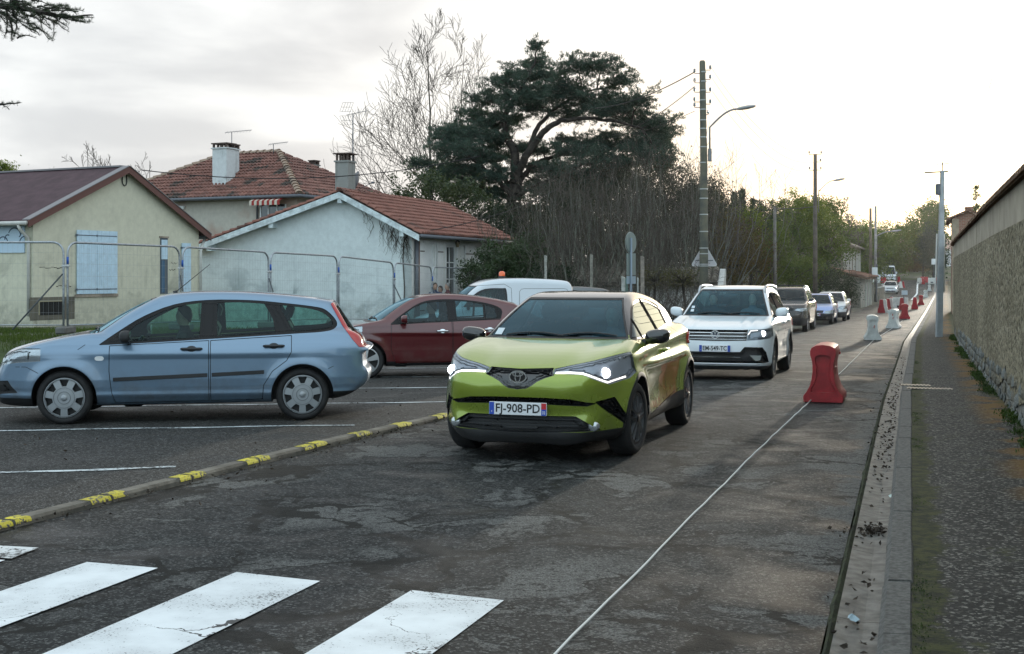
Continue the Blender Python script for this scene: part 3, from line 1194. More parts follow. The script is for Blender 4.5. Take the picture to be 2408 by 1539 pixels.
# ---- pale blue estate
def blue_estate():
	def bump(x,z):
		return 0.010 * np.exp(-((z - (0.80 + 0.012 * x)) / 0.05) ** 2) - 0.018 * np.clip((0.42 - z) / 0.12,0,1) + 0.014 * np.exp(-((z - 0.33) / 0.03) ** 2)
	sp = dict(L=4.36,hw=0.905,h=0.021,axf=0.87,axr=3.51,rt=0.305,R=0.355,
			  low=[(0.16,0.20),(0.03,0.30),(0.0,0.46),(0.03,0.62),(0.10,0.76),(0.22,0.845),(0.55,0.935),(0.95,1.005),(1.2,1.02),(1.6,0.97),(2.6,1.0),(3.5,1.04),(3.95,1.06),(4.22,0.98),(4.27,0.80),(4.28,0.64),(4.335,0.575),(4.33,0.46),(4.24,0.37),(3.95,0.25),(3.2,0.215),(1.4,0.20)],
			  green=[(0.95,0.90),(1.06,1.02),(1.40,1.235),(1.72,1.40),(1.92,1.462),(2.25,1.492),(2.7,1.495),(3.2,1.468),(3.62,1.428),(3.90,1.385,0),(4.04,1.18),(4.20,0.92),(4.16,0.8),(1.0,0.8)],
			  wz=[(0.2,0.80),(0.30,0.865),(0.5,0.895),(0.75,0.90),(0.9,0.875),(1.05,0.82)],
			  gw=(0.95,0.845,0.47),fcorner=(0.80,0.26,2.2),rcorner=(0.55,0.14,2.4),bow=(0.22,0.10),gbow=(0.20,0.12),gtaper=(0.05,0.07),flare=(0.022,0.085),bump=bump,
			  hood=lambda x,ay: 0.012 * np.exp(-((ay - 0.50 - 0.12 * x) / 0.10) ** 2) * np.clip(1.3 - x,0,1))
	mat = paint('pale_blue_lacquer',(0.175,0.265,0.37),0.5,0.36,0.35)
	c = Car('estate_car','pale blue estate car with dusty sides and round silver wheel covers, nearest on the left','car',sp,mat)
	dlo = spline([(1.235,0.892,0),(1.47,1.06),(1.72,1.215),(2.05,1.345),(2.42,1.395),(2.9,1.392),(3.25,1.362),(3.62,1.318),(3.78,1.275),(3.90,1.15),(3.89,1.07),(3.76,1.027),(3.38,1.003),(2.47,0.953),(1.8,0.917)],True,3)
	panes = [spline([(1.60,0.935,0),(1.575,1.06),(1.80,1.205),(2.06,1.315),(2.36,1.365,0),(2.345,0.972,0)],True,3),
			 spline([(2.545,0.985,0),(2.535,1.362,0),(2.80,1.367),(3.07,1.348,0),(3.16,1.19),(3.205,1.018,0)],True,3),
			 spline([(3.40,1.033,0),(3.235,1.335,0),(3.55,1.298),(3.74,1.245),(3.855,1.14),(3.84,1.08),(3.72,1.052)],True,3)]
	c.windows(dlo,panes,glass('estate_glass',(0.44,0.68,0.62),0.6))
	c.windscreen(1.02,1.40,0.085,2.2)
	c.rear_screen(1.02,1.32,0.10,3.7)
	c.arches()
	ft = [(1.365,0.885),(2.455,0.935),(2.455,0.245),(1.42,0.235),(1.385,0.36),(1.36,0.6)]
	rt_ = [(2.475,0.935),(3.385,0.985),(3.385,0.80),(3.33,0.70),(3.17,0.58),(3.07,0.42),(3.055,0.255),(2.475,0.245)]
	c.doors([ft,rt_],[(2.15,2.38,0.845),(3.07,3.30,0.87)],M_BLACK)
	hl = c.take(front_f([(0.40,0.60),(0.44,0.70),(0.60,0.80),(0.80,0.865),(0.90,0.86),(0.90,0.72),(0.70,0.66),(0.55,0.60)],0.62,sym=True),1)
	c.headlight(hl,[(0.58,0.69,0.06),(0.70,0.73,0.045)],house=M_LAMPOFF)
	g = c.take(front_f(mirror_poly([(0,0.60),(0.32,0.60),(0.28,0.70),(0,0.72)]),0.5),1)
	put('grille',sink(g,0.025),M_BLACK,c.root)
	g = c.take(front_f(mirror_poly([(0,0.28),(0.45,0.28),(0.50,0.42),(0,0.42)]),0.5),1)
	put('lower_intake',sink(g,0.03),M_BLACK,c.root)
	fg = c.take(front_f([(0.62,0.33),(0.80,0.36),(0.78,0.50),(0.64,0.48)],0.55,sym=True),1)
	c.pair('fog_recess',fg,M_BLACK,0.015)
	tl = c.take(lambda V: np.maximum(side_f([(3.835,1.345),(3.965,1.10),(4.085,0.93),(4.16,0.845),(4.40,0.84),(4.40,1.0),(4.2,1.3),(3.95,1.40)],0.53)(V),3.7 - V[:,0]),1)
	c.pair('tail_light',tl,M_REDLENS,-0.006)
	lip = c.take(lambda V: V[:,2] - np.where(V[:,0] < 1.0,0.30,np.where(V[:,0] > 3.6,0.34,0.21)) - 0,0)
	put('underbody',lip,M_BLACK,c.root)
	# side mouldings
	for (a,b) in (((1.405,0.505),(2.44,0.545)),((2.49,0.547),(3.075,0.572))):
		for sg in (-1,1):
			n = 10
			V,Fq = [],[]
			for i in range(n + 1):
				x = a[0] + (b[0] - a[0]) * i / n
				z = a[1] + (b[1] - a[1]) * i / n
				for dz,off in ((-0.022,0.001),(-0.017,0.013),(0.017,0.013),(0.022,0.001)):
					V.append((x,c.sy(x,z + dz,sg,off),z + dz))
			for i in range(n):
				for k in range(3):
					Fq.append((4 * i + k,4 * i + k + 1,4 * i + k + 5,4 * i + k + 4))
			Fq += [(0,1,2,3),(4 * n + 3,4 * n + 2,4 * n + 1,4 * n)]
			mk('side_moulding',V,Fq,M_BLACK,c.root)
	# repeater lamp
	rp = MB()
	for sg in (-1,):
		n = 16
		e = [(1.255 + 0.05 * math.copysign(abs(math.cos(t)) ** 0.6,math.cos(t)),0.745 + 0.026 * math.sin(t)) for t in [2 * math.pi * i / n for i in range(n)]]
		rp.add([(x,c.sy(x,z,sg,0.006),z) for x,z in e] + [(x,c.sy(x,z,sg,-0.004),z) for x,z in e],[tuple(range(n))] + [(i,(i + 1) % n,n + (i + 1) % n,n + i) for i in range(n)])
	rp.build('side_repeater',M_WHITE,c.root)
	c.line_gap([(0.34,0.655),(0.46,0.655),(0.60,0.585)])
	c.line_gap([(3.86,0.63),(3.80,0.60)])
	c.line_gap([(3.86,0.63),(4.22,0.665)])
	c.line_gap([(1.02,0.845),(1.10,0.90)])
	c.body()
	c.plate('CX-417-BN',0.47)
	c.wheels('cap',0.228,0.195)
	c.mirror(1.56,0.985,M_BLACK,(0.15,0.19,0.15))
	c.cabin(2.28,0.60)
	c.wiper(1.035)
	# roof aerial
	z = c.tz(1.98,0)
	MB().tube([(1.98,0,z - 0.005),(2.02,0,z + 0.02)],[0.028,0.012],8).tube([(2.01,0,z + 0.015),(2.40,0,z + 0.34)],[0.006,0.0035],6).build('aerial',M_BLACK,c.root)
	return c
# ---- green crossover
def green_crossover():
	zk = lambda P: [(p[0],1.03 + (p[1] - 1.03) * (0.93 if p[1] > 1.03 else 1),*p[2:]) for p in P]
	def bump(x,z):
		b = 0.028 * np.exp(-((z - (0.93 + 0.045 * (x - 1.2))) / 0.07) ** 2) * np.clip((x - 0.6) / 0.5,0,1)
		b = b - 0.045 * np.exp(-(((x - 2.2) / 0.75) ** 2 + ((z - 0.62) / 0.20) ** 2))
		b = b + 0.03 * np.exp(-((z - 0.33) / 0.09) ** 2) * np.clip((x - 1.1) / 0.5,0,1) * np.clip((3.5 - x) / 0.3,0,1)
		return b
	sp = dict(L=4.36,hw=0.90,h=0.020,axf=0.94,axr=3.58,rt=0.34,R=0.395,blur=0.016,
			  low=[(0.20,0.17),(0.07,0.20),(0.03,0.30),(0.055,0.43),(0.03,0.52),(0.0,0.62),(0.0,0.72),(0.05,0.80),(0.17,0.865),(0.5,0.965),(0.9,1.035),(1.15,1.06),(1.5,1.03),(2.5,1.06),(3.3,1.11),(3.9,1.14),(4.22,1.06),(4.30,0.9),(4.35,0.62),(4.33,0.42),(4.2,0.28),(3.8,0.235),(2.6,0.22),(1.2,0.20)],
			  green=zk([(0.95,0.97),(1.10,1.065),(1.48,1.275),(1.82,1.425),(2.08,1.510),(2.4,1.545),(2.8,1.535),(3.3,1.475),(3.75,1.395),(3.98,1.345,0),(4.10,1.16),(4.22,1.02),(4.15,0.85),(1.0,0.82)]),
			  wz=[(0.18,0.78),(0.28,0.83),(0.45,0.865),(0.7,0.872),(0.9,0.845),(1.05,0.81),(1.15,0.77)],
			  gw=(1.03,0.785,0.56),fcorner=(0.85,0.30,2.1),rcorner=(0.75,0.18,2.2),bow=(0.20,0.10),gbow=(0.24,0.10),gtaper=(0.03,0.16),flare=(0.040,0.13),bump=bump,
			  hood=lambda x,ay: (0.020 * np.exp(-((ay - 0.62 - 0.06 * x) / 0.13) ** 2) - 0.012 * np.exp(-((ay - 0.36 - 0.10 * x) / 0.11) ** 2)) * np.clip(1.25 - x,0,1))
	mat = paint('lime_green_lacquer',(0.265,0.345,0.042),0.4,0.24,0.16)
	c = Car('crossover_car','lime green crossover car with black roof and lit headlights, driving along the road','car',sp,mat)
	dlo = spline([(1.26,1.045,0),(1.55,1.215),(1.85,1.365),(2.15,1.445),(2.5,1.463),(2.9,1.43),(3.25,1.36),(3.52,1.26,0),(3.38,1.175,0),(2.6,1.095),(1.9,1.06)],True,3)
	dlo = zk(dlo)
	panes = [[(1.34,1.075),(1.62,1.235),(1.64,1.075)],spline([(1.68,1.08,0),(1.66,1.25,0),(1.95,1.375),(2.25,1.42),(2.42,1.43,0),(2.46,1.105,0)],True,3),
			 spline([(2.55,1.115,0),(2.52,1.428,0),(2.85,1.40),(3.15,1.335,0),(3.12,1.165,0)],True,3)]
	panes = [zk(p) for p in panes]
	c.windows(dlo,panes,glass('crossover_glass',(0.16,0.2,0.2),1.4))
	c.windscreen(1.078,1.425,0.075,2.3,seal=0.018,mid=0.0)
	c.rear_screen(1.12,1.30,0.12,3.85)
	c.arches()
	# black roof and pillars
	rf = c.take(lambda V: np.maximum.reduce([1.092 - V[:,2],V[:,0] - (3.55 + (1.5 - V[:,2]) * -1.4),1.02 - V[:,0]]),1)
	put('roof',rf,M_GLOSSBLACK,c.root)
	ft = [(1.35,1.03),(1.42,1.045),(2.47,1.09),(2.50,0.75),(2.44,0.40),(1.60,0.32),(1.43,0.45),(1.36,0.7)]
	rt_ = [(2.49,1.09),(3.20,1.13),(3.22,0.95),(3.12,0.70),(3.06,0.46),(2.46,0.40),(2.52,0.75)]
	c.doors([ft,rt_],[(2.16,2.38,0.915),None],mat)
	hl = c.take(front_f(spline([(0.30,0.835,0),(0.45,0.868),(0.62,0.905),(0.80,0.955),(0.90,0.97),(0.93,0.90),(0.90,0.80),(0.87,0.735,0),(0.755,0.695,0),(0.60,0.775),(0.52,0.79),(0.31,0.792,0)],True,2),0.80,sym=True),2)
	c.headlight(hl,[(0.715,0.795,0.046)],True,([(0.325,0.802),(0.45,0.806),(0.56,0.802),(0.615,0.785),(0.745,0.715),(0.845,0.752)],0.016),house=pbr('lamp_dark_chrome',(0.36,0.38,0.43),0.3,metal=0.2))
	band = c.take(front_f(mirror_poly([(0,0.832),(0.29,0.842),(0.315,0.780),(0.24,0.755),(0.175,0.725),(0.13,0.690),(0.08,0.664),(0,0.656)]),0.5),2)
	put('grille_band',sink(band,0.012),M_GLOSSBLACK,c.root)
	slot = c.take(front_f(mirror_poly([(0,0.588),(0.25,0.586),(0.46,0.576),(0.57,0.555),(0.68,0.538),(0.60,0.512),(0.3,0.524),(0,0.530)]),0.7),2)
	put('upper_slot',sink(slot,0.045),M_BLACK,c.root)
	tri = c.take(front_f([(0.66,0.552),(0.785,0.582),(0.895,0.345),(0.845,0.330)],0.8,sym=True),2)
	c.pair('corner_slot',tri,M_BLACK,0.03)
	low = c.take(front_f(mirror_poly([(0,0.425),(0.50,0.425),(0.60,0.37),(0.70,0.295),(0,0.275)]),0.7),1)
	put('lower_grille',sink(low,0.05),M_BLACK,c.root)
	bars = MB()
	for z in (0.31,0.335,0.36,0.385,0.41):
		w = 0.48 + (0.425 - z) * 1.2
		bars.tube([(c.fx(y,z) + 0.028,y,z) for y in np.linspace(-w,w,13)],0.005,5)
	bars.build('grille_bars',M_BLACK,c.root)
	# panel under the upper slot stays green; plastic skirt all round
	sk = c.take(lambda V: V[:,2] - np.where(V[:,0] < 0.75,0.285 + 0.05 * np.clip(np.abs(V[:,1]) - 0.55,0,0.4),np.where(V[:,0] > 3.7,0.36,0.34 + 0.10 * np.clip((V[:,0] - 1.4) / 1.8,0,1))),1)
	put('skirt',sk,pbr('grey_cladding',(0.022,0.022,0.023),0.55,vary=0.2,bump=0.15,bscale=250),c.root)
	for xa in (0.94,3.58):
		lip = c.take(lambda V: np.maximum(np.hypot(V[:,0] - xa,V[:,2] - 0.34) - 0.43,0.55 - np.abs(V[:,1])),1)
		c.pair('arch_trim',lip,M_BLACK,-0.004)
	tl = c.take(rear_f([(0.45,0.92),(0.85,1.05),(0.95,0.95),(0.6,0.83)],3.75,sym=True),1)
	c.pair('tail_light',tl,M_REDLENS,-0.02)
	c.line_gap([(1.08,0.985),(1.22,0.90),(1.30,0.80)])
	c.line_gap([(0.60,0.725),(0.72,0.665)])
	c.body()
	# emblem: three ellipses
	z0 = 0.765
	def el(a,b,cy=0.0,cz=0.0,n=28):
		return [(cy + a * math.cos(2 * math.pi * i / n),cz + b * math.sin(2 * math.pi * i / n)) for i in range(n)]
	x0 = c.fx(0,z0) + 0.0
	em = MB().prism(el(0.080,0.055),-0.012,0.004,lambda u,v,h: (x0 + h,-u,z0 + v)).build('emblem',M_GLOSSBLACK,c.root)
	for pts,w in ((el(0.076,0.051),0.011),(el(0.024,0.046),0.008),(el(0.046,0.017,0,0.024),0.008)):
		flat_part('emblem_ring',strokes([pts],w,True),lambda u,v: (x0 - 0.015,-u,z0 + v),M_CHROME,em)
	c.plate('FJ-908-PD',0.485)
	for sg in (-1,1):
		x = c.fx(0.64,0.335)
		MB().lathe([(0.001,-0.006),(0.036,-0.004),(0.046,0.004),(0.05,0.06)],18,M=Matrix.Translation((x + 0.012,sg * 0.64,0.335)) @ Matrix.Rotation(R_(90),4,'Y')).build('fog_light',M_LAMPOFF,c.root,True)
	c.wheels('twin',0.242,0.225,M_RIMDARK,R_(-4),0.022)
	c.mirror(1.52,1.075,M_GLOSSBLACK,(0.16,0.24,0.145))
	c.cabin(2.22,0.66)
	c.wiper(1.075)
	# inner mirror and windscreen badge
	xm = c.fx2(0,1.40) + 0.12
	MB().bbox(xm - 0.02,xm + 0.02,-0.11,0.11,1.36,1.425,0.012).build('rear_view_mirror',M_BLACK,c.root)
	for y0,zz in ((0.60,1.115),):
		n = [(c.fx2(y0 + a * 0.04,zz + b * 0.03) - 0.006,y0 + a * 0.04,zz + b * 0.03) for a,b in ((-1,-1),(1,-1),(1,1),(-1,1))]
		mk('windscreen_sticker',n,[(0,1,2,3)],M_STICKER,c.root)
	v,f = text_mesh('HYBRID',0.022,1.0)
	mk('badge',[(1.235 + a,c.sy(1.235 + a,0.885 + b,-1,0.003),0.885 + b) for a,b in v],f,M_CHROME,c.root)
	# roof fin
	z = c.tz(3.3,0)
	MB().prism([(3.2,z - 0.01),(3.36,z + 0.05),(3.40,z - 0.02)],-0.02,0.02,lambda u,v,h: (u,h,v)).build('aerial_fin',M_GLOSSBLACK,c.root)
	return c
# ---- white sport utility car
def white_suv():
	def bump(x,z):
		return 0.014 * np.exp(-((z - (0.93 + 0.012 * x)) / 0.04) ** 2) - 0.014 * np.exp(-((z - 0.62) / 0.12) ** 2) * np.clip((x - 1.2),0,1)
	sp = dict(L=4.48,hw=0.92,h=0.024,axf=0.90,axr=3.58,rt=0.35,R=0.395,
			  low=[(0.18,0.18),(0.05,0.22),(0.0,0.36),(0.0,0.55),(0.02,0.70),(0.05,0.84),(0.14,0.905),(0.5,0.985),(0.95,1.055),(1.2,1.085),(1.6,1.05),(3.0,1.09),(4.1,1.11),(4.4,1.0),(4.46,0.8),(4.48,0.55),(4.42,0.35),(4.2,0.28),(1.2,0.22)],
			  green=[(1.0,1.0),(1.15,1.09),(1.55,1.33),(1.92,1.52),(2.2,1.60),(2.6,1.635),(3.2,1.63),(3.8,1.59),(4.15,1.53,0),(4.32,1.25),(4.42,1.0),(4.35,0.85),(1.1,0.85)],
			  wz=[(0.2,0.84),(0.3,0.885),(0.5,0.90),(0.8,0.905),(0.95,0.885),(1.1,0.84)],
			  gw=(1.03,0.835,0.42),fcorner=(0.55,0.22,2.2),rcorner=(0.5,0.14,2.4),bow=(0.16,0.08),gbow=(0.16,0.08),gtaper=(0.03,0.06),flare=(0.02,0.08),bump=bump,
			  hood=lambda x,ay: (0.016 * np.exp(-((ay - 0.60) / 0.05) ** 2) + 0.012 * np.exp(-((ay - 0.42) / 0.04) ** 2)) * np.clip(1.35 - x,0,1))
	mat = paint('white_lacquer',(0.70,0.76,0.80),0.0,0.30,0.12)
	c = Car('sport_utility_car','white sport utility car with silver roof rails and lit headlight, behind the lime green car','car',sp,mat)
	dlo = spline([(1.36,1.07,0),(1.6,1.25),(1.95,1.44),(2.3,1.525),(2.8,1.545),(3.4,1.535),(3.9,1.47),(4.08,1.34),(4.05,1.18),(3.8,1.14),(2.6,1.095),(1.8,1.075)],True,2)
	panes = [[(1.72,1.10),(1.75,1.29),(1.98,1.42),(2.3,1.495),(2.5,1.505),(2.52,1.12)],[(2.6,1.12),(2.58,1.51),(3.2,1.51),(3.42,1.49),(3.45,1.15)],[(3.52,1.16),(3.48,1.48),(3.82,1.43),(3.98,1.32),(3.97,1.21),(3.8,1.17)]]
	c.windows(dlo,panes,glass('suv_side_glass',(0.4,0.45,0.45),1.2))
	c.windscreen(1.10,1.535,0.075,2.45,glass('suv_windscreen',(0.40,0.70,0.78),1.2,gc=(0.5,0.82,1)))
	c.rear_screen(1.12,1.50,0.10,4.0)
	c.arches()
	ft = [(1.42,1.055),(2.54,1.08),(2.56,0.30),(1.50,0.29),(1.42,0.5)]
	rt_ = [(2.56,1.08),(3.52,1.11),(3.52,0.85),(3.25,0.66),(3.14,0.30),(2.58,0.30)]
	c.doors([ft,rt_],[(2.25,2.46,0.955),(3.22,3.43,0.975)],mat)
	hl = c.take(front_f([(0.555,0.865),(0.75,0.872),(0.95,0.90),(0.95,0.80),(0.88,0.715),(0.70,0.690),(0.53,0.680)],0.60,sym=True),2)
	c.headlight(hl,[(0.775,0.80,0.05)],True,([(0.548,0.78),(0.59,0.848),(0.70,0.855)],0.013),house=pbr('lamp_dark_chrome',(0.10,0.10,0.14),0.2,metal=0.8))
	gr = c.take(front_f(mirror_poly([(0,0.865),(0.545,0.865),(0.525,0.680),(0,0.665)]),0.4),2)
	put('grille',sink(gr,0.03),M_GLOSSBLACK,c.root)
	bars = MB()
	for z,r in ((0.862,0.008),(0.808,0.011),(0.752,0.011),(0.700,0.006)):
		bars.tube([(c.fx(y,z) - 0.002,y,z) for y in np.linspace(-0.53,0.53,15)],r,6)
	bars.build('grille_bars',M_CHROME,c.root,True)
	it = c.take(front_f(mirror_poly([(0,0.485),(0.42,0.49),(0.49,0.575),(0.78,0.570),(0.83,0.49),(0.865,0.315),(0.80,0.300),(0,0.300)]),0.6),2)
	put('lower_intake',sink(it,0.035),M_BLACK,c.root)
	b = MB()
	b.tube([(c.fx(y,0.40) + 0.015,y,0.40) for y in np.linspace(-0.42,0.42,9)],0.006,5)
	b.build('intake_strip',M_CHROME,c.root)
	b = MB()
	b.tube([(c.fx(y,0.285) - 0.006,y,0.285) for y in np.linspace(-0.80,0.80,15)],0.012,6)
	b.build('bumper_strip',M_ALU,c.root)
	for sg in (-1,1):
		x = c.fx(0.67,0.385)
		pts = [(-0.10,0.05),(0.10,0.05),(0.08,-0.03),(0.0,-0.045)]
		MB().prism([(0.67 + u,0.385 + v) for u,v in pts],0.0,0.02,lambda u,v,h: (x + 0.025 - h,sg * u,v)).build('fog_light',M_LAMPOFF,c.root)
	lip = c.take(lambda V: V[:,2] - np.where(V[:,0] < 0.7,0.255,0.30),1)
	put('skirt',lip,M_BLACK,c.root)
	for xa in (sp['axf'],sp['axr']):
		l2 = c.take(lambda V: np.maximum(np.hypot(V[:,0] - xa,V[:,2] - 0.35) - 0.425,0.55 - np.abs(V[:,1])),1)
		c.pair('arch_trim',l2,M_BLACK,-0.003)
	st = c.take(side_f([(1.45,0.365),(3.15,0.40),(3.15,0.425),(1.45,0.39)],0.6),1)
	c.pair('sill_strip',st,M_CHROME,-0.004)
	tl = c.take(rear_f([(0.5,0.85),(0.95,0.87),(0.95,1.02),(0.5,1.0)],4.0,sym=True),1)
	c.pair('tail_light',tl,M_REDLENS,-0.01)
	c.body()
	# round emblem with V over W
	z0 = 0.782
	x0 = c.fx(0,z0) - 0.012
	ring = [(0.066 * math.cos(2 * math.pi * i / 32),0.066 * math.sin(2 * math.pi * i / 32)) for i in range(32)]
	em = MB().prism(ring,0.0,0.05,lambda u,v,h: (x0 + h,-u,z0 + v)).build('emblem',pbr('emblem_blue',(0.02,0.03,0.06),0.2,coat=1.0),c.root)
	for L,w,cl in (([ring],0.010,True),([[(-0.026,0.056),(0.0,0.010),(0.026,0.056)],[(-0.054,0.036),(-0.026,-0.048),(0.0,0.000),(0.026,-0.048),(0.054,0.036)]],0.011,False)):
		flat_part('emblem_stroke',strokes(L,w,cl),lambda u,v: (x0 - 0.003,-u,z0 + v),pbr('emblem_silver',(0.72,0.73,0.75),0.25,metal=0.6),em)
	c.plate('EM-549-TC',0.545,False)
	c.wheels('twin',0.245,0.225,M_RIMDARK,0.0,0.03)
	c.mirror(1.62,1.145,mat,(0.15,0.23,0.17))
	c.cabin(2.32,0.72)
	c.wiper(1.105)
	rails = MB()
	for sg in (-1,1):
		y = sg * 0.60
		xs = np.linspace(1.95,3.95,15)
		pts = [(x,y,c.tz(x,abs(y)) + (0.055 if 0 < i < 14 else -0.01)) for i,x in enumerate(xs)]
		rails.tube(pts,0.022,8)
	rails.build('roof_rail',M_ALU,c.root,True)
	xm = c.fx2(0,1.46) + 0.10
	MB().bbox(xm - 0.02,xm + 0.02,-0.13,0.13,1.40,1.47,0.015).build('rear_view_mirror',M_BLACK,c.root)
	for y0,zz in ((0.62,1.17),):
		for k in (0,0.06):
			n = [(c.fx2(y0 + a * 0.03,zz + k + b * 0.022) - 0.007,y0 + a * 0.03,zz + k + b * 0.022) for a,b in ((-1,-1),(1,-1),(1,1),(-1,1))]
			mk('windscreen_sticker',n,[(0,1,2,3)],M_STICKER,c.root)
	return c
# ---- dark red hatchback
def red_hatchback():
	def bump(x,z):
		return 0.012 * np.exp(-((z - (0.80 + 0.02 * x)) / 0.05) ** 2) - 0.014 * np.exp(-((z - 0.52) / 0.12) ** 2)
	sp = dict(L=4.30,hw=0.90,h=0.024,axf=0.86,axr=3.50,rt=0.318,R=0.36,
			  low=[(0.16,0.20),(0.04,0.28),(0.0,0.45),(0.03,0.62),(0.12,0.76),(0.3,0.86),(0.6,0.935),(0.9,0.985),(1.2,1.02),(1.7,0.99),(2.8,1.03),(3.6,1.05),(4.0,1.05),(4.2,0.92),(4.27,0.72),(4.30,0.5),(4.2,0.32),(3.9,0.24),(1.2,0.21)],
			  green=[(0.78,0.88),(0.92,0.985),(1.25,1.20),(1.55,1.36),(1.85,1.445),(2.2,1.472),(2.6,1.46),(3.1,1.40),(3.55,1.31,0),(3.9,1.12),(4.1,0.98),(4.0,0.8),(0.9,0.8)],
			  wz=[(0.2,0.80),(0.3,0.86),(0.5,0.89),(0.75,0.89),(0.92,0.865),(1.05,0.81)],
			  gw=(0.97,0.825,0.48),fcorner=(0.8,0.26,2.2),rcorner=(0.6,0.18,2.3),bow=(0.22,0.10),gbow=(0.20,0.12),gtaper=(0.05,0.10),flare=(0.024,0.09),bump=bump)
	mat = paint('dark_red_lacquer',(0.085,0.003,0.006),0.0,0.3,0.2)
	c = Car('hatchback_car','dark red hatchback with bright five spoke wheel, parked between the blue and green cars','car',sp,mat)
	dlo = spline([(1.28,0.945,0),(1.5,1.12),(1.82,1.315),(2.15,1.372),(2.6,1.362),(3.0,1.305),(3.26,1.20),(3.24,1.03,0),(2.4,0.985),(1.8,0.962)],True,3)
	panes = [spline([(1.52,0.975,0),(1.56,1.125),(1.86,1.295),(2.28,1.345,0),(2.30,1.0,0)],True,3),[(2.46,1.01),(2.44,1.345),(2.7,1.33),(2.93,1.29),(2.93,1.032)],[(2.97,1.035),(2.97,1.28),(3.14,1.22),(3.17,1.045)]]
	c.windows(dlo,panes,glass('hatch_glass',(0.36,0.52,0.54),0.9))
	c.windscreen(1.0,1.40,0.08,2.1)
	c.rear_screen(1.05,1.26,0.10,3.4)
	c.arches()
	c.doors([[(1.30,0.94),(2.36,0.99),(2.38,0.27),(1.38,0.26),(1.30,0.5)],[(2.38,0.99),(3.22,1.02),(3.24,0.84),(3.10,0.60),(3.02,0.28),(2.40,0.27)]],[(2.09,2.30,0.825),(2.93,3.13,0.85)],M_CHROME)
	hl = c.take(front_f([(0.42,0.66),(0.60,0.80),(0.86,0.92),(0.93,0.86),(0.80,0.70),(0.55,0.63)],0.8,sym=True),1)
	c.headlight(hl,[(0.66,0.74,0.05)],house=M_LAMPOFF)
	g = c.take(front_f(mirror_poly([(0,0.28),(0.5,0.28),(0.55,0.42),(0,0.42)]),0.5),1)
	put('lower_intake',sink(g,0.03),M_BLACK,c.root)
	lip = c.take(lambda V: V[:,2] - np.where(V[:,0] < 0.8,0.26,0.30),1)
	put('skirt',lip,pbr('dark_skirt',(0.03,0.03,0.032),0.5),c.root)
	tl = c.take(rear_f([(0.5,0.78),(0.95,0.82),(0.95,1.0),(0.5,0.92)],3.7,sym=True),1)
	c.pair('tail_light',tl,M_REDLENS,-0.01)
	c.body()
	c.plate('BV-206-HK',0.46)
	c.wheels('five',0.235,0.205,M_ALU,0.0,0.03)
	c.mirror(1.53,1.035,mat,(0.14,0.20,0.14))
	c.cabin(2.20,0.58)
	c.wiper(1.01)
	return c
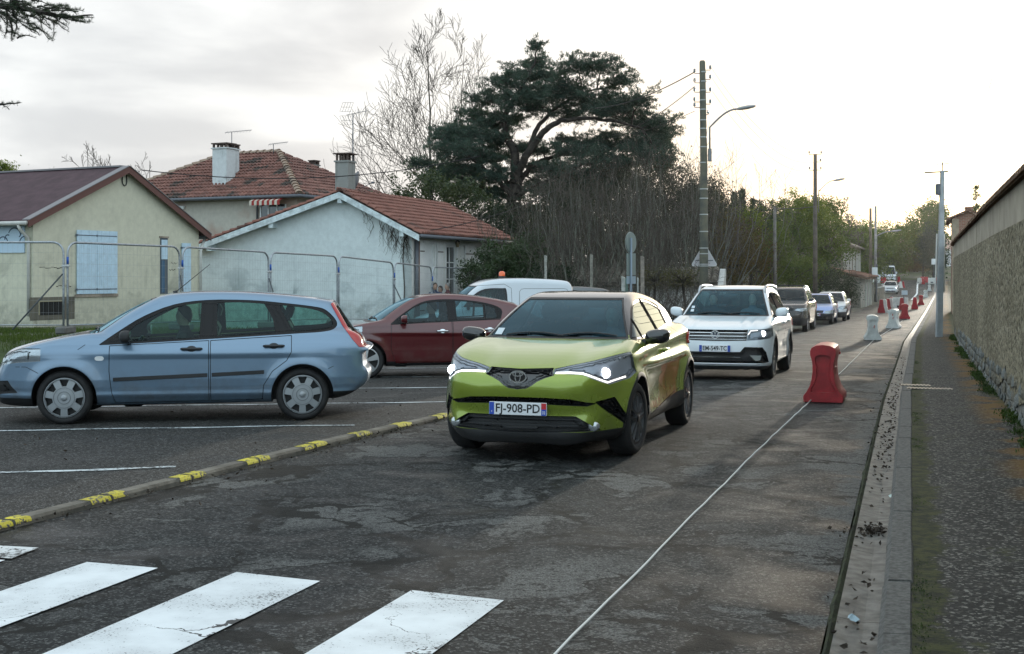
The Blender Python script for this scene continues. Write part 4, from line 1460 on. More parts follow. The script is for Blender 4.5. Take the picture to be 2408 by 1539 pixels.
# ---- white van with beacon
def white_van():
	sp = dict(L=4.02,hw=0.84,h=0.03,axf=0.78,axr=3.38,rt=0.31,R=0.36,
			  low=[(0.14,0.22),(0.03,0.30),(0.0,0.5),(0.05,0.72),(0.16,0.86),(0.5,1.0),(0.9,1.10),(1.3,1.12),(3.9,1.12),(4.0,0.9),(4.03,0.5),(3.95,0.32),(3.6,0.25),(1.2,0.22)],
			  green=[(0.72,1.0),(0.88,1.13),(1.15,1.40),(1.42,1.62),(1.70,1.765),(2.05,1.83),(2.6,1.85),(3.2,1.835),(3.72,1.80),(3.90,1.74),(3.97,1.55),(4.0,1.1),(3.95,0.8),(0.85,0.8)],
			  wz=[(0.2,0.78),(0.35,0.83),(0.7,0.84),(1.1,0.82)],
			  gw=(1.05,0.82,0.16),fcorner=(0.7,0.22,2.2),rcorner=(0.25,0.08,2.4),bow=(0.2,0.05),gbow=(0.18,0.04),gtaper=(0.10,0.02),round=(0.07,0.12))
	mat = paint('van_white_lacquer',(0.60,0.65,0.70),0.0,0.35,0.2)
	c = Car('van','white panel van with an orange beacon on its roof, parked beyond the red hatchback','van',sp,mat)
	c.windows(spline([(1.24,1.15,0),(1.5,1.44),(1.78,1.585),(2.2,1.60),(2.30,1.56),(2.33,1.15,0)],True,3),[spline([(1.36,1.18,0),(1.58,1.43),(1.82,1.55),(2.18,1.57),(2.26,1.53),(2.28,1.18,0)],True,3)],M_GLASS,trim=M_BLACK)
	c.windscreen(1.15,1.64,0.10,2.0)
	c.rear_screen(1.2,1.6,0.15,3.7)
	c.arches()
	c.doors([[(1.22,1.13),(1.22,1.42),(1.60,1.66),(2.25,1.70),(2.42,1.60),(2.44,0.30),(1.32,0.29)]],[(2.12,2.32,0.95)],M_BLACK)
	hl = c.take(front_f([(0.45,0.66),(0.55,0.86),(0.86,0.92),(0.86,0.70)],0.6,sym=True),1)
	c.headlight(hl,[(0.64,0.76,0.07)],house=M_LAMPOFF)
	g = c.take(front_f(mirror_poly([(0,0.56),(0.40,0.56),(0.42,0.70),(0,0.70)]),0.4),1)
	put('grille',sink(g,0.03),M_BLACK,c.root)
	b = c.take(lambda V: np.maximum(V[:,2] - 0.50,np.minimum(V[:,0] - 0.55,3.75 - V[:,0])),1)
	put('bumper',sink(b,-0.015),M_BLACK,c.root)
	tl = c.take(rear_f([(0.70,0.75),(0.9,0.75),(0.9,1.2),(0.74,1.2)],3.85,sym=True),1)
	c.pair('tail_light',tl,M_REDLENS,-0.008)
	pts = near_points((2.62,1.52),(2.66,1.575),2) + near_points((2.74,1.59),(3.7,1.59),8) + near_points((3.78,1.575),(3.82,1.52),2)
	c.line_gap(pts,0.008,'crease_shade')  # panel crease: its shade drawn as a thin dark line on the skin
	c.line_gap([(2.62,1.52),(2.60,1.1),(2.60,0.5)],0.008,'crease_shade')
	c.body()
	c.plate('AK-831-LV',0.40)
	c.wheels('cap',0.20,0.18)
	c.mirror(1.36,1.20,M_BLACK,(0.10,0.17,0.24))
	c.cabin(2.05,0.75,rear=False,wheel=True)
	c.wiper(1.165)
	xb = 2.30
	z = c.tz(xb,0)
	be = MB().lathe([(0.085,-0.03),(0.085,0.045),(0.075,0.05)],20,M=Matrix.Translation((xb,0,z)),cap=True).build('beacon_base',M_BLACK,c.root,False)
	MB().lathe([(0.078,0.05),(0.078,0.11),(0.068,0.145),(0.04,0.165),(0.001,0.17)],20,M=Matrix.Translation((xb,0,z))).build('beacon',pbr('beacon_orange',(0.80,0.11,0.01),0.15,coat=1.0),c.root,True)
	z = c.tz(1.55,0.1)
	MB().tube([(1.53,0.1,z - 0.02),(1.57,0.1,z + 0.03)],[0.022,0.012],6).tube([(1.56,0.1,z + 0.02),(1.80,0.1,z + 0.22)],0.005,5).build('aerial',M_BLACK,c.root)
	return c
# ---- cars seen small, farther along the road
def far_car(name,label,mat,L,hw,H,kind='hatch',group=None,lit=False,h=0.042,bumper=None,hl=(0.68,0.11),glassmat=None,rails=False,plate='DS-582-ZB',grille=0.16,mirror_mat=None,white_side=None):
	k = H / 1.47
	kl = L / 4.3
	if kind == 'hatch':
		low = [(0.16,0.20),(0.04,0.28),(0.0,0.45),(0.03,0.62),(0.12,0.76),(0.3,0.86),(0.6,0.915),(0.95,0.965),(1.2,0.99),(1.7,0.97),(2.8,1.0),(3.7,1.03),(4.1,0.98),(4.24,0.75),(4.30,0.5),(4.2,0.32),(3.9,0.24),(1.2,0.21)]
		grn = [(0.92,0.88),(1.06,0.975),(1.42,1.19),(1.74,1.37),(2.0,1.445),(2.4,1.47),(2.9,1.455),(3.5,1.40),(3.85,1.34,0),(4.05,1.12),(4.2,0.95),(4.1,0.8),(1.0,0.8)]
	elif kind == 'suv':
		low = [(0.16,0.22),(0.04,0.28),(0.0,0.45),(0.02,0.66),(0.06,0.80),(0.2,0.89),(0.6,0.945),(0.95,0.985),(1.2,1.0),(1.7,0.98),(2.8,1.0),(3.7,1.03),(4.1,0.98),(4.24,0.75),(4.30,0.5),(4.2,0.34),(3.9,0.27),(1.2,0.24)]
		grn = [(0.98,0.9),(1.12,0.985),(1.46,1.20),(1.76,1.365),(2.0,1.44),(2.4,1.47),(3.2,1.47),(3.85,1.42),(4.05,1.36,0),(4.18,1.12),(4.24,0.95),(4.1,0.8),(1.0,0.8)]
	else:
		low = [(0.10,0.15),(0.03,0.2),(0.0,0.3),(0.02,0.46),(0.08,0.56),(0.3,0.64),(0.5,0.67),(0.8,0.68),(4.2,0.7),(4.27,0.5),(4.30,0.3),(4.2,0.2),(3.9,0.17),(1.2,0.15)]
		grn = [(0.35,0.6),(0.46,0.68),(0.62,0.90),(0.82,1.16),(1.02,1.36),(1.25,1.445),(1.6,1.47),(3.6,1.47),(4.15,1.44),(4.27,1.30),(4.30,0.8),(4.2,0.5),(0.45,0.5)]
	low = [(x * kl,z * k) for x,z,*_ in low]
	grn = [(p[0] * kl,p[1] * k,*p[2:]) for p in grn]
	rt = 0.31 if kind != 'suv' else 0.35
	if kind == 'bus':
		rt = 0.34
		bz = 0.66 * k
	else:
		bz = 0.955 * k
	gz1 = H * 0.93
	sp = dict(L=L,hw=hw,h=h,axf=(0.20 if kind != 'bus' else 0.19) * L,axr=0.815 * L,rt=rt,R=rt + 0.05,low=low,green=grn,
			  wz=[(0.15,hw - 0.10),(0.3,hw - 0.04),(0.5,hw),(0.75 * k,hw),(bz,hw - 0.03),(bz + 0.12,hw - 0.09)],
			  gw=(bz,hw - 0.06,(0.46 if kind == 'hatch' else 0.36 if kind == 'suv' else 0.10)),fcorner=(0.7 * kl,0.22,2.2),rcorner=(0.5,0.14,2.4),bow=(0.17,0.08),gbow=(0.16,0.08),flare=(0.015,0.08))
	c = Car(name,label,'van' if kind == 'bus' else 'car',sp,mat,group)
	g = glassmat or M_GLASSD
	ws = lambda x: [p for p in x]
	if kind == 'bus':
		c.windows([(0.80 * kl,bz + 0.06),(0.98 * kl,1.16 * k),(1.2 * kl,1.30 * k),(4.1 * kl,1.30 * k),(4.1 * kl,bz + 0.10),(1.0 * kl,bz + 0.05)],
				  [[(0.92 * kl,bz + 0.09),(1.06 * kl,1.13 * k),(1.25 * kl,1.27 * k),(1.75 * kl,1.27 * k),(1.75 * kl,bz + 0.10)],[(1.85 * kl,bz + 0.12),(1.85 * kl,1.27 * k),(3.0 * kl,1.27 * k),(3.0 * kl,bz + 0.12)],[(3.08 * kl,bz + 0.12),(3.08 * kl,1.27 * k),(4.05 * kl,1.27 * k),(4.05 * kl,bz + 0.12)]],g,M_BLACK,0)
		c.windscreen(bz + 0.07,1.33 * k,0.09,1.6 * kl,g)
	else:
		top = 1.385 * k
		c.windows([(1.28 * kl,bz + 0.0),(1.62 * kl,1.19 * k),(1.95 * kl,1.345 * k),(2.4 * kl,top),(3.0 * kl,top - 0.01),(3.5 * kl,1.31 * k),(3.75 * kl,1.18 * k),(3.7 * kl,1.03 * k),(2.8 * kl,1.0 * k)],
				  [[(1.5 * kl,bz + 0.03),(1.68 * kl,1.19 * k),(1.98 * kl,1.325 * k),(2.35 * kl,1.36 * k),(2.37 * kl,bz + 0.04)],[(2.47 * kl,bz + 0.05),(2.46 * kl,1.36 * k),(3.05 * kl,1.345 * k),(3.25 * kl,1.06 * k)],[(3.35 * kl,1.07 * k),(3.16 * kl,1.33 * k),(3.45 * kl,1.29 * k),(3.66 * kl,1.17 * k),(3.62 * kl,1.06 * k)]],g,M_BLACK,0)
		c.windscreen(0.995 * k,1.375 * k,0.085,2.3 * kl,g)
		c.rear_screen(1.05 * k,1.33 * k,0.1,3.6 * kl,g)
	c.arches()
	if kind == 'bus':
		c.doors([[(1.0 * kl,bz + 0.03),(1.78 * kl,bz + 0.06),(1.80 * kl,0.28),(1.15 * kl,0.28)]],[None],M_BLACK)
	else:
		c.doors([[(1.32 * kl,bz - 0.01),(2.40 * kl,bz + 0.01),(2.42 * kl,0.27),(1.36 * kl,0.26)],[(2.44 * kl,bz + 0.01),(3.24 * kl,bz + 0.03),(3.20 * kl,0.75),(3.0 * kl,0.28),(2.44 * kl,0.27)]],[(2.14 * kl,2.32 * kl,bz - 0.12),(2.98 * kl,3.14 * kl,bz - 0.10)],M_BLACK)
	z0,dz = hl[0] * k,hl[1] * k
	if kind == 'bus':
		z0,dz = 0.45 * k,0.10 * k
	P = c.take(front_f([(hw * 0.52,z0 - dz * 0.4),(hw * 0.62,z0 + dz * 0.5),(hw * 1.05,z0 + dz),(hw * 1.05,z0 - dz * 0.4),(hw * 0.8,z0 - dz)],0.7,sym=True),1)
	c.headlight(P,[(hw * 0.76,z0,dz * 0.55)],lit,house=M_LAMPOFF)
	if grille:
		gz = z0
		gg = c.take(front_f(mirror_poly([(0,gz - 0.05),(hw * 0.46,gz - 0.05),(hw * 0.50,gz + grille * 0.4),(0,gz + grille * 0.4)]),0.5),1)
		put('grille',sink(gg,0.02),M_BLACK,c.root)
	gg = c.take(front_f(mirror_poly([(0,0.27),(hw * 0.6,0.27),(hw * 0.62,0.27 + 0.11 * k),(0,0.27 + 0.11 * k)]),0.5),1)
	put('lower_intake',sink(gg,0.02),M_BLACK,c.root)
	if bumper:
		b = c.take(lambda V: np.maximum(V[:,2] - bumper[0],np.minimum(V[:,0] - 0.16 * L,0.86 * L - V[:,0])),1)
		put('bumper',sink(b,-0.01),bumper[1],c.root)
	tl = c.take(rear_f([(hw * 0.6,0.75 * k),(hw * 1.1,0.75 * k),(hw * 1.1,0.98 * k),(hw * 0.65,0.98 * k)],0.88 * L,sym=True),0)
	c.pair('tail_light',tl,M_REDLENS,-0.01)
	c.body()
	c.plate(plate,0.44 if kind != 'bus' else 0.42)
	c.wheels('five',rt - 0.085,0.19,M_ALU,0,0.03)
	c.mirror(1.5 * kl if kind != 'bus' else 0.92 * kl,(1.04 * k) if kind != 'bus' else bz + 0.25,mirror_mat or mat,(0.13,0.19,0.14) if kind != 'bus' else (0.1,0.2,0.34))
	c.cabin(2.25 * kl if kind != 'bus' else 1.75 * kl,bz - 0.36,rear=kind != 'bus')
	if rails:
		r = MB()
		for sg in (-1,1):
			xs = np.linspace(1.95 * kl,3.7 * kl,9)
			r.tube([(x,sg * hw * 0.66,c.tz(x,hw * 0.66) + (0.05 if 0 < i < 8 else 0.0)) for i,x in enumerate(xs)],0.02,6)
		r.build('roof_rail',M_ALU,c.root,True)
		b = MB()
		for x in (2.2 * kl,3.2 * kl):
			b.bbox(x - 0.04,x + 0.04,-hw * 0.70,hw * 0.70,c.tz(x,0) + 0.045,c.tz(x,0) + 0.075,0.01)
		b.build('roof_bars',M_BLACK,c.root)
	return c
# ------------------------------------------------------------------ the lie of the land
_PZ = [(-60,0.0),(0,0),(14,0),(22,-0.14),(30,-0.26),(39,-0.37),(50,-0.5),(63,-0.62),(80,-0.70),(100,-0.75),(125,-0.77),(148,-0.66),(165,0.10),(178,0.42),(200,0.80),(215,0.92),(260,1.0),(600,5.0),(5000,5.0)]
def P_(Y):
	Y = np.asarray(Y,float)
	return sum(np.interp(Y + d,*zip(*_PZ)) for d in (-3,-1.5,0,1.5,3)) / 5
_KX = [(-60,-18.85),(-8,-2.64),(5.26,1.494),(17.9,5.43),(38.5,12.0),(60,19.2),(115,37.8),(165,54.8),(182,60.6),(190,65),(198,74),(214,92)]
_LX = [(-60,-29.4),(0,-6.52),(8.35,-3.34),(15.1,-0.77),(30,4.6),(50,11.0),(75,19.5),(94,26.2),(115,33.2),(150,44.6),(165,49.0),(182,54.0),(190,52),(198,44),(214,25)]
_FL = [(-60,-60),(3,-45),(23.5,-40),(25.5,-9.6),(31,-6.4),(39,-2.6),(45,0.6),(47,2.2),(49,6.0),(52,11.6)]
def KX(Z):
	return np.interp(Z,*zip(*_KX))
def LX(Z):
	return np.interp(Z,*zip(*_LX))
def FL(Z):
	return np.interp(Z,*zip(*_FL))
def sstep(a,b,x):
	t = np.clip((x - a) / (b - a),0,1)
	return t * t * (3 - 2 * t)
def T_(X,Y):
	"""natural ground height"""
	X = np.asarray(X,float)
	Y = np.asarray(Y,float)
	z = P_(Y)
	left = FL(np.clip(Y,3,52))
	bank = 0.44 * sstep(0.0,2.0,left - X + 0.3) * sstep(23.5,27.0,Y) * (1 - sstep(33,46,Y))
	z = z + bank
	z = z + 0.6 * sstep(52,90,Y) * sstep(0,25,LX(np.clip(Y,50,180)) - 3 - X)
	z = z + 2.2 * sstep(186,240,Y)
	return z
def g3(X,Y,dz=0.0):
	return (float(X),float(Y),float(T_(X,Y)) + dz)
def build_ground():
	def steps(pts):
		out = []
		for a,b,s in pts:
			out += list(np.arange(a,b,s))
		return np.array(out)
	xs = np.concatenate([[-4000,-1200,-400,-160],steps([(-90,-45,5),(-45,30,1.0),(30,80,2.5),(80,140,6)]),[160,400,1200,4000]])
	ys = np.concatenate([[-4000,-900,-200,-60],steps([(-30,3,3),(3,60,1.0),(60,120,2.5),(120,240,4)]),[270,400,900,2000,5000]])
	X,Y = np.meshgrid(xs,ys,indexing='ij')
	Z = T_(X,Y)
	lx = np.where(Y < 48,FL(np.clip(Y,-60,52)),LX(np.clip(Y,-60,214)))
	rx = KX(np.clip(Y,-60,214)) + 1.9
	inside = (X > lx - 0.2) & (X < rx) & (Y < 216)
	Z = Z - np.where(inside,0.22,0.0)
	V = np.stack([X,Y,Z],-1).reshape(-1,3)
	n,m = len(xs),len(ys)
	i,j = np.meshgrid(np.arange(n - 1),np.arange(m - 1),indexing='ij')
	a = (i * m + j).ravel()
	Q = np.stack([a,a + m,a + m + 1,a + 1],1)
	mt,T,out = new_mat('soil_and_turf')
	p = T.n('ShaderNodeBsdfPrincipled',i_Roughness=0.95)
	tc = T.n('ShaderNodeTexCoord')
	n1 = T.noise(tc.outputs['Object'],0.35,5,0.65)
	n2 = T.noise(tc.outputs['Object'],3.0,5,0.7)
	soil = T.mix(T.maprange(n2,0.3,0.7),(0.075,0.062,0.048),(0.13,0.12,0.10))
	turf = T.mix(T.maprange(n2,0.3,0.7),(0.035,0.055,0.015),(0.06,0.085,0.025))
	T.link(T.mix(T.maprange(n1,0.42,0.60),turf,soil),p.inputs['Base Color'])
	b = T.n('ShaderNodeBump',i_Strength=0.6,i_Distance=0.03,i_Height=n2)
	T.link(b.outputs[0],p.inputs['Normal'])
	T.link(p.outputs[0],out.inputs[0])
	o = mk('ground',V,Q,mt,None,True)
	tag(o,'open ground of soil and rough turf',None,None,'structure')
	return o
def strip(name,zs,xa,xb,nx,zf,mat,parent=None,uvs=True):
	"""sheet following the road; columns from xa(Z) to xb(Z)"""
	n = len(zs)
	V,U = [],[]
	A,B = np.asarray(xa(zs)),np.asarray(xb(zs))
	for i in range(n):
		for k in range(nx + 1):
			t = k / nx
			x = A[i] + (B[i] - A[i]) * t
			V.append((x,zs[i],zf(x,zs[i],t)))
			U.append((t,zs[i]))
	Q = [(i * (nx + 1) + k,i * (nx + 1) + k + 1,(i + 1) * (nx + 1) + k + 1,(i + 1) * (nx + 1) + k) for i in range(n - 1) for k in range(nx)]
	o = mk(name,np.array(V),np.array(Q),mat,parent,True)
	uv = o.data.uv_layers.new(name='UVMap')
	idx = np.empty(len(o.data.loops),dtype=np.int32)
	o.data.loops.foreach_get('vertex_index',idx)
	uv.data.foreach_set('uv',np.array(U,dtype=np.float32)[idx].ravel())
	return o
def asphalt(name,base=(0.017,0.0195,0.0205),worn=(0.135,0.138,0.134),patch=(0.009,0.0105,0.011),rough=(0.42,0.76),cracks=1.0,grain=1.0,spec=0.17,wornk=1.0):
	m,T,out = new_mat(name)
	p = T.n('ShaderNodeBsdfPrincipled')
	p.inputs['Specular IOR Level'].default_value = spec
	tc = T.n('ShaderNodeTexCoord')
	ob = tc.outputs['Object']
	big = T.noise(ob,0.28,4,0.55)
	mid = T.noise(ob,1.1,6,0.62,0.6)
	fin = T.noise(ob,90.0,3,0.8)
	gr = T.n('ShaderNodeTexVoronoi',i_Scale=75.0)
	T.link(ob,gr.inputs['Vector'])
	wm = T.maprange(mid,0.535,0.562)
	wm = T.math('MULTIPLY',wm,T.maprange(big,0.40,0.50))
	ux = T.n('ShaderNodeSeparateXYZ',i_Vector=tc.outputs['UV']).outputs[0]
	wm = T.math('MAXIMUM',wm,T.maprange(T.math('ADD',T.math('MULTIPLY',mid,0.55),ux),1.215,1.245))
	wm = T.math('MULTIPLY',wm,T.maprange(T.noise(ob,26.0,4,0.7),0.30,0.50))
	pm = T.maprange(big,0.56,0.60)
	st = T.maprange(mid,0.30,0.58)
	col = T.mix(st,tuple(c * 0.72 for c in base),tuple(c * 1.15 for c in base))
	col = T.mix(T.math('MULTIPLY',pm,0.55),col,patch)
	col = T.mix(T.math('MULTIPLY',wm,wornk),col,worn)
	rim = T.math('MULTIPLY',T.math('MULTIPLY',T.maprange(mid,0.515,0.530),T.maprange(mid,0.545,0.532)),T.maprange(big,0.40,0.50))
	col = T.mix(T.math('MULTIPLY',rim,0.75 * cracks,clamp=True),col,(0.008,0.009,0.009))
	n8 = T.noise(ob,16.0,5,0.75)
	col = T.mix(T.math('MULTIPLY',T.maprange(n8,0.52,0.66),0.5 * grain,clamp=True),col,(0.085,0.087,0.084))
	col = T.mix(T.maprange(n8,0.47,0.34),col,(0.006,0.007,0.007))
	chip = T.n('ShaderNodeSeparateColor',i_Color=gr.outputs['Color'])
	cf = T.math('MULTIPLY',T.maprange(chip.outputs[0],0.70,0.95,smooth=False),0.62 * grain)
	col = T.mix(cf,col,(0.20,0.205,0.20))
	dk = T.math('MULTIPLY',T.maprange(fin,0.56,0.40),0.75 * grain)
	col = T.mix(dk,col,tuple(c * 0.3 for c in base))
	h = T.math('MULTIPLY',fin,0.9)
	if cracks:
		wv = T.n('ShaderNodeTexNoise',i_Scale=2.2,i_Detail=5,i_Roughness=0.65)
		T.link(ob,wv.inputs['Vector'])
		off = T.vmath('MULTIPLY',T.vmath('SUBTRACT',wv.outputs['Color'],(0.5,0.5,0.5)),(0.8,0.8,0))
		v1 = T.n('ShaderNodeTexVoronoi',feature='DISTANCE_TO_EDGE',i_Scale=0.62)
		T.link(T.vmath('ADD',ob,off),v1.inputs['Vector'])
		v2 = T.n('ShaderNodeTexVoronoi',feature='DISTANCE_TO_EDGE',i_Scale=2.7)
		T.link(T.vmath('ADD',ob,T.vmath('MULTIPLY',off,(0.35,0.35,0))),v2.inputs['Vector'])
		wdt = T.math('MULTIPLY',T.maprange(T.noise(ob,0.9,3),0.33,0.70),0.034 * cracks)
		c1 = T.math('LESS_THAN',v1.outputs[0],wdt)
		crz = T.maprange(T.noise(ob,0.42,3),0.53,0.62)
		c2 = T.math('LESS_THAN',v2.outputs[0],T.math('MULTIPLY',crz,0.05))
		ck = T.math('MAXIMUM',c1,c2)
		col = T.mix(T.math('MULTIPLY',ck,0.92),col,(0.006,0.007,0.006))
		h = T.math('SUBTRACT',h,T.math('MULTIPLY',ck,1.6))
	h = T.math('ADD',h,T.math('MULTIPLY',T.math('MAXIMUM',wm,0.0),-0.5))
	h = T.math('ADD',h,T.math('MULTIPLY',mid,0.5))
	T.link(col,p.inputs['Base Color'])
	T.link(T.math('ADD',T.math('MULTIPLY',T.math('MAXIMUM',st,wm),rough[1] - rough[0]),rough[0]),p.inputs['Roughness'])
	b = T.n('ShaderNodeBump',i_Strength=0.8,i_Distance=0.006,i_Height=h)
	T.link(b.outputs[0],p.inputs['Normal'])
	T.link(p.outputs[0],out.inputs[0])
	MATS[name] = m
	return m
def quad_on_road(P4,dz,n=10):
	"""four ground corners (X, Y) -> sheet just above the road"""
	(a,b,c,d) = [np.array(p,float) for p in P4]
	V,Q = [],[]
	for i in range(n + 1):
		for k in range(5):
			l,r = a + (d - a) * i / n,b + (c - b) * i / n
			p = l + (r - l) * k / 4
			V.append((p[0],p[1],float(P_(p[1])) + dz))
	for i in range(n):
		for k in range(4):
			Q.append((i * 5 + k,i * 5 + k + 1,(i + 1) * 5 + k + 1,(i + 1) * 5 + k))
	return V,Q
def road_paint(name,col,wear=0.5,scale=30.0):
	"""worn paint: the road shows through where it has gone"""
	if name in MATS:
		return MATS[name]
	m,T,out = new_mat(name)
	p = T.n('ShaderNodeBsdfPrincipled',i_Roughness=0.65)
	tc = T.n('ShaderNodeTexCoord')
	ob = tc.outputs['Object']
	n1 = T.noise(ob,scale,5,0.75)
	n2 = T.noise(ob,2.2,4,0.6)
	f = T.maprange(T.math('ADD',n1,T.math('MULTIPLY',n2,0.5)),0.54 + 0.22 * wear,0.48 + 0.22 * wear)
	wv = T.n('ShaderNodeTexNoise',i_Scale=2.2,i_Detail=5,i_Roughness=0.65)
	T.link(ob,wv.inputs['Vector'])
	off = T.vmath('MULTIPLY',T.vmath('SUBTRACT',wv.outputs['Color'],(0.5,0.5,0.5)),(0.8,0.8,0))
	v1 = T.n('ShaderNodeTexVoronoi',feature='DISTANCE_TO_EDGE',i_Scale=0.62)
	T.link(T.vmath('ADD',ob,off),v1.inputs['Vector'])
	ck = T.math('LESS_THAN',v1.outputs[0],T.math('MULTIPLY',T.maprange(T.noise(ob,0.9,3),0.35,0.75),0.011))
	f = T.math('MAXIMUM',f,ck)
	dirt = T.mix(T.maprange(n2,0.35,0.7),tuple(c * 0.78 for c in col),col)
	T.link(T.mix(f,dirt,(0.05,0.052,0.053)),p.inputs['Base Color'])
	b = T.n('ShaderNodeBump',i_Strength=0.5,i_Distance=0.004,i_Height=T.noise(ob,90,3,0.8))
	T.link(b.outputs[0],p.inputs['Normal'])
	T.link(p.outputs[0],out.inputs[0])
	MATS[name] = m
	return m
def along(z0,z1,a,b,s,xf):
	"""pieces of length s along a line X = xf(Z): yields corner function and index"""
	z = z0
	k = 0
	while z < z1:
		x0,x1 = float(xf(z)),float(xf(z + 1))
		L = math.hypot(x1 - x0,1.0)
		dz = s / L
		yield k,z,dz,(x1 - x0) / L,1.0 / L
		z += dz
		k += 1
def build_road():
	zs = np.concatenate([np.arange(-8,40,0.5),np.arange(40,216,1.5)])
	gut = lambda Z: KX(Z) - 0.26
	cam_f = lambda x,z,t: float(P_(z)) + 0.04 * (0.25 - (t - 0.5) ** 2)
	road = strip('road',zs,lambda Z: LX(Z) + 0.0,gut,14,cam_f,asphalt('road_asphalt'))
	tag(road,'cracked damp asphalt road',None,None,'structure')
	park = strip('parking_area',np.concatenate([np.arange(-8,24,1.0),np.arange(24,47,0.5)]),lambda Z: FL(Z),lambda Z: LX(Z) - 0.13,10,lambda x,z,t: float(P_(z)) + 0.012,
				 asphalt('parking_asphalt',(0.020,0.020,0.019),(0.065,0.06,0.055),rough=(0.6,0.85),cracks=0.0,grain=1.5,spec=0.3,wornk=0.3))
	tag(park,'dark gritty parking area',None,None,'structure')
	verge = strip('verge',np.arange(46,186,1.5),lambda Z: LX(Z) - 4.0,lambda Z: LX(Z),4,lambda x,z,t: float(P_(z)) + 0.10 * (1 - t) + 0.01 - 0.02,pbr('verge_soil',(0.075,0.075,0.055),0.95,vary=0.5,vscale=2.0,bump=0.5,bscale=8))
	tag(verge,'narrow soil verge along the road',None,None,'structure')
	# crossing stripes
	wp = road_paint('crossing_white',(0.78,0.82,0.84),0.5,55)
	d = np.array((0.318,0.948))
	for a,b,L in (((-0.529,6.75),(-0.041,6.54),4.0),((-1.54,7.16),(-1.04,6.95),4.0),((-2.457,7.41),(-2.005,7.26),4.0),((-3.42,7.62),(-2.95,7.46),4.0)):
		a,b = np.array(a),np.array(b)
		mk('crossing_stripe',*quad_on_road([a,b,b - d * L,a - d * L],0.016),wp,road)
	V,Q = quad_on_road([(-3.42,7.92),(-2.88,7.80),(-2.93,7.50),(-3.46,7.66)],0.016,4)
	mk('worn_stripe',V,Q,road_paint('worn_white',(0.62,0.65,0.66),1.0,22),road)
	# bay lines
	lw = road_paint('bay_white',(0.60,0.66,0.68),0.85,26)
	for (xa,za),(xb,zb) in (((-1.75,14.30),(-8.0,13.35)),((-2.90,11.06),(-8.0,9.85)),((-0.75,17.28),(-7.0,16.3)),((0.25,20.2),(-6.0,19.25)),((1.2,23.05),(-5.0,22.1)),((2.2,25.9),(-4.0,24.95)),((3.0,28.7),(-3.5,27.7))):
		n = np.array((-(zb - za),xb - xa))
		n = n / np.linalg.norm(n) * 0.045
		a,b = np.array((xa,za)),np.array((xb,zb))
		V,Q = [],[]
		for i in range(33):
			p = a + (b - a) * i / 32
			w = n * (1 + 0.18 * math.sin(i * 2.3) + 0.15 * math.sin(i * 5.1))
			p = p + n * 0.5 * math.sin(i * 0.7 + za)
			for s in (1,-1):
				q = p + w * s
				V.append((q[0],q[1],float(P_(q[1])) + 0.018))
		Q = [(2 * i,2 * i + 1,2 * i + 3,2 * i + 2) for i in range(32)]
		mk('bay_line',V,Q,lw,park)
	# far centre line
	V,Q = [],[]
	zz = np.arange(120,186,3.0)
	for z in zz:
		x = LX(z) * 0.45 + KX(z) * 0.55
		V += [(x - 0.10,z,float(P_(z)) + 0.028),(x + 0.10,z,float(P_(z)) + 0.028)]
	mk('centre_line',V,[(2 * i,2 * i + 1,2 * i + 3,2 * i + 2) for i in range(len(zz) - 1)],wp,road)
	# right-hand kerb, one stone after another
	km = pbr('kerb_concrete',(0.095,0.095,0.09),0.8,vary=0.45,vscale=38.0,bump=0.6,bscale=120)
	kerb = tag(empty('kerb'),'long concrete kerb beside the pavement',None,None,'structure')
	far = MB()
	rr = random.Random(3)
	for k,z,dz,ux,uy in along(-3,186,0,0,1.0,KX):
		x = float(KX(z))
		j = 0.006
		L = 1.0 - 2 * j
		zb = float(P_(z))
		sl = (float(P_(z + dz)) - zb)
		vs,fs = [],[]
		prof = [(0.0,-0.10),(0.0,0.085),(0.025,0.118),(0.135,0.122),(0.145,0.11),(0.145,-0.10)]
		dy = rr.uniform(-0.004,0.004)
		for t in (j,1 - j):
			for (w,h) in prof:
				vs.append((x + ux * t + uy * (w + dy),z + uy * t - ux * (w + dy),zb + sl * t + h + dy))
		n = len(prof)
		fs = [(i,i + 1,n + i + 1,n + i) for i in range(n - 1)] + [tuple(range(n))[::-1],tuple(range(n,2 * n))]
		if z < 60:
			mk('kerb_stone',vs,fs,km,kerb)
		else:
			far.add(vs,fs)
	o = far.build('kerb_stones_beyond',km,kerb)
	o['kind'] = 'stuff'
	# gutter slabs
	gm = pbr('gutter_concrete',(0.12,0.118,0.108),0.6,vary=0.45,vscale=9,bump=0.4,bscale=150)
	gut_o = tag(empty('gutter'),'pale concrete gutter beside the kerb',None,None,'structure')
	far = MB()
	for k,z,dz,ux,uy in along(-3,186,0,0,1.6,KX):
		x = float(KX(z))
		L = 1.6
		zb,sl = float(P_(z)),float(P_(z + dz)) - float(P_(z))
		vs = []
		for t in (0.004,L - 0.004):
			for (w,h) in ((-0.205,-0.08),(-0.205,0.016),(-0.08,-0.004),(-0.003,0.004),(-0.003,-0.08)):
				vs.append((x + ux * t + uy * w,z + uy * t - ux * w,zb + sl * t / L + h))
		fs = [(i,i + 1,6 + i,5 + i) for i in range(4)] + [(4,3,2,1,0),(5,6,7,8,9)]
		if z < 60:
			mk('gutter_slab',vs,fs,gm,gut_o)
		else:
			far.add(vs,fs)
	o = far.build('gutter_slabs_beyond',gm,gut_o)
	o['kind'] = 'stuff'
	# mossy joint between road and gutter
	mm = pbr('joint_moss',(0.022,0.028,0.010),1.0,vary=0.6,vscale=7,bump=1.0,bscale=60)
	V,Q = [],[]
	zz = np.arange(-3,90,0.12)
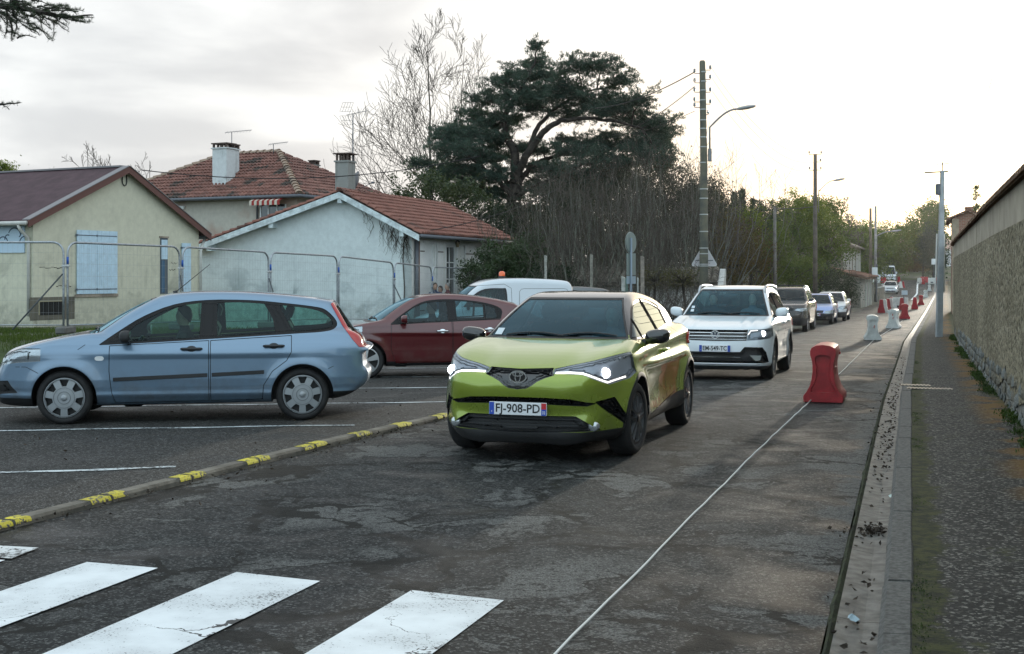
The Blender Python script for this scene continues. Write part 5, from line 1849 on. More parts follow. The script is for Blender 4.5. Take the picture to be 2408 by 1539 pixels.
	for i,z in enumerate(zz):
		x = float(KX(z))
		a = 0.205 + 0.002
		b = 0.243 + 0.010 * math.sin(z * 3.1) * math.sin(z * 1.3) + rr.uniform(-0.006,0.006)
		h = float(P_(z)) + 0.02
		V += [(x - b * 0.95,z + b * 0.3,h - 0.010),(x - (a + b) / 2 * 0.95,z + (a + b) / 2 * 0.3,h + rr.uniform(0.001,0.014)),(x - a * 0.95,z + a * 0.3,h - 0.012)]
	Q = [(3 * i + k,3 * i + k + 1,3 * i + k + 4,3 * i + k + 3) for i in range(len(zz) - 1) for k in (0,1)]
	tag(mk('moss_joint',V,Q,mm),'dark moss growing in the joint beside the gutter','moss',None,'stuff')
	# pavement
	m,T,out = new_mat('pavement_asphalt')
	p = T.n('ShaderNodeBsdfPrincipled',i_Roughness=0.82)
	p.inputs['Specular IOR Level'].default_value = 0.4
	tc = T.n('ShaderNodeTexCoord')
	ob = tc.outputs['Object']
	uv = T.n('ShaderNodeSeparateXYZ',i_Vector=tc.outputs['UV'])
	n1 = T.noise(ob,2.0,6,0.7)
	n3 = T.noise(ob,9.0,5,0.75)
	n2 = T.noise(ob,34.0,4,0.8)
	vor = T.n('ShaderNodeTexVoronoi',i_Scale=52.0)
	T.link(ob,vor.inputs['Vector'])
	ch = T.n('ShaderNodeSeparateColor',i_Color=vor.outputs['Color'])
	col = T.mix(T.maprange(n1,0.3,0.7),(0.013,0.013,0.012),(0.045,0.043,0.039))
	col = T.mix(T.math('MULTIPLY',T.maprange(ch.outputs[0],0.62,0.95),0.8),col,(0.27,0.26,0.23))
	col = T.mix(T.math('MULTIPLY',T.maprange(n2,0.54,0.42),0.9),col,(0.010,0.010,0.009))
	u = uv.outputs[0]
	kb = T.maprange(u,0.20,-0.05)
	wl = T.maprange(u,0.66,0.97)
	moss = T.math('ADD',T.math('MULTIPLY',T.math('ADD',kb,wl),0.42),T.math('ADD',T.math('MULTIPLY',n1,0.72),T.math('MULTIPLY',n3,0.30)))
	col = T.mix(T.maprange(moss,0.58,0.68),col,T.mix(T.maprange(n3,0.4,0.6),(0.010,0.013,0.005),(0.045,0.050,0.012)))
	rust = T.math('MULTIPLY',T.math('MULTIPLY',T.maprange(u,0.45,0.72),T.maprange(u,0.92,0.74)),T.maprange(T.noise(ob,1.4,4,0.6),0.44,0.54))
	col = T.mix(T.math('MULTIPLY',rust,0.85),col,T.mix(T.maprange(n3,0.35,0.65),(0.13,0.055,0.010),(0.17,0.10,0.014)))
	T.link(col,p.inputs['Base Color'])
	hh = T.math('ADD',T.math('MULTIPLY',n2,0.6),T.math('MULTIPLY',n3,1.2))
	b = T.n('ShaderNodeBump',i_Strength=0.9,i_Distance=0.01,i_Height=hh)
	T.link(b.outputs[0],p.inputs['Normal'])
	T.link(p.outputs[0],out.inputs[0])
	pv = strip('pavement',np.concatenate([np.arange(-3,46,0.5),np.arange(46,187,2)]),lambda Z: KX(Z) + 0.148,lambda Z: KX(Z) + 1.50,8,lambda x,z,t: float(P_(z)) + 0.112 + 0.02 * t,m)
	tag(pv,'mossy asphalt pavement between the kerb and the roughcast wall',None,None,'structure')
	# drain covers on the pavement
	for (px,py,w) in ((2153,876,0.42),(2186,886,0.62)):
		Z = 18.9 if py < 880 else 18.2
		c = at(px,py,Z)
		mb = MB()
		zz = float(P_(Z)) + 0.118
		mb.box(-w / 2,w / 2,-0.10,0.10,zz,zz + 0.012)
		n = int(w / 0.05)
		for i in range(n):
			mb.box(-w / 2 + 0.02 + i * 0.05,-w / 2 + 0.045 + i * 0.05,-0.085,0.085,zz + 0.012,zz + 0.020)
		o = mb.build('drain_cover',pbr('cast_iron',(0.20,0.19,0.17),0.45,metal=0.6,vary=0.3))
		o.location = (c.x,Z,0)
		o.rotation_euler = (0,0,R_(-17.5))
		tag(o,'small ribbed metal cover by the kerb edge' if w < 0.5 else 'longer ribbed metal grating across the pavement','drain cover')
	return road
# left-hand kerb with yellow dashes
def build_left_kerb():
	km = pbr('old_kerb_stone',(0.13,0.12,0.10),0.85,vary=0.4,vscale=4.0,bump=0.6,bscale=60)
	ym = road_paint('kerb_yellow',(0.62,0.53,0.03),0.85,30)
	root = tag(empty('parking_kerb'),'low stone kerb with worn yellow dashes edging the parking area',None,None,'structure')
	rr = random.Random(11)
	for k,z,dz,ux,uy in along(1.0,36,0,0,1.0,LX):
		x = float(LX(z))
		zb,sl = float(P_(z)),float(P_(z + dz)) - float(P_(z))
		hh = 0.056 + rr.uniform(-0.008,0.008)
		prof = [(-0.13,-0.1),(-0.13,hh - 0.012),(-0.115,hh),(-0.012,hh),(0.0,hh - 0.02),(0.004,-0.1)]
		vs = []
		for t in (0.010,0.990):
			for (w,h) in prof:
				vs.append((x + ux * t + uy * w,z + uy * t - ux * w,zb + sl * t + h))
		n = len(prof)
		fs = [(i,i + 1,n + i + 1,n + i) for i in range(n - 1)] + [tuple(range(n))[::-1],tuple(range(n,2 * n))]
		st = mk('kerb_stone',vs,fs,km,root)
		for q_ in (0,):
			for (t0,t1) in ((0.012,0.17 + rr.uniform(-0.03,0.05)),(0.82 + rr.uniform(-0.05,0.03),0.988)):
				vs = []
				for i in range(7):
					t = t0 + (t1 - t0) * i / 6
					for (w,h) in ((-0.125,hh - 0.004),(-0.113,hh + 0.003),(-0.012,hh + 0.003),(0.003,hh - 0.016),(0.006,hh - 0.030)):
						vs.append((x + ux * t + uy * w,z + uy * t - ux * w,zb + sl * t + h))
				mk('yellow_dash',vs,[(5 * i + q,5 * i + q + 1,5 * i + q + 6,5 * i + q + 5) for i in range(6) for q in range(4)],ym,st)
# roughcast wall on the right
def build_wall():
	root = thing('roughcast_wall','tall grey roughcast wall with stone footing along the pavement on the right','wall')
	WX = lambda Z: KX(Z) + 1.30
	# materials
	m,T,out = new_mat('roughcast')
	p = T.n('ShaderNodeBsdfPrincipled',i_Roughness=0.95)
	p.inputs['Specular IOR Level'].default_value = 0.2
	ob = T.n('ShaderNodeTexCoord').outputs['Object']
	v = T.n('ShaderNodeTexVoronoi',i_Scale=15.0)
	wmp = T.n('ShaderNodeMapping',i_Rotation=(0,0,R_(17.6)),i_Scale=(1,0.28,1))
	T.link(ob,wmp.inputs['Vector'])
	ob = wmp.outputs[0]
	T.link(ob,v.inputs['Vector'])
	ch = T.n('ShaderNodeSeparateColor',i_Color=v.outputs['Color'])
	n1 = T.noise(ob,0.9,5,0.6)
	n2 = T.noise(ob,17.0,5,0.75)
	col = T.mix(T.maprange(n1,0.3,0.7),(0.19,0.168,0.115),(0.29,0.26,0.185))
	col = T.mix(T.math('MULTIPLY',T.maprange(ch.outputs[0],0.6,0.95),0.65),col,(0.36,0.33,0.25))
	col = T.mix(T.math('MULTIPLY',T.maprange(n2,0.52,0.40),0.85),col,(0.05,0.046,0.034))
	T.link(col,p.inputs['Base Color'])
	b = T.n('ShaderNodeBump',i_Strength=1.0,i_Distance=0.02,i_Height=T.math('ADD',T.math('MULTIPLY',v.outputs[0],-1.0),n2))
	T.link(b.outputs[0],p.inputs['Normal'])
	T.link(p.outputs[0],out.inputs[0])
	band = pbr('smooth_render',(0.33,0.295,0.235),0.9,vary=0.2,vscale=1.5,bump=0.2,bscale=60)
	base = pbr('footing_mortar',(0.20,0.20,0.185),0.95,vary=0.4,vscale=4,bump=0.8,bscale=30)
	ZA,ZB = 2.0,42.3
	top = lambda Z: 2.66 - 0.002 * (Z - 12)
	zs = np.arange(ZA,ZB + 0.01,0.62)
	nx = 0.306
	def sheet(name,h0,h1,off,mat,wob=0.0,thick=0.40,nh=2):
		V,Q = [],[]
		for i,z in enumerate(zs):
			x = float(WX(z))
			a,b_ = h0(z),h1(z)
			for k in range(nh + 1):
				h = a + (b_ - a) * k / nh + (wob * math.sin(z * 7.3 + k) if k == 0 else 0)
				V.append((x - off * 0.95,z + off * nx,h))
			V.append((x + thick * 0.95,z - thick * nx,b_))
			V.append((x + thick * 0.95,z - thick * nx,a - 0.3))
		m_ = nh + 3
		for i in range(len(zs) - 1):
			for k in range(m_ - 1):
				Q.append((i * m_ + k,(i + 1) * m_ + k,(i + 1) * m_ + k + 1,i * m_ + k + 1))
		n_ = len(zs)
		Q.append(tuple(range(m_)))
		Q.append(tuple((n_ - 1) * m_ + k for k in reversed(range(m_))))
		return fix_normals(mk(name,V,Q,mat,root))
	g = lambda Z: float(P_(Z)) - 0.1
	sheet('footing',lambda Z: g(Z),lambda Z: float(P_(Z)) + 0.50,-0.012,base,0,0.388)
	sheet('roughcast_face',lambda Z: float(P_(Z)) + 0.38 + 0.10 * math.sin(Z * 1.7) + 0.08 * math.sin(Z * 4.1),lambda Z: top(Z) - 0.42,0.006,m,0.06,0.38,6)
	sheet('smooth_band',lambda Z: top(Z) - 0.421,lambda Z: top(Z),-0.004,band,0,0.384)
	# clay coping: rows of half-round tiles across the top
	ct = pbr('coping_clay',(0.22,0.13,0.08),0.85,vary=0.45,vscale=3)
	cb = MB()
	tl = MB()
	n = 6
	for s in (0,):
		prof = [(0.10 * math.cos(math.pi * i / n),0.06 * math.sin(math.pi * i / n)) for i in range(n + 1)]
		vs = []
		for (l,k,h) in ((-0.10,1.0,0.0),(0.48,0.85,0.16)):
			vs += [(l,u * k,v_ * k + h) for u,v_ in prof]
		tl.add(vs,[(i,i + 1,n + 2 + i,n + 1 + i) for i in range(n)] + [tuple(range(n + 1))])
	proto = None
	for k,z,dz,ux,uy in along(ZA,ZB,0,0,0.2,WX):
		x = float(WX(z))
		if proto is None:
			o = proto = tl.build('coping_tile',ct,root,True)
		else:
			o = proto.copy()
			COL.objects.link(o)
		o.location = (x,z,top(z) + 0.0)
		o.rotation_euler = (0,0,R_(-17.6 + random.uniform(-3,3)))
	V,Q = [],[]
	for z in zs:
		x = float(WX(z))
		for (w,h) in ((-0.05,-0.001),(-0.05,0.03),(0.42,0.19),(0.42,-0.001)):
			V.append((x + w * 0.95,z - w * nx,top(z) + h))
	Q = [(4 * i + k,4 * i + k + 1,4 * i + k + 5,4 * i + k + 4) for i in range(len(zs) - 1) for k in range(3)]
	Q += [(0,1,2,3),tuple(4 * (len(zs) - 1) + k for k in (3,2,1,0))]
	fix_normals(mk('coping_bed',V,Q,ct,root))
	# dark vertical joints down the face
	for px,w,zlow in ((2256,0.05,0.55),(2285,0.06,0.5),(2297,0.07,0.45),(2330,0.03,1.6),(2352,0.04,1.5)):
		r = (px - CX) / FPX
		Z = 12.0
		for _ in range(60):
			Z += ((float(WX(Z)) / Z) - r) * 60
			Z = min(max(Z,8),42)
		x = float(WX(Z))
		V = []
		for i in range(13):
			h = float(P_(Z)) + zlow + (top(Z) - zlow - float(P_(Z)) - 0.02) * i / 12
			ww = w * (0.7 + 0.3 * math.sin(i * 1.9)) * 1.6
			for s in (-0.5,0.5):
				V.append((x + ww * s * nx - 0.009 * 0.95,Z + ww * s * 0.95 + 0.009 * nx + 0.02 * math.sin(i),h))
		mk('wall_joint',V,[(2 * i,2 * i + 1,2 * i + 3,2 * i + 2) for i in range(12)],pbr('joint_black',(0.022,0.020,0.016),0.95),root)
	# footing stones
	sm = [pbr('footing_stone_%s' % nme,c,0.9,vary=0.35,vscale=9,bump=0.8,bscale=25) for nme,c in (('pale',(0.20,0.21,0.20)),('grey',(0.12,0.13,0.125)),('buff',(0.16,0.15,0.12)))]
	protos = []
	rr = random.Random(5)
	for q in range(9):
		bm = bmesh.new()
		bmesh.ops.create_icosphere(bm,subdivisions=1,radius=1.0)
		for v_ in bm.verts:
			v_.co = Vector((v_.co.x * rr.uniform(0.75,1.1),v_.co.y * rr.uniform(0.75,1.1),v_.co.z * rr.uniform(0.75,1.1)))
		me = bpy.data.meshes.new('footing_stone')
		bm.to_mesh(me)
		bm.free()
		me.materials.append(sm[q % 3])
		protos.append(me)
	z = 10.5
	cnt = 0
	while z < 34 and cnt < 280:
		for row in range(3):
			if rr.random() < 0.82:
				L,H = rr.uniform(0.10,0.22),rr.uniform(0.055,0.10)
				o = bpy.data.objects.new('footing_stone',protos[rr.randrange(9)])
				COL.objects.link(o)
				o.parent = root
				o.location = (float(WX(z)) - 0.005,z,float(P_(z)) + 0.16 + row * 0.155 + rr.uniform(-0.03,0.03))
				o.scale = (0.030,L * 0.62,H)
				o.rotation_euler = (rr.uniform(-0.2,0.2),0,R_(-17.6))
				cnt += 1
		z += rr.uniform(0.22,0.36)
	return WX
# ------------------------------------------------------------------ houses
def plaster(name,col,stain=(0.10,0.11,0.11),amt=0.6,low=0.4,z0=0.0,scale=0.9,warm=None):
	if name in MATS:
		return MATS[name]
	m,T,out = new_mat(name)
	p = T.n('ShaderNodeBsdfPrincipled',i_Roughness=0.9)
	p.inputs['Specular IOR Level'].default_value = 0.25
	ob = T.n('ShaderNodeTexCoord').outputs['Object']
	sep = T.n('ShaderNodeSeparateXYZ',i_Vector=ob)
	n1 = T.noise(ob,scale,6,0.62,0.4)
	n2 = T.noise(ob,5.0,5,0.7)
	st = T.n('ShaderNodeMapping',i_Scale=(3.2,3.2,0.28))
	T.link(ob,st.inputs['Vector'])
	n3 = T.noise(st.outputs[0],1.6,5,0.65)
	c = T.mix(T.maprange(n2,0.3,0.7),tuple(a * 0.88 for a in col),col)
	if warm:
		c = T.mix(T.maprange(T.noise(ob,0.6,3),0.45,0.7),c,warm)
	lowm = T.maprange(sep.outputs[2],z0 + 2.4,z0 + 0.2)
	f = T.math('MULTIPLY',T.math('ADD',lowm,0.25),T.maprange(n1,0.50,0.70))
	f = T.math('ADD',f,T.math('MULTIPLY',T.maprange(n3,0.56,0.74),T.math('ADD',T.math('MULTIPLY',lowm,0.8),low)))
	c = T.mix(T.math('MULTIPLY',f,amt,clamp=True),c,stain)
	foot = T.math('MULTIPLY',T.maprange(sep.outputs[2],z0 + 0.75,z0 + 0.15),T.maprange(n2,0.35,0.6))
	c = T.mix(T.math('MULTIPLY',foot,0.35),c,(0.12,0.12,0.10))
	T.link(c,p.inputs['Base Color'])
	b = T.n('ShaderNodeBump',i_Strength=0.25,i_Distance=0.01,i_Height=n2)
	T.link(b.outputs[0],p.inputs['Normal'])
	T.link(p.outputs[0],out.inputs[0])
	MATS[name] = m
	return m
def tile_mat(name,c1,c2,lichen=0.35):
	if name in MATS:
		return MATS[name]
	m,T,out = new_mat(name)
	p = T.n('ShaderNodeBsdfPrincipled',i_Roughness=0.85)
	oi = T.n('ShaderNodeObjectInfo')
	ob = T.n('ShaderNodeNewGeometry').outputs['Position']
	n1 = T.noise(ob,3.2,3,0.6)
	n2 = T.noise(ob,0.9,4,0.6)
	c = T.mix(T.maprange(n1,0.25,0.75),c1,c2)
	c = T.mix(T.math('MULTIPLY',oi.outputs['Random'],0.35),c,tuple(a * 1.5 for a in c2))
	c = T.mix(T.math('MULTIPLY',T.maprange(n2,0.52,0.68),lichen * 1.8,clamp=True),c,(0.055,0.045,0.038))
	T.link(c,p.inputs['Base Color'])
	T.link(p.outputs[0],out.inputs[0])
	MATS[name] = m
	return m
def tile_mesh(w,L,mat,name='roof_tile'):
	"""half-round clay tile, laid along +y (up the slope), crown up"""
	mb = MB()
	n = 5
	vs = []
	for y,k,h in ((0.0,1.0,0.022),(L * 1.12,0.82,-0.012)):
		for i in range(n + 1):
			a = math.pi * i / n
			vs.append((w * 0.44 * k * math.cos(a),y,w * 0.50 * k * math.sin(a) + h))
	mb.add(vs,[(i,i + 1,n + 2 + i,n + 1 + i) for i in range(n)] + [tuple(range(n + 1))])
	me = bpy.data.meshes.new(name)
	me.from_pydata(mb.v,[],mb.f)
	me.polygons.foreach_set('use_smooth',np.array([True] * n + [False]))
	me.materials.append(mat)
	return me
def tile_roof(parent,O,e,s,poly,w,L,mat,cap,key,wob=0.012):
	"""tiles over a planar roof face. O origin at the eave, e unit along the eave, s unit up the slope; poly in (e, s) metres;
	the first `cap` tiles nearest to the camera are separate objects, the rest one mesh"""
	O,e,s = Vector(O),Vector(e).normalized(),Vector(s).normalized()
	nrm = e.cross(s).normalized()
	if nrm.z < 0:
		nrm = -nrm
		flip = True
	M3 = Matrix((s.cross(nrm),s,nrm)).transposed()
	us = [p[0] for p in poly]
	vs_ = [p[1] for p in poly]
	pts = []
	for i in range(int((max(us) - min(us)) / w) + 1):
		for j in range(int((max(vs_) - min(vs_)) / L) + 1):
			pts.append((min(us) + w * (i + 0.5),min(vs_) + L * j - 0.04))
	pts = np.array(pts)
	ins = poly_sdf(poly,pts[:,0],pts[:,1] + L * 0.4) < w * 0.15
	pts = pts[ins]
	me = tile_mesh(w,L,mat)
	rr = random.Random(key)
	W = []
	for u,v in pts:
		p = O + e * float(u) + s * float(v) + nrm * (0.035 + rr.uniform(0,wob))
		W.append((p.length,p,rr.uniform(-2.2,2.2)))
	W.sort(key=lambda t: t[0])
	rest = MB()
	mv = [v.co.copy() for v in me.vertices]
	mf = [tuple(f.vertices) for f in me.polygons]
	for i,(d,p,a) in enumerate(W):
		M = Matrix.Translation(p) @ (M3 @ Matrix.Rotation(R_(a),3,'Z')).to_4x4()
		if i < cap:
			o = bpy.data.objects.new('roof_tile',me)
			COL.objects.link(o)
			o.parent = parent
			o.matrix_local = M
		else:
			rest.add([M @ v for v in mv],mf)
	if rest.v:
		o = rest.build('roof_tiles_beyond',mat,parent,True)
		o['kind'] = 'stuff'
class Frame:
	"""house frame: a along the front, b into the depth, z up (absolute)"""
	def __init__(s,O,ga,gb):
		s.O = Vector((O[0],O[1],0))
		s.a = Vector((ga[0],ga[1],0)).normalized()
		s.b = Vector((gb[0],gb[1],0)).normalized()
	def __call__(s,a,b,z):
		p = s.O + s.a * a + s.b * b
		return Vector((p.x,p.y,z))
	def box(s,mb,a0,a1,b0,b1,z0,z1):
		vs = [s(a,b,z) for a in (a0,a1) for b in (b0,b1) for z in (z0,z1)]
		return mb.add(vs,BXF)
def bld(mb,name,mat,parent=None,smooth=False):
	return fix_normals(mb.build(name,mat,parent,smooth))
def shutter(F,parent,a0,a1,z0,z1,mat,b=-0.035,n=5,side='a',label=None,hinge=True):
	"""ledged shutter leaf of separate boards; lies on face b (front) or, side='b', on the a=0 side"""
	root = empty('shutter',(0,0,0),0,parent)
	if label:
		root['label'] = label
	w = (a1 - a0) / n
	P = (lambda u,d,z: F(u,b - d,z)) if side == 'a' else (lambda u,d,z: F(-0.035 - d if b < 0 else b,u,z))
	def bx(mb,u0,u1,d0,d1,za,zb):
		vs = [P(u,d,z) for u in (u0,u1) for d in (d0,d1) for z in (za,zb)]
		mb.add(vs,BXF)
	for i in range(n):
		mb = MB()
		bx(mb,a0 + i * w + 0.0015,a0 + (i + 1) * w - 0.0015,0,0.028 + 0.003 * (i % 2),z0,z1)
		bld(mb,'board',mat,root)
	if hinge:
		for z in (z0 + 0.14,z1 - 0.16):
			mb = MB()
			bx(mb,a0 + 0.01,a1 - 0.03,0.030,0.037,z - 0.014,z + 0.014)
			bx(mb,a0 - 0.04,a0 + 0.02,0.0,0.035,z - 0.03,z + 0.03)
			bld(mb,'strap_hinge',pbr('hinge_iron',(0.10,0.13,0.17),0.6),root)
	return root
def pipe(pts,r,name,mat,parent):
	return MB().tube(pts,r,10).build(name,mat,parent,True)
def solve_a(F,px,b=0.0,lo=-3,hi=20,side='a'):
	"""where on the front (or the side) a sheet column px falls"""
	f = lambda t: (lambda p: CX + FPX * p.x / p.y - px)(F(t,b,0) if side == 'a' else F(b,t,0))
	s = f(hi) > f(lo)
	for _ in range(50):
		m = (lo + hi) / 2
		if (f(m) > 0) == s:
			hi = m
		else:
			lo = m
	return (lo + hi) / 2
def zat(F,py,a,b=0.0):
	p = F(a,b,0)
	return CAM_H - (py - HZ) * p.y / FPX
def gable_wall(mb,F,pts,b):
	mb.add([F(a,b,z) for a,z in pts],[tuple(range(len(pts)))])
def cream_house():
	root = thing('cream_house','cream rendered house with purple ribbed roof and pale blue shutters, far left','house')
	F = Frame((-14.2,38.0),(0.45,0.893),(-0.893,0.45))
	zg = 0.10
	W,D = 7.35,15.0
	zl,zr,ar,zt = 3.40,3.22,3.72,5.10
	pm = plaster('cream_render',(0.66,0.64,0.51),(0.17,0.17,0.14),0.55,0.15,0.35)
	wl = MB()
	pts = [(0,zg),(W,zg),(W,zr),(ar,zt),(0,zl)]
	gable_wall(wl,F,pts,0.0)
	gable_wall(wl,F,pts,D)
	for a,z in ((0,zl),(W,zr)):
		wl.add([F(a,0,zg),F(a,D,zg),F(a,D,z),F(a,0,z)],[(0,1,2,3)])
	bld(wl,'wall',pm,root)
	rm = pbr('purple_sheeting',(0.085,0.048,0.058),0.65,vary=0.2,vscale=2.5)
	# ribbed sheets down both slopes
	th = 0.05
	def slope(a0,z0,a1,z1,name):
		mb = MB()
		n = int((D + 0.6) / 0.09)
		dv = Vector((0,0,1))
		for i in range(n + 1):
			b = -0.22 + i * 0.09
			for k,(off,h) in enumerate(((0,0.0),(0.030,0.0),(0.045,0.024),(0.075,0.024))):
				for (a,z) in ((a0,z0),(a1,z1)):
					mb.v.append(tuple(F(a,b + off,z + h + 0.03)))
		m = (n + 1) * 4
		mb.f += [(2 * i,2 * i + 1,2 * i + 3,2 * i + 2) for i in range(m - 1)]
		o = mb.build(name,rm,rf)
		o['kind'] = 'stuff'
	sl = (zt - zl) / ar
	sr = (zt - zr) / (W - ar)
	ov = 0.38
	rs = MB()
	for (a0,z0,a1,z1) in ((-ov,zl - sl * ov,ar,zt),(ar,zt,W + ov,zr - sr * ov)):
		vs = [F(a,b,z + h) for a,z in ((a0,z0),(a1,z1)) for b in (-0.2,D + 0.2) for h in (0.0,0.028)]
		rs.add(vs,BXF)
	rf = bld(rs,'roof',rm,root)
	slope(-ov,zl - sl * ov,ar,zt,'roof_ribs')
	slope(W + ov,zr - sr * ov,ar,zt,'roof_ribs')
	# verge boards and flashing
	vb = MB()
	for (a0,z0,a1,z1) in ((-ov,zl - sl * ov,ar,zt),(ar,zt,W + ov,zr - sr * ov)):
		vs = [F(a,b,z + h) for a,z in ((a0,z0),(a1,z1)) for b in (-0.25,-0.20) for h in (-0.17,0.04)]
		vb.add(vs,BXF)
	bld(vb,'verge_board',pbr('verge_brown',(0.13,0.055,0.045),0.6),root)
	fl = MB()
	for (a0,z0,a1,z1) in ((-ov,zl - sl * ov,ar - 0.02,zt),(ar + 0.02,zt,W + ov,zr - sr * ov)):
		vs = [F(a,b,z + h) for a,z in ((a0,z0),(a1,z1)) for b in (-0.275,0.02) for h in (0.043,0.068)]
		fl.add(vs,BXF)
	for i in range(8):
		b0 = 0.03 + i * 1.9
		F.box(fl,ar - 0.12,ar + 0.12,b0,b0 + 1.88,zt + 0.03,zt + 0.085)
	bld(fl,'flashing',pbr('grey_flashing',(0.22,0.21,0.22),0.55,metal=0.2),root)
	# gutters and downpipes
	wpv = pbr('white_pvc',(0.55,0.55,0.52),0.45,vary=0.1)
	gp = MB()
	gz = zl - sl * ov - 0.05
	gp.tube([F(-ov - 0.06,-0.2,gz),F(-ov - 0.06,D,gz)],0.065,8)
	bld(gp,'gutter',wpv,root,True)
	pipe([F(-ov - 0.06,0.12,gz - 0.05),F(-ov,0.12,gz - 0.18),F(-0.08,0.12,gz - 0.42),F(-0.06,0.12,gz - 0.6),F(-0.06,0.12,0.42)],0.05,'downpipe',wpv,root)
	gz2 = zr - sr * ov - 0.05
	pipe([F(W + ov + 0.04,-0.15,gz2),F(W + ov + 0.04,D,gz2)],0.07,'gutter',pbr('zinc',(0.16,0.17,0.18),0.5,metal=0.4),root)
	pipe([F(W + ov,0.05,gz2 - 0.05),F(W + 0.10,-0.06,gz2 - 0.32),F(W + 0.02,-0.07,gz2 - 0.5),F(W + 0.02,-0.07,zg + 0.2)],0.05,'downpipe',wpv,root)
	# shutters: wide closed pair
	bl = pbr('pale_blue_paint',(0.52,0.68,0.80),0.6,vary=0.08,vscale=6)
	a0,am,a1 = (solve_a(F,x) for x in (178,225,273))
	zb,ztp = zat(F,692,a0),zat(F,541,a0)
	shutter(F,root,a0,am - 0.006,zb,ztp,bl,n=5)
	s2 = shutter(F,root,am + 0.006,a1,zb,ztp,bl,n=5)
	sill = MB()
	F.box(sill,a0 - 0.05,a1 + 0.05,-0.05,0.02,zb - 0.10,zb - 0.02)
	bld(sill,'window_sill',pbr('sill_concrete',(0.30,0.25,0.20),0.9,vary=0.3),root)
	# narrow recessed window with its blue blind
	a0,a1 = solve_a(F,376),solve_a(F,394)
	zb,ztp = zat(F,692,a0),zat(F,560,a0)
	wn = MB()
	F.box(wn,a0,a1,-0.012,-0.003,zb,ztp)
	w = bld(wn,'window',pbr('recess_grey',(0.10,0.12,0.14),0.8),root)
	wn = MB()
	F.box(wn,a0 + 0.06,a1 - 0.16,-0.022,-0.013,zb + 0.05,zb + (ztp - zb) * 0.60)
	bld(wn,'pane',pbr('blue_pane',(0.06,0.13,0.22),0.12,coat=1.0),w)
	wn = MB()
	F.box(wn,a0 + 0.06,a1 - 0.02,-0.022,-0.013,zb + (ztp - zb) * 0.62,ztp - 0.06)
	bld(wn,'blind',bl,w)
	wn = MB()
	F.box(wn,a0 - 0.04,a1 + 0.04,-0.03,0.0,ztp + 0.005,ztp + 0.06)
	bld(wn,'lintel',pbr('sill_concrete',(0.3,0.25,0.2),0.9),w)
	a0,a1 = solve_a(F,425),solve_a(F,446)
	shutter(F,root,a0,a1,zat(F,700,a0),zat(F,572,a0),bl,n=5)
	# iron bracket under the ridge
	pts = [F(ar + 0.02,-0.03 - 0.0,zt - 0.42 - 0.15 * math.sin(t)) + F.a * (0.10 * math.cos(t)) for t in np.linspace(math.pi * 0.05,math.pi * 0.95,9)]
	pts = [pts[0] + Vector((0,0,0.22))] + pts + [pts[-1] + Vector((0,0,0.2))]
	pipe(pts,0.018,'cable_bracket',M_BLACK,root)
	# cellar vent
	a0,a1 = solve_a(F,92),solve_a(F,146)
	zb,ztp = 0.45,zat(F,709,a0)
	v = MB()
	F.box(v,a0 - 0.35,a1 + 0.5,-0.008,0,zb - 0.15,ztp + 0.12)
	v.build('bare_render',plaster('bare_render',(0.17,0.155,0.125),(0.07,0.07,0.06),0.8,0.5,0.3),root)
	v = MB()
	F.box(v,a0,a1,-0.012,-0.0085,zb,ztp - 0.02)
	vo = bld(v,'cellar_vent',pbr('vent_dark',(0.015,0.015,0.014),0.9),root)
	v = MB()
	F.box(v,a0 - 0.04,a0,-0.03,-0.009,zb,ztp + 0.02)
	F.box(v,a0,a1,-0.03,-0.009,ztp - 0.02,ztp + 0.02)
	bld(v,'vent_frame',pbr('frame_cream',(0.32,0.29,0.2),0.8),vo)
	for i in range(9):
		v = MB()
		aa = a0 + (a1 - a0) * (i + 0.5) / 9
		F.box(v,aa - 0.010,aa + 0.010,-0.020,-0.0125,zb,ztp - 0.03)
		bld(v,'vent_bar',M_BLACK,vo)
	# hairline damage in the render
	rr = random.Random(4)
	for (px,py,L) in ((120,630,0.9),(150,673,0.6),(128,703,0.5),(215,632,0.35),(405,635,0.3),(385,702,0.5),(420,702,0.4),(450,702,0.3),(410,620,0.3)):
		a = solve_a(F,px)
		z = zat(F,py,a)
		n = 8
		ck = MB()
		for i in range(n):
			q = a - L / 2 + L * i / n
			dz = 0.02 * math.sin(i * 1.7 + px)
			h = 0.012 * (0.5 + rr.random())
			ck.add([F(q,-0.004,z + dz - h),F(q + L / n,-0.004,z + dz - h * 0.6),F(q + L / n,-0.004,z + dz + h * 0.7),F(q,-0.004,z + dz + h)],[(0,1,2,3)])
		ck.build('render_crack',pbr('crack_dark',(0.06,0.055,0.045),0.95),root)
	# signboard on the left side, drawn with a line emblem
	side = lambda b,d,z: F(-d,b,z)
	b0,b1 = 0.32,4.3
	z0_,z1_ = zat(F,595,-0.02,0.4),zat(F,523,-0.02,0.4)
	mb = MB()
	vs = [side(b,d,z) for b in (b0,b1) for d in (0.004,0.04) for z in (z0_,z1_)]
	mb.add(vs,BXF)
	sb = bld(mb,'signboard',pbr('signboard_blue',(0.50,0.65,0.78),0.5),root)
	# emblem traced as bent bars: crest with a curl over three arcs
	Hh = z1_ - z0_
	ba = lambda px: solve_a(F,px,-0.04,0,8,side='b')
	bc,bl_ = ba(34),ba(6)
	u = (bl_ - bc)
	c0 = z0_ + 0.48 * Hh
	em = []
	arc = lambda cx,cz,r,t0,t1,n=12: [(cx + r * math.cos(R_(t0 + (t1 - t0) * i / n)),cz + r * math.sin(R_(t0 + (t1 - t0) * i / n))) for i in range(n + 1)]
	k = abs(u)
	em.append(arc(bc,c0 + 0.05,k * 0.52,175,25))
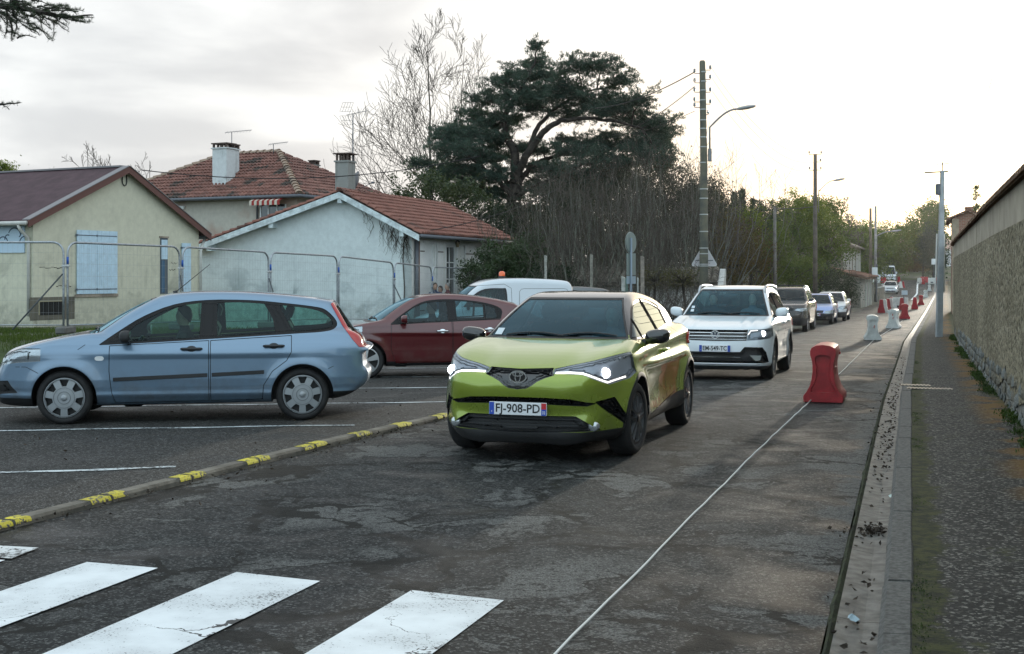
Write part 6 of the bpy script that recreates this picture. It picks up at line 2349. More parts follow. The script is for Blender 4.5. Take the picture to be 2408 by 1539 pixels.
	em.append(arc(bc - 0.30 * k,c0 + 0.16,k * 0.26,70,250,10))
	em.append(arc(bc + 0.95 * k,c0 - 0.16,k * 0.42,180,20))
	em.append(arc(bc - 0.85 * k,c0 - 0.16,k * 0.42,160,0))
	em.append(arc(bc + 0.55 * k,c0 - 0.02,k * 0.25,120,-10,8))
	vs,fs = strokes(em,0.035)
	mk('emblem',[side(b,0.046,z) for b,z in vs],fs,pbr('emblem_dark',(0.03,0.07,0.13),0.5),sb)
	return F
def white_house():
	root = thing('white_house','low white rendered house with stained gable wall and red tiled roof, in the middle','house')
	F = Frame((-3.6,46.0),(-0.944,0.33),(0.33,0.944))
	W,D = 8.7,9.7
	ar,zt,z0,zl = 2.71,4.60,3.24,2.72
	zg = -0.55
	pm = plaster('white_render',(0.70,0.77,0.78),(0.26,0.32,0.34),0.6,0.15,0.2)
	pm2 = plaster('white_render_side',(0.78,0.79,0.76),(0.22,0.23,0.22),0.4,0.15,0.0)
	pts = [(0,zg),(W,zg),(W,zl),(ar,zt),(0,z0)]
	w = MB()
	gable_wall(w,F,pts,0)
	w.add([F(W,0,zg),F(W,D,zg),F(W,D,zl),F(W,0,zl)],[(0,1,2,3)])
	gable_wall(w,F,pts,D)
	bld(w,'wall',pm,root)
	# street side wall, a slab of its own with real openings
	t_ = {k: solve_a(F,k,0,-2,12,'b') for k in (984,998.6,1022.4,1039.5,1049,1073,1091,1121)}
	zd,zw0,zw1 = zat(F,573,0,1.6),0.85,zat(F,578,0,3.8)
	holes = [(t_[998.6],t_[1022.4],0.05,zd),(t_[1049],t_[1073],zw0,zw1)]
	sw = MB()
	bs = sorted({0.0,D,*[h[0] for h in holes],*[h[1] for h in holes]})
	for i in range(len(bs) - 1):
		zc = [(zg,z0)]
		for h in holes:
			if abs(h[0] - bs[i]) < 1e-6:
				zc = [(zg,h[2]),(h[3],z0)]
		for za,zb in zc:
			vs = [F(a,b,z) for a in (-0.002,0.30) for b in (bs[i],bs[i + 1]) for z in (za,zb)]
			sw.add(vs,BXF)
	bld(sw,'side_wall',pm2,root)
	wj = pbr('joinery_white',(0.74,0.76,0.76),0.5,vary=0.05)
	dkglass = pbr('window_dark',(0.03,0.04,0.045),0.08,coat=1.0)
	def sb(mb,a0,a1,b0,b1,za,zb):
		F.box(mb,a0,a1,b0,b1,za,zb)
	for hi,(b0,b1,za,zb) in enumerate(holes):
		n = 'door' if hi == 0 else 'window'
		mb = MB()
		sb(mb,0.10,0.16,b0,b1,za,zb)
		o = bld(mb,n,wj if hi == 0 else dkglass,root)
		fr = MB()
		for (q0,q1,y0,y1) in ((b0,b0 + 0.06,za,zb),(b1 - 0.06,b1,za,zb),(b0 + 0.06,b1 - 0.06,zb - 0.07,zb)):
			sb(fr,0.05,0.098,q0,q1,y0,y1)
		if hi:
			mid = (b0 + b1) / 2
			sb(fr,0.06,0.095,mid - 0.03,mid + 0.03,za,zb - 0.07)
			for q in (0.33,0.66):
				z = za + (zb - za) * q
				sb(fr,0.065,0.09,b0 + 0.06,b1 - 0.06,z - 0.02,z + 0.02)
		else:
			sb(fr,0.06,0.096,b0 + 0.06,b0 + 0.30,0.9,zb - 0.08)
		bld(fr,n + '_frame',wj,o)
		sur = MB()
		for (q0,q1,y0,y1) in ((b0 - 0.12,b0,za,zb + 0.12),(b1,b1 + 0.12,za,zb + 0.12),(b0,b1,zb,zb + 0.12)):
			sb(sur,-0.022,-0.004,q0,q1,y0,y1)
		bld(sur,n + '_surround',wj,o)
		if hi:
			s = MB()
			sb(s,-0.10,0.06,b0 - 0.1,b1 + 0.1,za - 0.08,za)
			bld(s,'window_sill',wj,o)
	def leaf(b0,b1,za,zb):
		r = empty('shutter',(0,0,0),0,root)
		n = 3
		for i in range(n):
			mb = MB()
			q = (b1 - b0) / n
			sb(mb,-0.06,-0.028,b0 + q * i + 0.004,b0 + q * (i + 1) - 0.004,za,zb)
			bld(mb,'board',wj,r)
		for z in (za + 0.25,zb - 0.3):
			mb = MB()
			sb(mb,-0.068,-0.061,b0 + 0.02,b1 - 0.02,z - 0.02,z + 0.02)
			bld(mb,'strap_hinge',pbr('hinge_rust',(0.10,0.07,0.05),0.8),r)
	leaf(t_[984],t_[998.6] - 0.13,0.1,zd)
	leaf(t_[1022.4] + 0.14,t_[1039.5],0.1,zd)
	leaf(t_[1091],t_[1121],0.85,zw1)
	# pipes on the corner
	zn = pbr('zinc_pipe',(0.12,0.13,0.15),0.55,metal=0.3)
	pipe([F(-0.09,0.25,z0 - 0.1),F(-0.09,0.25,zg + 0.3)],0.075,'downpipe',zn,root)
	pipe([F(-0.07,t_[984] - 0.12,z0 - 0.1),F(-0.07,t_[984] - 0.12,zg + 0.3)],0.035,'downpipe',pbr('rust_pipe',(0.13,0.07,0.05),0.7),root)
	b_l = solve_a(F,1062,0,0,12,'b')
	pipe([F(-0.05,b_l - 0.15,z0 - 0.15),F(-0.05,b_l - 0.15,zw1 + 0.25)],0.03,'cable_pipe',pbr('rust_pipe',(0.13,0.07,0.05),0.7),root)
	# lantern on an iron bracket
	bq = solve_a(F,1072,-0.25,0,12,'b')
	lz = zat(F,576,-0.25,bq)
	arm = [F(0,bq,lz + 0.25),F(-0.12,bq,lz + 0.36),F(-0.28,bq,lz + 0.30),F(-0.32,bq,lz + 0.2)]
	lan = pipe(arm,0.014,'lantern',M_BLACK,root)
	c = F(-0.32,bq,0)
	lm = MB()
	lm.lathe([(0.001,0.20),(0.03,0.18),(0.11,0.10),(0.10,0.095)],6,M=Matrix.Translation((c.x,c.y,lz)))
	bld(lm,'lantern_cap',M_BLACK,lan)
	MB().lathe([(0.055,-0.10),(0.092,0.095)],6,M=Matrix.Translation((c.x,c.y,lz))).build('lantern_glass',pbr('smoked_glass',(0.12,0.10,0.06),0.1),lan)
	# roof boards, fascia and purlin ends
	sr,sl_ = (zt - z0) / ar,(zt - zl) / (W - ar)
	ov,bo = 0.45,-0.35
	slab = MB()
	for (a0,za,a1,zb) in ((-ov,z0 - sr * ov,ar,zt),(ar,zt,W + 0.5,zl - sl_ * 0.5)):
		vs = [F(a,b,z + h) for a,z in ((a0,za),(a1,zb)) for b in (bo,D + 0.3) for h in (0.0,0.07)]
		slab.add(vs,BXF)
	rm = tile_mat('red_clay',(0.15,0.062,0.048),(0.25,0.110,0.082),0.35)
	rf = bld(slab,'roof',pbr('roof_underlay',(0.045,0.025,0.02),0.9),root)
	fb = MB()
	fbm = pbr('fascia_white',(0.58,0.66,0.68),0.6,vary=0.25,vscale=4)
	for (a0,za,a1,zb) in ((-ov,z0 - sr * ov,ar,zt),(ar,zt,W + 0.15,zl - sl_ * 0.15)):
		vs = [F(a,b,z + h) for a,z in ((a0,za),(a1,zb)) for b in (bo - 0.04,bo) for h in (-0.16,0.06)]
		fb.add(vs,BXF)
	bld(fb,'fascia',fbm,root)
	for a,z in ((ar,zt - 0.12),(5.55,zt - sl_ * (5.55 - ar) - 0.10),(0.25,z0 + sr * 0.25 - 0.12),(8.2,zl + sl_ * 0.5 - 0.10)):
		mb = MB()
		F.box(mb,a - 0.08,a + 0.08,bo,0.05,z - 0.22,z)
		bld(mb,'purlin_end',fbm,root)
	# tiles: street slope up to the ridge, and the far slope at its verge
	s_len = math.hypot(ar + ov,zt - (z0 - sr * ov))
	e0 = F(-ov,bo + 0.02,z0 - sr * ov + 0.07)
	up = (F(ar,bo,zt) - F(-ov,bo,z0 - sr * ov)).normalized()
	tile_roof(rf,e0,F.b,up,[(0,0),(D + 0.6,0),(D + 0.6,s_len),(0,s_len)],0.20,0.34,rm,260,21)
	s2 = math.hypot(W + 0.5 - ar,zt - (zl - sl_ * 0.5))
	e1 = F(W + 0.5,bo + 0.02,zl - sl_ * 0.5 + 0.07)
	up2 = (F(ar,bo,zt) - F(W + 0.5,bo,zl - sl_ * 0.5)).normalized()
	tile_roof(rf,e1,F.b,up2,[(0,0),(1.4,0),(1.4,s2),(0,s2)],0.20,0.34,rm,40,22)
	rd = MB()
	for i in range(26):
		b = bo + i * 0.40
		pts = [(0.13 * math.cos(math.pi * q / 5),0.10 * math.sin(math.pi * q / 5)) for q in range(6)]
		vs = [F(ar + u,b + l,zt + 0.09 + v * k_ + (0.02 if l == 0 else 0)) for l,k_ in ((0,1.1),(0.43,0.9)) for u,v in pts]
		rd.add(vs,[(q,q + 1,7 + q,6 + q) for q in range(5)] + [tuple(range(6))])
	o = rd.build('ridge_tiles',rm,rf,True)
	o['kind'] = 'stuff'
	gt = MB()
	gz = z0 - sr * ov + 0.02
	pipe([F(-ov - 0.07,bo,gz),F(-ov - 0.07,D + 0.3,gz)],0.07,'gutter',zn,root)
	# chimney with slab on stubs
	ca = solve_a(F,812,1.2)
	p0 = F(ca,1.2,0)
	ztop = CAM_H - (383 - HZ) * p0.y / FPX
	cm = plaster('grey_chimney_render',(0.30,0.305,0.29),(0.08,0.09,0.085),0.6,0.4,4.0)
	ch = MB()
	F.box(ch,ca - 0.27,ca + 0.27,0.9,1.5,zt - 0.5,ztop)
	F.box(ch,ca - 0.31,ca + 0.31,0.86,1.54,ztop,ztop + 0.06)
	cho = bld(ch,'chimney',cm,root)
	st = MB()
	for a in (-0.22,-0.07,0.08,0.22):
		for b in (0.95,1.43):
			F.box(st,ca + a - 0.035,ca + a + 0.035,b - 0.03,b + 0.03,ztop + 0.06,ztop + 0.30)
	F.box(st,ca - 0.34,ca + 0.34,0.84,1.56,ztop + 0.30,ztop + 0.345)
	bld(st,'chimney_cap',pbr('cap_clay',(0.10,0.07,0.06),0.9,vary=0.3),cho)
	# weather stains climb and a dead creeper hangs at the street corner
	tw = MB()
	rr = random.Random(8)
	for i in range(46):
		a = rr.uniform(0.1,1.0) if i < 34 else rr.uniform(1.0,1.9)
		z = z0 + sr * a - rr.uniform(0.05,0.5)
		pts = [F(a,-0.02,z)]
		for q in range(7):
			a += rr.uniform(-0.12,0.10)
			z -= rr.uniform(0.0,0.22)
			pts.append(F(a,-0.02 - rr.uniform(0,0.07),z))
		tw.tube(pts,[0.008] * 4 + [0.004] * 4,4,False)
	tw.tube([F(0.30,-0.03,0.0),F(0.27,-0.04,1.2),F(0.33,-0.03,2.2),F(0.28,-0.03,3.1)],0.02,5)
	cr = tw.build('creeper',pbr('dead_stem',(0.05,0.042,0.032),0.95))
	tag(cr,'leafless creeper clinging to the corner of the white house','creeper')
	# aerial mast and dish
	am = thing('tv_aerial','tall television aerial on a mast beside the grey chimney','aerial')
	pa = solve_a(F,830,1.4)
	q0 = F(pa,1.4,0)
	zt_ = CAM_H - (268 - HZ) * q0.y / FPX
	pipe([F(pa,1.4,zt + 0.1),F(pa,1.4,zt_)],0.022,'mast',zn,am)
	e = MB()
	e.tube([(q0.x - 0.25,q0.y,zt_ - 0.05),(q0.x + 0.55,q0.y - 0.1,zt_ + 0.10)],0.012,5)
	for i in range(7):
		t = i / 6
		c = Vector((q0.x - 0.15 + 0.65 * t,q0.y - 0.08 * t,zt_ - 0.03 + 0.12 * t))
		e.tube([c - Vector((0.03,0.12,0.16)),c + Vector((0.03,0.12,0.16))],0.006,4)
	for s in (-1,1):
		for i in range(5):
			x = q0.x - 0.5 + i * 0.10
			e.tube([(x,q0.y,zt_ + s * 0.08),(x + 0.12,q0.y,zt_ + s * 0.42)],0.006,4)
		for z in (0.08,0.25,0.42):
			e.tube([(q0.x - 0.5 + z * 0.28,q0.y,zt_ + s * z),(q0.x - 0.10 + z * 0.28,q0.y,zt_ + s * z)],0.006,4)
	e.build('elements',zn,am)
	dish = thing('satellite_dish','small grey satellite dish behind the grey chimney','satellite dish')
	dc = at(841,428,q0.y + 0.3)
	M = Matrix.Translation(dc) @ Matrix.Rotation(R_(78),4,'Z') @ Matrix.Rotation(R_(-72),4,'X')
	d = MB().lathe([(0.001,0.0),(0.12,0.012),(0.24,0.045),(0.34,0.09),(0.345,0.095),(0.24,0.055),(0.001,0.012)],24,M=M @ Matrix.Scale(1.15,4,(0,1,0)))
	bld(d,'reflector',pbr('dish_grey',(0.22,0.23,0.25),0.5),dish,True)
	pipe([dc,dc + Vector((-0.25,0,-0.15)),F(pa,1.4,dc.z - 0.25)],0.02,'bracket',zn,dish)
	pipe([dc + Vector((0.02,-0.05,-0.3)),dc + Vector((0.55,-0.1,-0.05))],0.012,'feed_arm',zn,dish)
	MB().bbox(-0.06,0.06,-0.04,0.04,-0.04,0.04,0.01,Matrix.Translation(dc + Vector((0.58,-0.1,-0.04)))).build('receiver',zn,dish)
	return F
def hip_house():
	root = thing('hip_roof_house','taller beige house with red tiled hip roof and two chimneys, behind the others','house')
	C_ = (-10.4,62.0)
	F = Frame(C_,(-0.89,0.45),(0.45,0.89))
	W,D = 12.4,8.7
	ze,zr = 5.72,8.08
	pm = plaster('beige_render',(0.52,0.49,0.43),(0.24,0.20,0.17),0.4,0.3,0.6,0.5,(0.40,0.29,0.24))
	w = MB()
	F.box(w,0,W,0,D,0.2,ze)
	bld(w,'wall',pm,root)
	ov = 0.5
	sl = (zr - ze) / (D / 2)
	zo = ze - sl * ov
	r0,r1 = F(D / 2,D / 2,zr),F(W - D / 2,D / 2,zr)
	c = [F(-ov,-ov,zo),F(W + ov,-ov,zo),F(W + ov,D + ov,zo),F(-ov,D + ov,zo)]
	r = MB().add([*c,r0,r1],[(0,1,5,4),(1,2,5),(2,3,4,5),(3,0,4),(3,2,1,0)])
	rf = bld(r,'roof',pbr('roof_underlay',(0.045,0.025,0.02),0.9),root)
	rm = tile_mat('weathered_clay',(0.12,0.052,0.042),(0.26,0.125,0.098),0.75)
	Wf,Df = W + 2 * ov,D + 2 * ov
	hf = math.hypot(D / 2 + ov,zr - zo)
	up = (F(4,D / 2,zr) - F(4,-ov,zo)).normalized()
	tile_roof(rf,c[0],F.a,up,[(0,0),(Wf,0),(Wf - Df / 2,hf),(Df / 2,hf)],0.23,0.38,rm,200,31)
	up = (F(D / 2,4,zr) - F(-ov,4,zo)).normalized()
	tile_roof(rf,c[0],F.b,up,[(0,0),(Df,0),(Df / 2,hf)],0.23,0.38,rm,90,32)
	hips = MB()
	for a,b in ((c[0],r0),(c[1],r1),(r0,r1)):
		n = int((b - a).length / 0.42)
		d = (b - a).normalized()
		sd = d.cross(Vector((0,0,1))).normalized()
		u = sd.cross(d)
		for i in range(n):
			p = a + d * (i * (b - a).length / n)
			prof = [(0.17 * math.cos(math.pi * q / 5),0.13 * math.sin(math.pi * q / 5)) for q in range(6)]
			vs = [p + d * l + sd * (x * k) + u * (y * k + 0.07 + (0.03 if l == 0 else 0)) for l,k in ((0,1.1),(0.46,0.9)) for x,y in prof]
			hips.add(vs,[(q,q + 1,7 + q,6 + q) for q in range(5)] + [tuple(range(6))])
	o = hips.build('ridge_tiles',tile_mat('pale_ridge_clay',(0.22,0.15,0.11),(0.34,0.26,0.20),0.4),rf,True)
	o['kind'] = 'stuff'
	zn = MATS['zinc_pipe']
	pipe([F(W + ov,-ov - 0.08,zo - 0.02),F(-ov - 0.08,-ov - 0.08,zo - 0.02),F(-ov - 0.08,D + ov,zo - 0.02)],0.09,'gutter',zn,root)
	a = solve_a(F,607)
	pipe([F(a - 0.5,-ov,zo - 0.05),F(a - 0.2,-0.25,zo - 0.35),F(a,-0.08,zo - 0.5),F(a,-0.08,1.0)],0.05,'downpipe',zn,root)
	# striped awning over a window near the corner
	a1,a0 = solve_a(F,609),solve_a(F,680)
	za,zb = zat(F,476,a1),zat(F,487,a1)
	n = 12
	aw = empty('awning',(0,0,0),0,root)
	for i in range(n):
		x0,x1 = a0 + (a1 - a0) * i / n,a0 + (a1 - a0) * (i + 1) / n
		mb = MB()
		vs = [F(x,b,z + h) for x in (x0 + 0.001,x1 - 0.001) for b,z in ((-0.05,za + 0.30),(-0.75,za)) for h in (0,0.02)]
		mb.add(vs,BXF)
		F.box(mb,x0 + 0.001,x1 - 0.001,-0.775,-0.755,zb + 0.03,za)
		bld(mb,'awning_stripe',pbr('awning_red',(0.30,0.03,0.025),0.8) if i % 2 == 0 else pbr('awning_cream',(0.55,0.50,0.42),0.8),aw)
	mb = MB()
	F.box(mb,a0 + 0.15,a1 - 0.1,-0.02,0.03,zb - 1.2,zb + 0.1)
	wn = bld(mb,'window',MATS['window_dark'],root)
	mb = MB()
	for q in (0.0,0.33,0.66,0.96):
		x = a0 + 0.15 + (a1 - a0 - 0.25) * q
		F.box(mb,x,x + 0.07,-0.05,-0.021,zb - 1.2,zb + 0.1)
	bld(mb,'window_frame',MATS['joinery_white'],wn)
	b0 = 0.35
	mb = MB()
	vs = [F(a,b,z) for a in (-0.05,0.02) for b in (b0,b0 + 1.2) for z in (3.6,5.0)]
	mb.add(vs,BXF)
	bld(mb,'window',MATS['joinery_white'],root)
	# small white vent on the left
	a = solve_a(F,428)
	mb = MB()
	F.box(mb,a - 0.2,a + 0.2,-0.12,0.01,zat(F,492,a),zat(F,485,a))
	bld(mb,'vent_box',MATS['joinery_white'],root)
	def chimney(pxc,pyb,pyt,wpx,mat,dep,b_in,capm,legs=True):
		a = solve_a(F,pxc,b_in)
		p = F(a,b_in,0)
		k = p.y / FPX
		hw = wpx * k / 2
		zt = CAM_H - (pyt - HZ) * k
		zb_ = CAM_H - (pyb - HZ) * k - 0.3
		ch = MB()
		F.box(ch,a - hw,a + hw,b_in,b_in + dep,zb_,zt)
		F.box(ch,a - hw - 0.06,a + hw + 0.06,b_in - 0.06,b_in + dep + 0.06,zt,zt + 0.06)
		o = bld(ch,'chimney',mat,root)
		cp = MB()
		for q in (-0.9,-0.3,0.3,0.9):
			for y in (0.06,dep - 0.06):
				F.box(cp,a + q * hw - 0.045,a + q * hw + 0.045,b_in + y - 0.045,b_in + y + 0.045,zt + 0.06,zt + 0.24)
		F.box(cp,a - hw - 0.05,a + hw + 0.05,b_in - 0.05,b_in + dep + 0.05,zt + 0.24,zt + 0.30)
		bld(cp,'chimney_cap',capm,o)
		return a,zt,p
	capm = MATS['cap_clay']
	wm = plaster('white_chimney_render',(0.66,0.69,0.70),(0.06,0.06,0.05),0.85,0.7,5.0,1.6)
	a,zt,p = chimney(516,443,350,42,wm,0.7,0.75,capm)
	chimney(541,410,352,10,wm,0.6,1.6,capm)
	a2,zt2,p2 = chimney(733,407,390,15,MATS['grey_chimney_render'],0.45,6.0,capm)
	def aerial(pxm,pyb,pyt,arm,label,Z):
		t = thing('tv_aerial',label,'aerial')
		k = Z / FPX
		b,tp = at(pxm,pyb,Z),at(pxm,pyt,Z)
		pipe([b,tp],0.02,'mast',zn,t)
		e = MB()
		L = arm * k
		e.tube([tp - Vector((L * 0.25,0,0.05)),tp + Vector((L * 0.75,0,0.08))],0.014,5)
		for i in range(9):
			c_ = tp + Vector((L * (-0.2 + 0.9 * i / 8),0,0.08 * (i / 8) - 0.04))
			e.tube([c_ - Vector((0.02,0.25,0.10)),c_ + Vector((0.02,0.25,0.10))],0.008,4)
		e.build('elements',zn,t)
	aerial(545,385,310,62,'television aerial above the large white chimney of the hip roofed house',p.y + 0.9)
	aerial(643,366,338,45,'smaller television aerial on the ridge of the hip roofed house',67.5)
# ------------------------------------------------------------------ site fence
def fence_panel(p0,p1,z0,z1,label,brace=True,clip=True):
	"""tube framed mesh panel between two feet; z0, z1 ground heights"""
	p0,p1 = Vector((p0[0],p0[1],0)),Vector((p1[0],p1[1],0))
	root = thing('site_fence',label,'fence',(0,0,0),0,'mesh panels of the site fence')
	d = (p1 - p0)
	L = d.length
	d.normalize()
	n = d.cross(Vector((0,0,1)))
	if n.y > 0:
		n = -n
	H = 1.98
	g = lambda t: z0 + (z1 - z0) * t / L
	P = lambda t,h,o=0.0: p0 + d * t + Vector((0,0,g(t) + h)) + n * o
	fr = MB()
	e,r = 0.05,0.24
	pts = [P(e,0.02),P(e,0.9),P(e,H - r)]
	pts += [P(e + r - r * math.cos(t),H - r + r * math.sin(t)) for t in np.linspace(0.25,math.pi / 2,6)]
	pts += [P(L - e - r + r * math.sin(t),H - r + r * math.cos(t)) for t in np.linspace(0,math.pi / 2 - 0.25,6)]
	pts += [P(L - e,H - r),P(L - e,0.9),P(L - e,0.02)]
	fr.tube(pts,0.025,8)
	fr.tube([P(e,0.16),P(L - e,0.16)],0.015,6)
	fr.build('frame',M_STEEL,root,True)
	ms = MB()
	k = int((L - 2 * e) / 0.11)
	for i in range(1,k):
		t = e + (L - 2 * e) * i / k
		ms.tube([P(t,0.16),P(t,H - 0.03)],0.0013,3,False)
	for h in (0.16,0.43,0.70,0.97,1.24,1.51,1.75):
		ms.tube([P(e,h),P(L - e,h)],0.0019,3,False)
	o = ms.build('wire_mesh',pbr('wire_zinc',(0.32,0.34,0.35),0.6,metal=0.4),root)
	o['kind'] = 'stuff'
	ft = MB()
	M = Matrix.Translation(P(L,0.0)) @ Matrix.Rotation(math.atan2(d.y,d.x) + math.pi / 2,4,'Z')
	ft.bbox(-0.34,0.34,-0.11,0.11,-0.03,0.13,0.03,M)
	ft.build('foot_block',pbr('fence_foot',(0.12,0.12,0.115),0.9,vary=0.2),root)
	if clip:
		c = MB()
		c.bbox(-0.09,0.09,-0.035,0.035,-0.02,0.02,0.008,Matrix.Translation(P(L,1.46)) @ Matrix.Rotation(math.atan2(d.y,d.x),4,'Z'))
		c.tube([P(L,1.40),P(L,1.52)],0.012,6)
		c.build('coupler',pbr('coupler_zinc',(0.5,0.52,0.53),0.4,metal=0.6),root)
		b = MB()
		b.tube([P(e,1.50),P(e,1.66)],0.026,10)
		b.build('blue_sleeve',pbr('blue_sleeve',(0.02,0.10,0.42),0.6),root,True)
	if brace:
		b = MB()
		b.tube([P(L - 0.06,1.28,0.03),P(L - 0.75,0.10,1.0)],0.018,8)
		b.build('brace',pbr('brace_steel',(0.045,0.055,0.06),0.6),root,True)
	return root
def build_fence():
	P = [(-13.30,28.3,0.40),(-9.80,28.15,0.40),(-8.03,31.1,0.36),(-6.47,34.2,0.28),(-5.08,37.4,0.22),(-3.75,40.7,0.06),(-2.75,44.0,-0.06),(-1.62,47.2,-0.10)]
	lab = ['site fence panel in front of the cream house corner and its signboard','site fence panel across the closed blue shutters of the cream house',
		   'site fence panel between the cream and the white house','site fence panel across the left half of the white gable',
		   'site fence panel across the stained middle of the white gable','site fence panel at the street corner of the white house',
		   'last site fence panel beside the green laurel bushes']
	for i in range(7):
		a,b = P[i],P[i + 1]
		fence_panel(a,b,a[2],b[2],lab[i],brace=(i != 3),clip=True)
	a = P[0]
	fence_panel((-16.8,28.6),(-13.30,28.3),0.42,0.40,'site fence panel at the left picture edge before the signboard',False)
# ------------------------------------------------------------------ poles, lamps, wires
WIRE = pbr('cable_black',(0.015,0.015,0.016),0.7)
def cable(a,b,sag,r,label,n=24):
	pts = []
	a,b = Vector(a),Vector(b)
	for i in range(n + 1):
		t = i / n
		p = a.lerp(b,t)
		p.z -= sag * 4 * t * (1 - t)
		pts.append(p)
	o = MB().tube(pts,r,5).build('overhead_cable',WIRE,None,True)
	return tag(o,label,'cable')
def street_lamp_arm(root,base,out,h,mat,r=0.032):
	"""swan-neck arm with lamp head; base on the pole, out = horizontal reach vector"""
	base,out = Vector(base),Vector(out)
	pts = [base - Vector((0,0,1.1)),base]
	for t in np.linspace(0.15,1.0,9):
		pts.append(base + out * (0.62 * t) + Vector((0,0,h * math.sin(t * math.pi / 2 * 0.98))))
	a = MB().tube(pts,r,8).build('lamp_arm',mat,root,True)
	d = out.normalized()
	s = d.cross(Vector((0,0,1)))
	c = pts[-1]
	hd = MB()
	L = out.length * 0.45
	prof = [(0,0.05,0.03),(0.2,0.10,0.06),(0.6,0.15,0.07),(0.92,0.10,0.045),(1.0,0.05,0.02)]
	n = 10
	for t,w,hh in prof:
		for i in range(n):
			an = 2 * math.pi * i / n
			q = c + d * (L * t) + s * (w * math.cos(an)) + Vector((0,0,0.10 * t + hh * math.sin(an)))
			hd.v.append(tuple(q))
	for i in range(len(prof) - 1):
		for k in range(n):
			hd.f.append((i * n + k,i * n + (k + 1) % n,(i + 1) * n + (k + 1) % n,(i + 1) * n + k))
	hd.f += [tuple(range(n)),tuple((len(prof) - 1) * n + k for k in reversed(range(n)))]
	fix_normals(hd.build('lamp_head',pbr('lamp_grey',(0.35,0.36,0.37),0.4),a,True))
def insulator(root,base,tip,mat_i):
	"""bent pin with a glass insulator"""
	base,tip = Vector(base),Vector(tip)
	mb = MB().tube([base,Vector((tip.x,tip.y,base.z)),tip],0.014,6)
	o = mb.build('insulator_pin',M_BLACK,root)
	MB().lathe([(0.001,0.0),(0.030,0.0),(0.050,0.03),(0.036,0.06),(0.045,0.085),(0.030,0.12),(0.001,0.13)],10,M=Matrix.Translation(tip)).build('insulator',mat_i,o,True)
def build_poles():
	glassy = pbr('insulator_glass',(0.10,0.13,0.15),0.2,coat=1.0)
	zn = MATS['zinc_pipe']
	# big concrete/wood pole with lamp and triangular sign
	Zp = 44.0
	base = at(1655,HZ,Zp)
	zb = float(T_(base.x,Zp)) - 0.3
	ztop = CAM_H - (143 - HZ) * Zp / FPX
	root = thing('utility_pole','tall weathered utility pole with insulators, street lamp and steel bands, centre right','utility pole')
	pm = pbr('grey_weathered_wood',(0.105,0.115,0.10),0.9,vary=0.3,vscale=2.2,bump=0.5,bscale=30,col2=(0.15,0.14,0.10))
	k = Zp / FPX
	pl = MB().tube([(base.x,Zp,zb),(base.x,Zp,2.0),(base.x + 0.0,Zp,(2 + ztop) / 2),(base.x - 0.05,Zp,ztop - 0.06),(base.x - 0.05,Zp,ztop)],[0.165,0.15,0.125,0.10,0.075],14)
	pole = pl.build('pole',pm,root,True)
	band = pbr('steel_band',(0.42,0.44,0.44),0.4,metal=0.6)
	rad = lambda z: 0.16 - 0.058 * (z - zb) / (ztop - zb)
	for py in (170,192,213,236,258,283,303,323,346,383,445,467,505,545,584,597,622,626):
		z = CAM_H - (py - HZ) * k
		MB().lathe([(rad(z) + 0.012,-0.018),(rad(z) + 0.014,0.018)],14,M=Matrix.Translation((base.x - 0.02 * (z > 5),Zp,z))).build('band',band,root,True)
	for py,sg in ((160,1),(182,1),(212,1),(240,1),(265,1),(168,-1),(190,-1),(212,-1),(235,-1),(248,-1)):
		z = CAM_H - (py - HZ) * k
		dx = (0.27 if py < 250 else 0.2) * sg
		insulator(root,(base.x - 0.05,Zp,z - 0.08),(base.x - 0.05 + dx,Zp - 0.02,z - 0.04),glassy)
	ab = at(1665,345,Zp)
	street_lamp_arm(root,(ab.x + 0.06,Zp,CAM_H - (300 - HZ) * k),(1.45,-0.12,0),0.62,pbr('lamp_arm_grey',(0.22,0.23,0.24),0.5,metal=0.5))
	MB().bbox(-0.06,0.06,-0.06,0.06,-0.22,0.22,0.015,Matrix.Translation((ab.x + 0.06,Zp,CAM_H - (365 - HZ) * k))).build('fuse_box',pbr('lamp_arm_grey',(0.22,0.23,0.24),0.5),root)
	# triangular sign seen from behind: bracketed on the far side
	c = at(1656,612,Zp + 0.25)
	ts = thing('warning_sign','back of a triangular road sign fixed behind the tall utility pole','road sign')
	kk = (Zp + 0.25) / FPX
	A = [(-33 * kk,-15 * kk),(33 * kk,-15 * kk),(0,42 * kk)]
	tri = []
	for i in range(3):
		p,q,r_ = np.array(A[i]),np.array(A[(i + 1) % 3]),np.array(A[i - 1])
		u,v = (q - p) / np.linalg.norm(q - p),(r_ - p) / np.linalg.norm(r_ - p)
		for t in np.linspace(0,1,5):
			w = v * (1 - t) + u * t
			tri.append(tuple(p + (v * (1 - t) ** 2 + u * t ** 2) * 0.10 + (u + v) * 0.02))
	mb = MB().prism(tri,0,0.02,lambda u,v,h: (c.x + u,c.y + h,c.z + v))
	bld(mb,'sign_plate',pbr('sign_back',(0.55,0.54,0.56),0.5),ts)
	mb = MB()
	vs,fs = strokes([tri],0.03,True)
	mb.add([(c.x + u,c.y - 0.012,c.z + v) for u,v in vs] + [(c.x + u,c.y + 0.0,c.z + v) for u,v in vs],fs)
	mb.build('sign_rim',pbr('sign_rim',(0.6,0.6,0.6),0.4),ts)
	mb = MB().box(c.x - 0.30,c.x + 0.30,c.y - 0.03,c.y - 0.013,c.z - 0.03,c.z + 0.0)
	mb.build('sign_bracket',zn,ts)
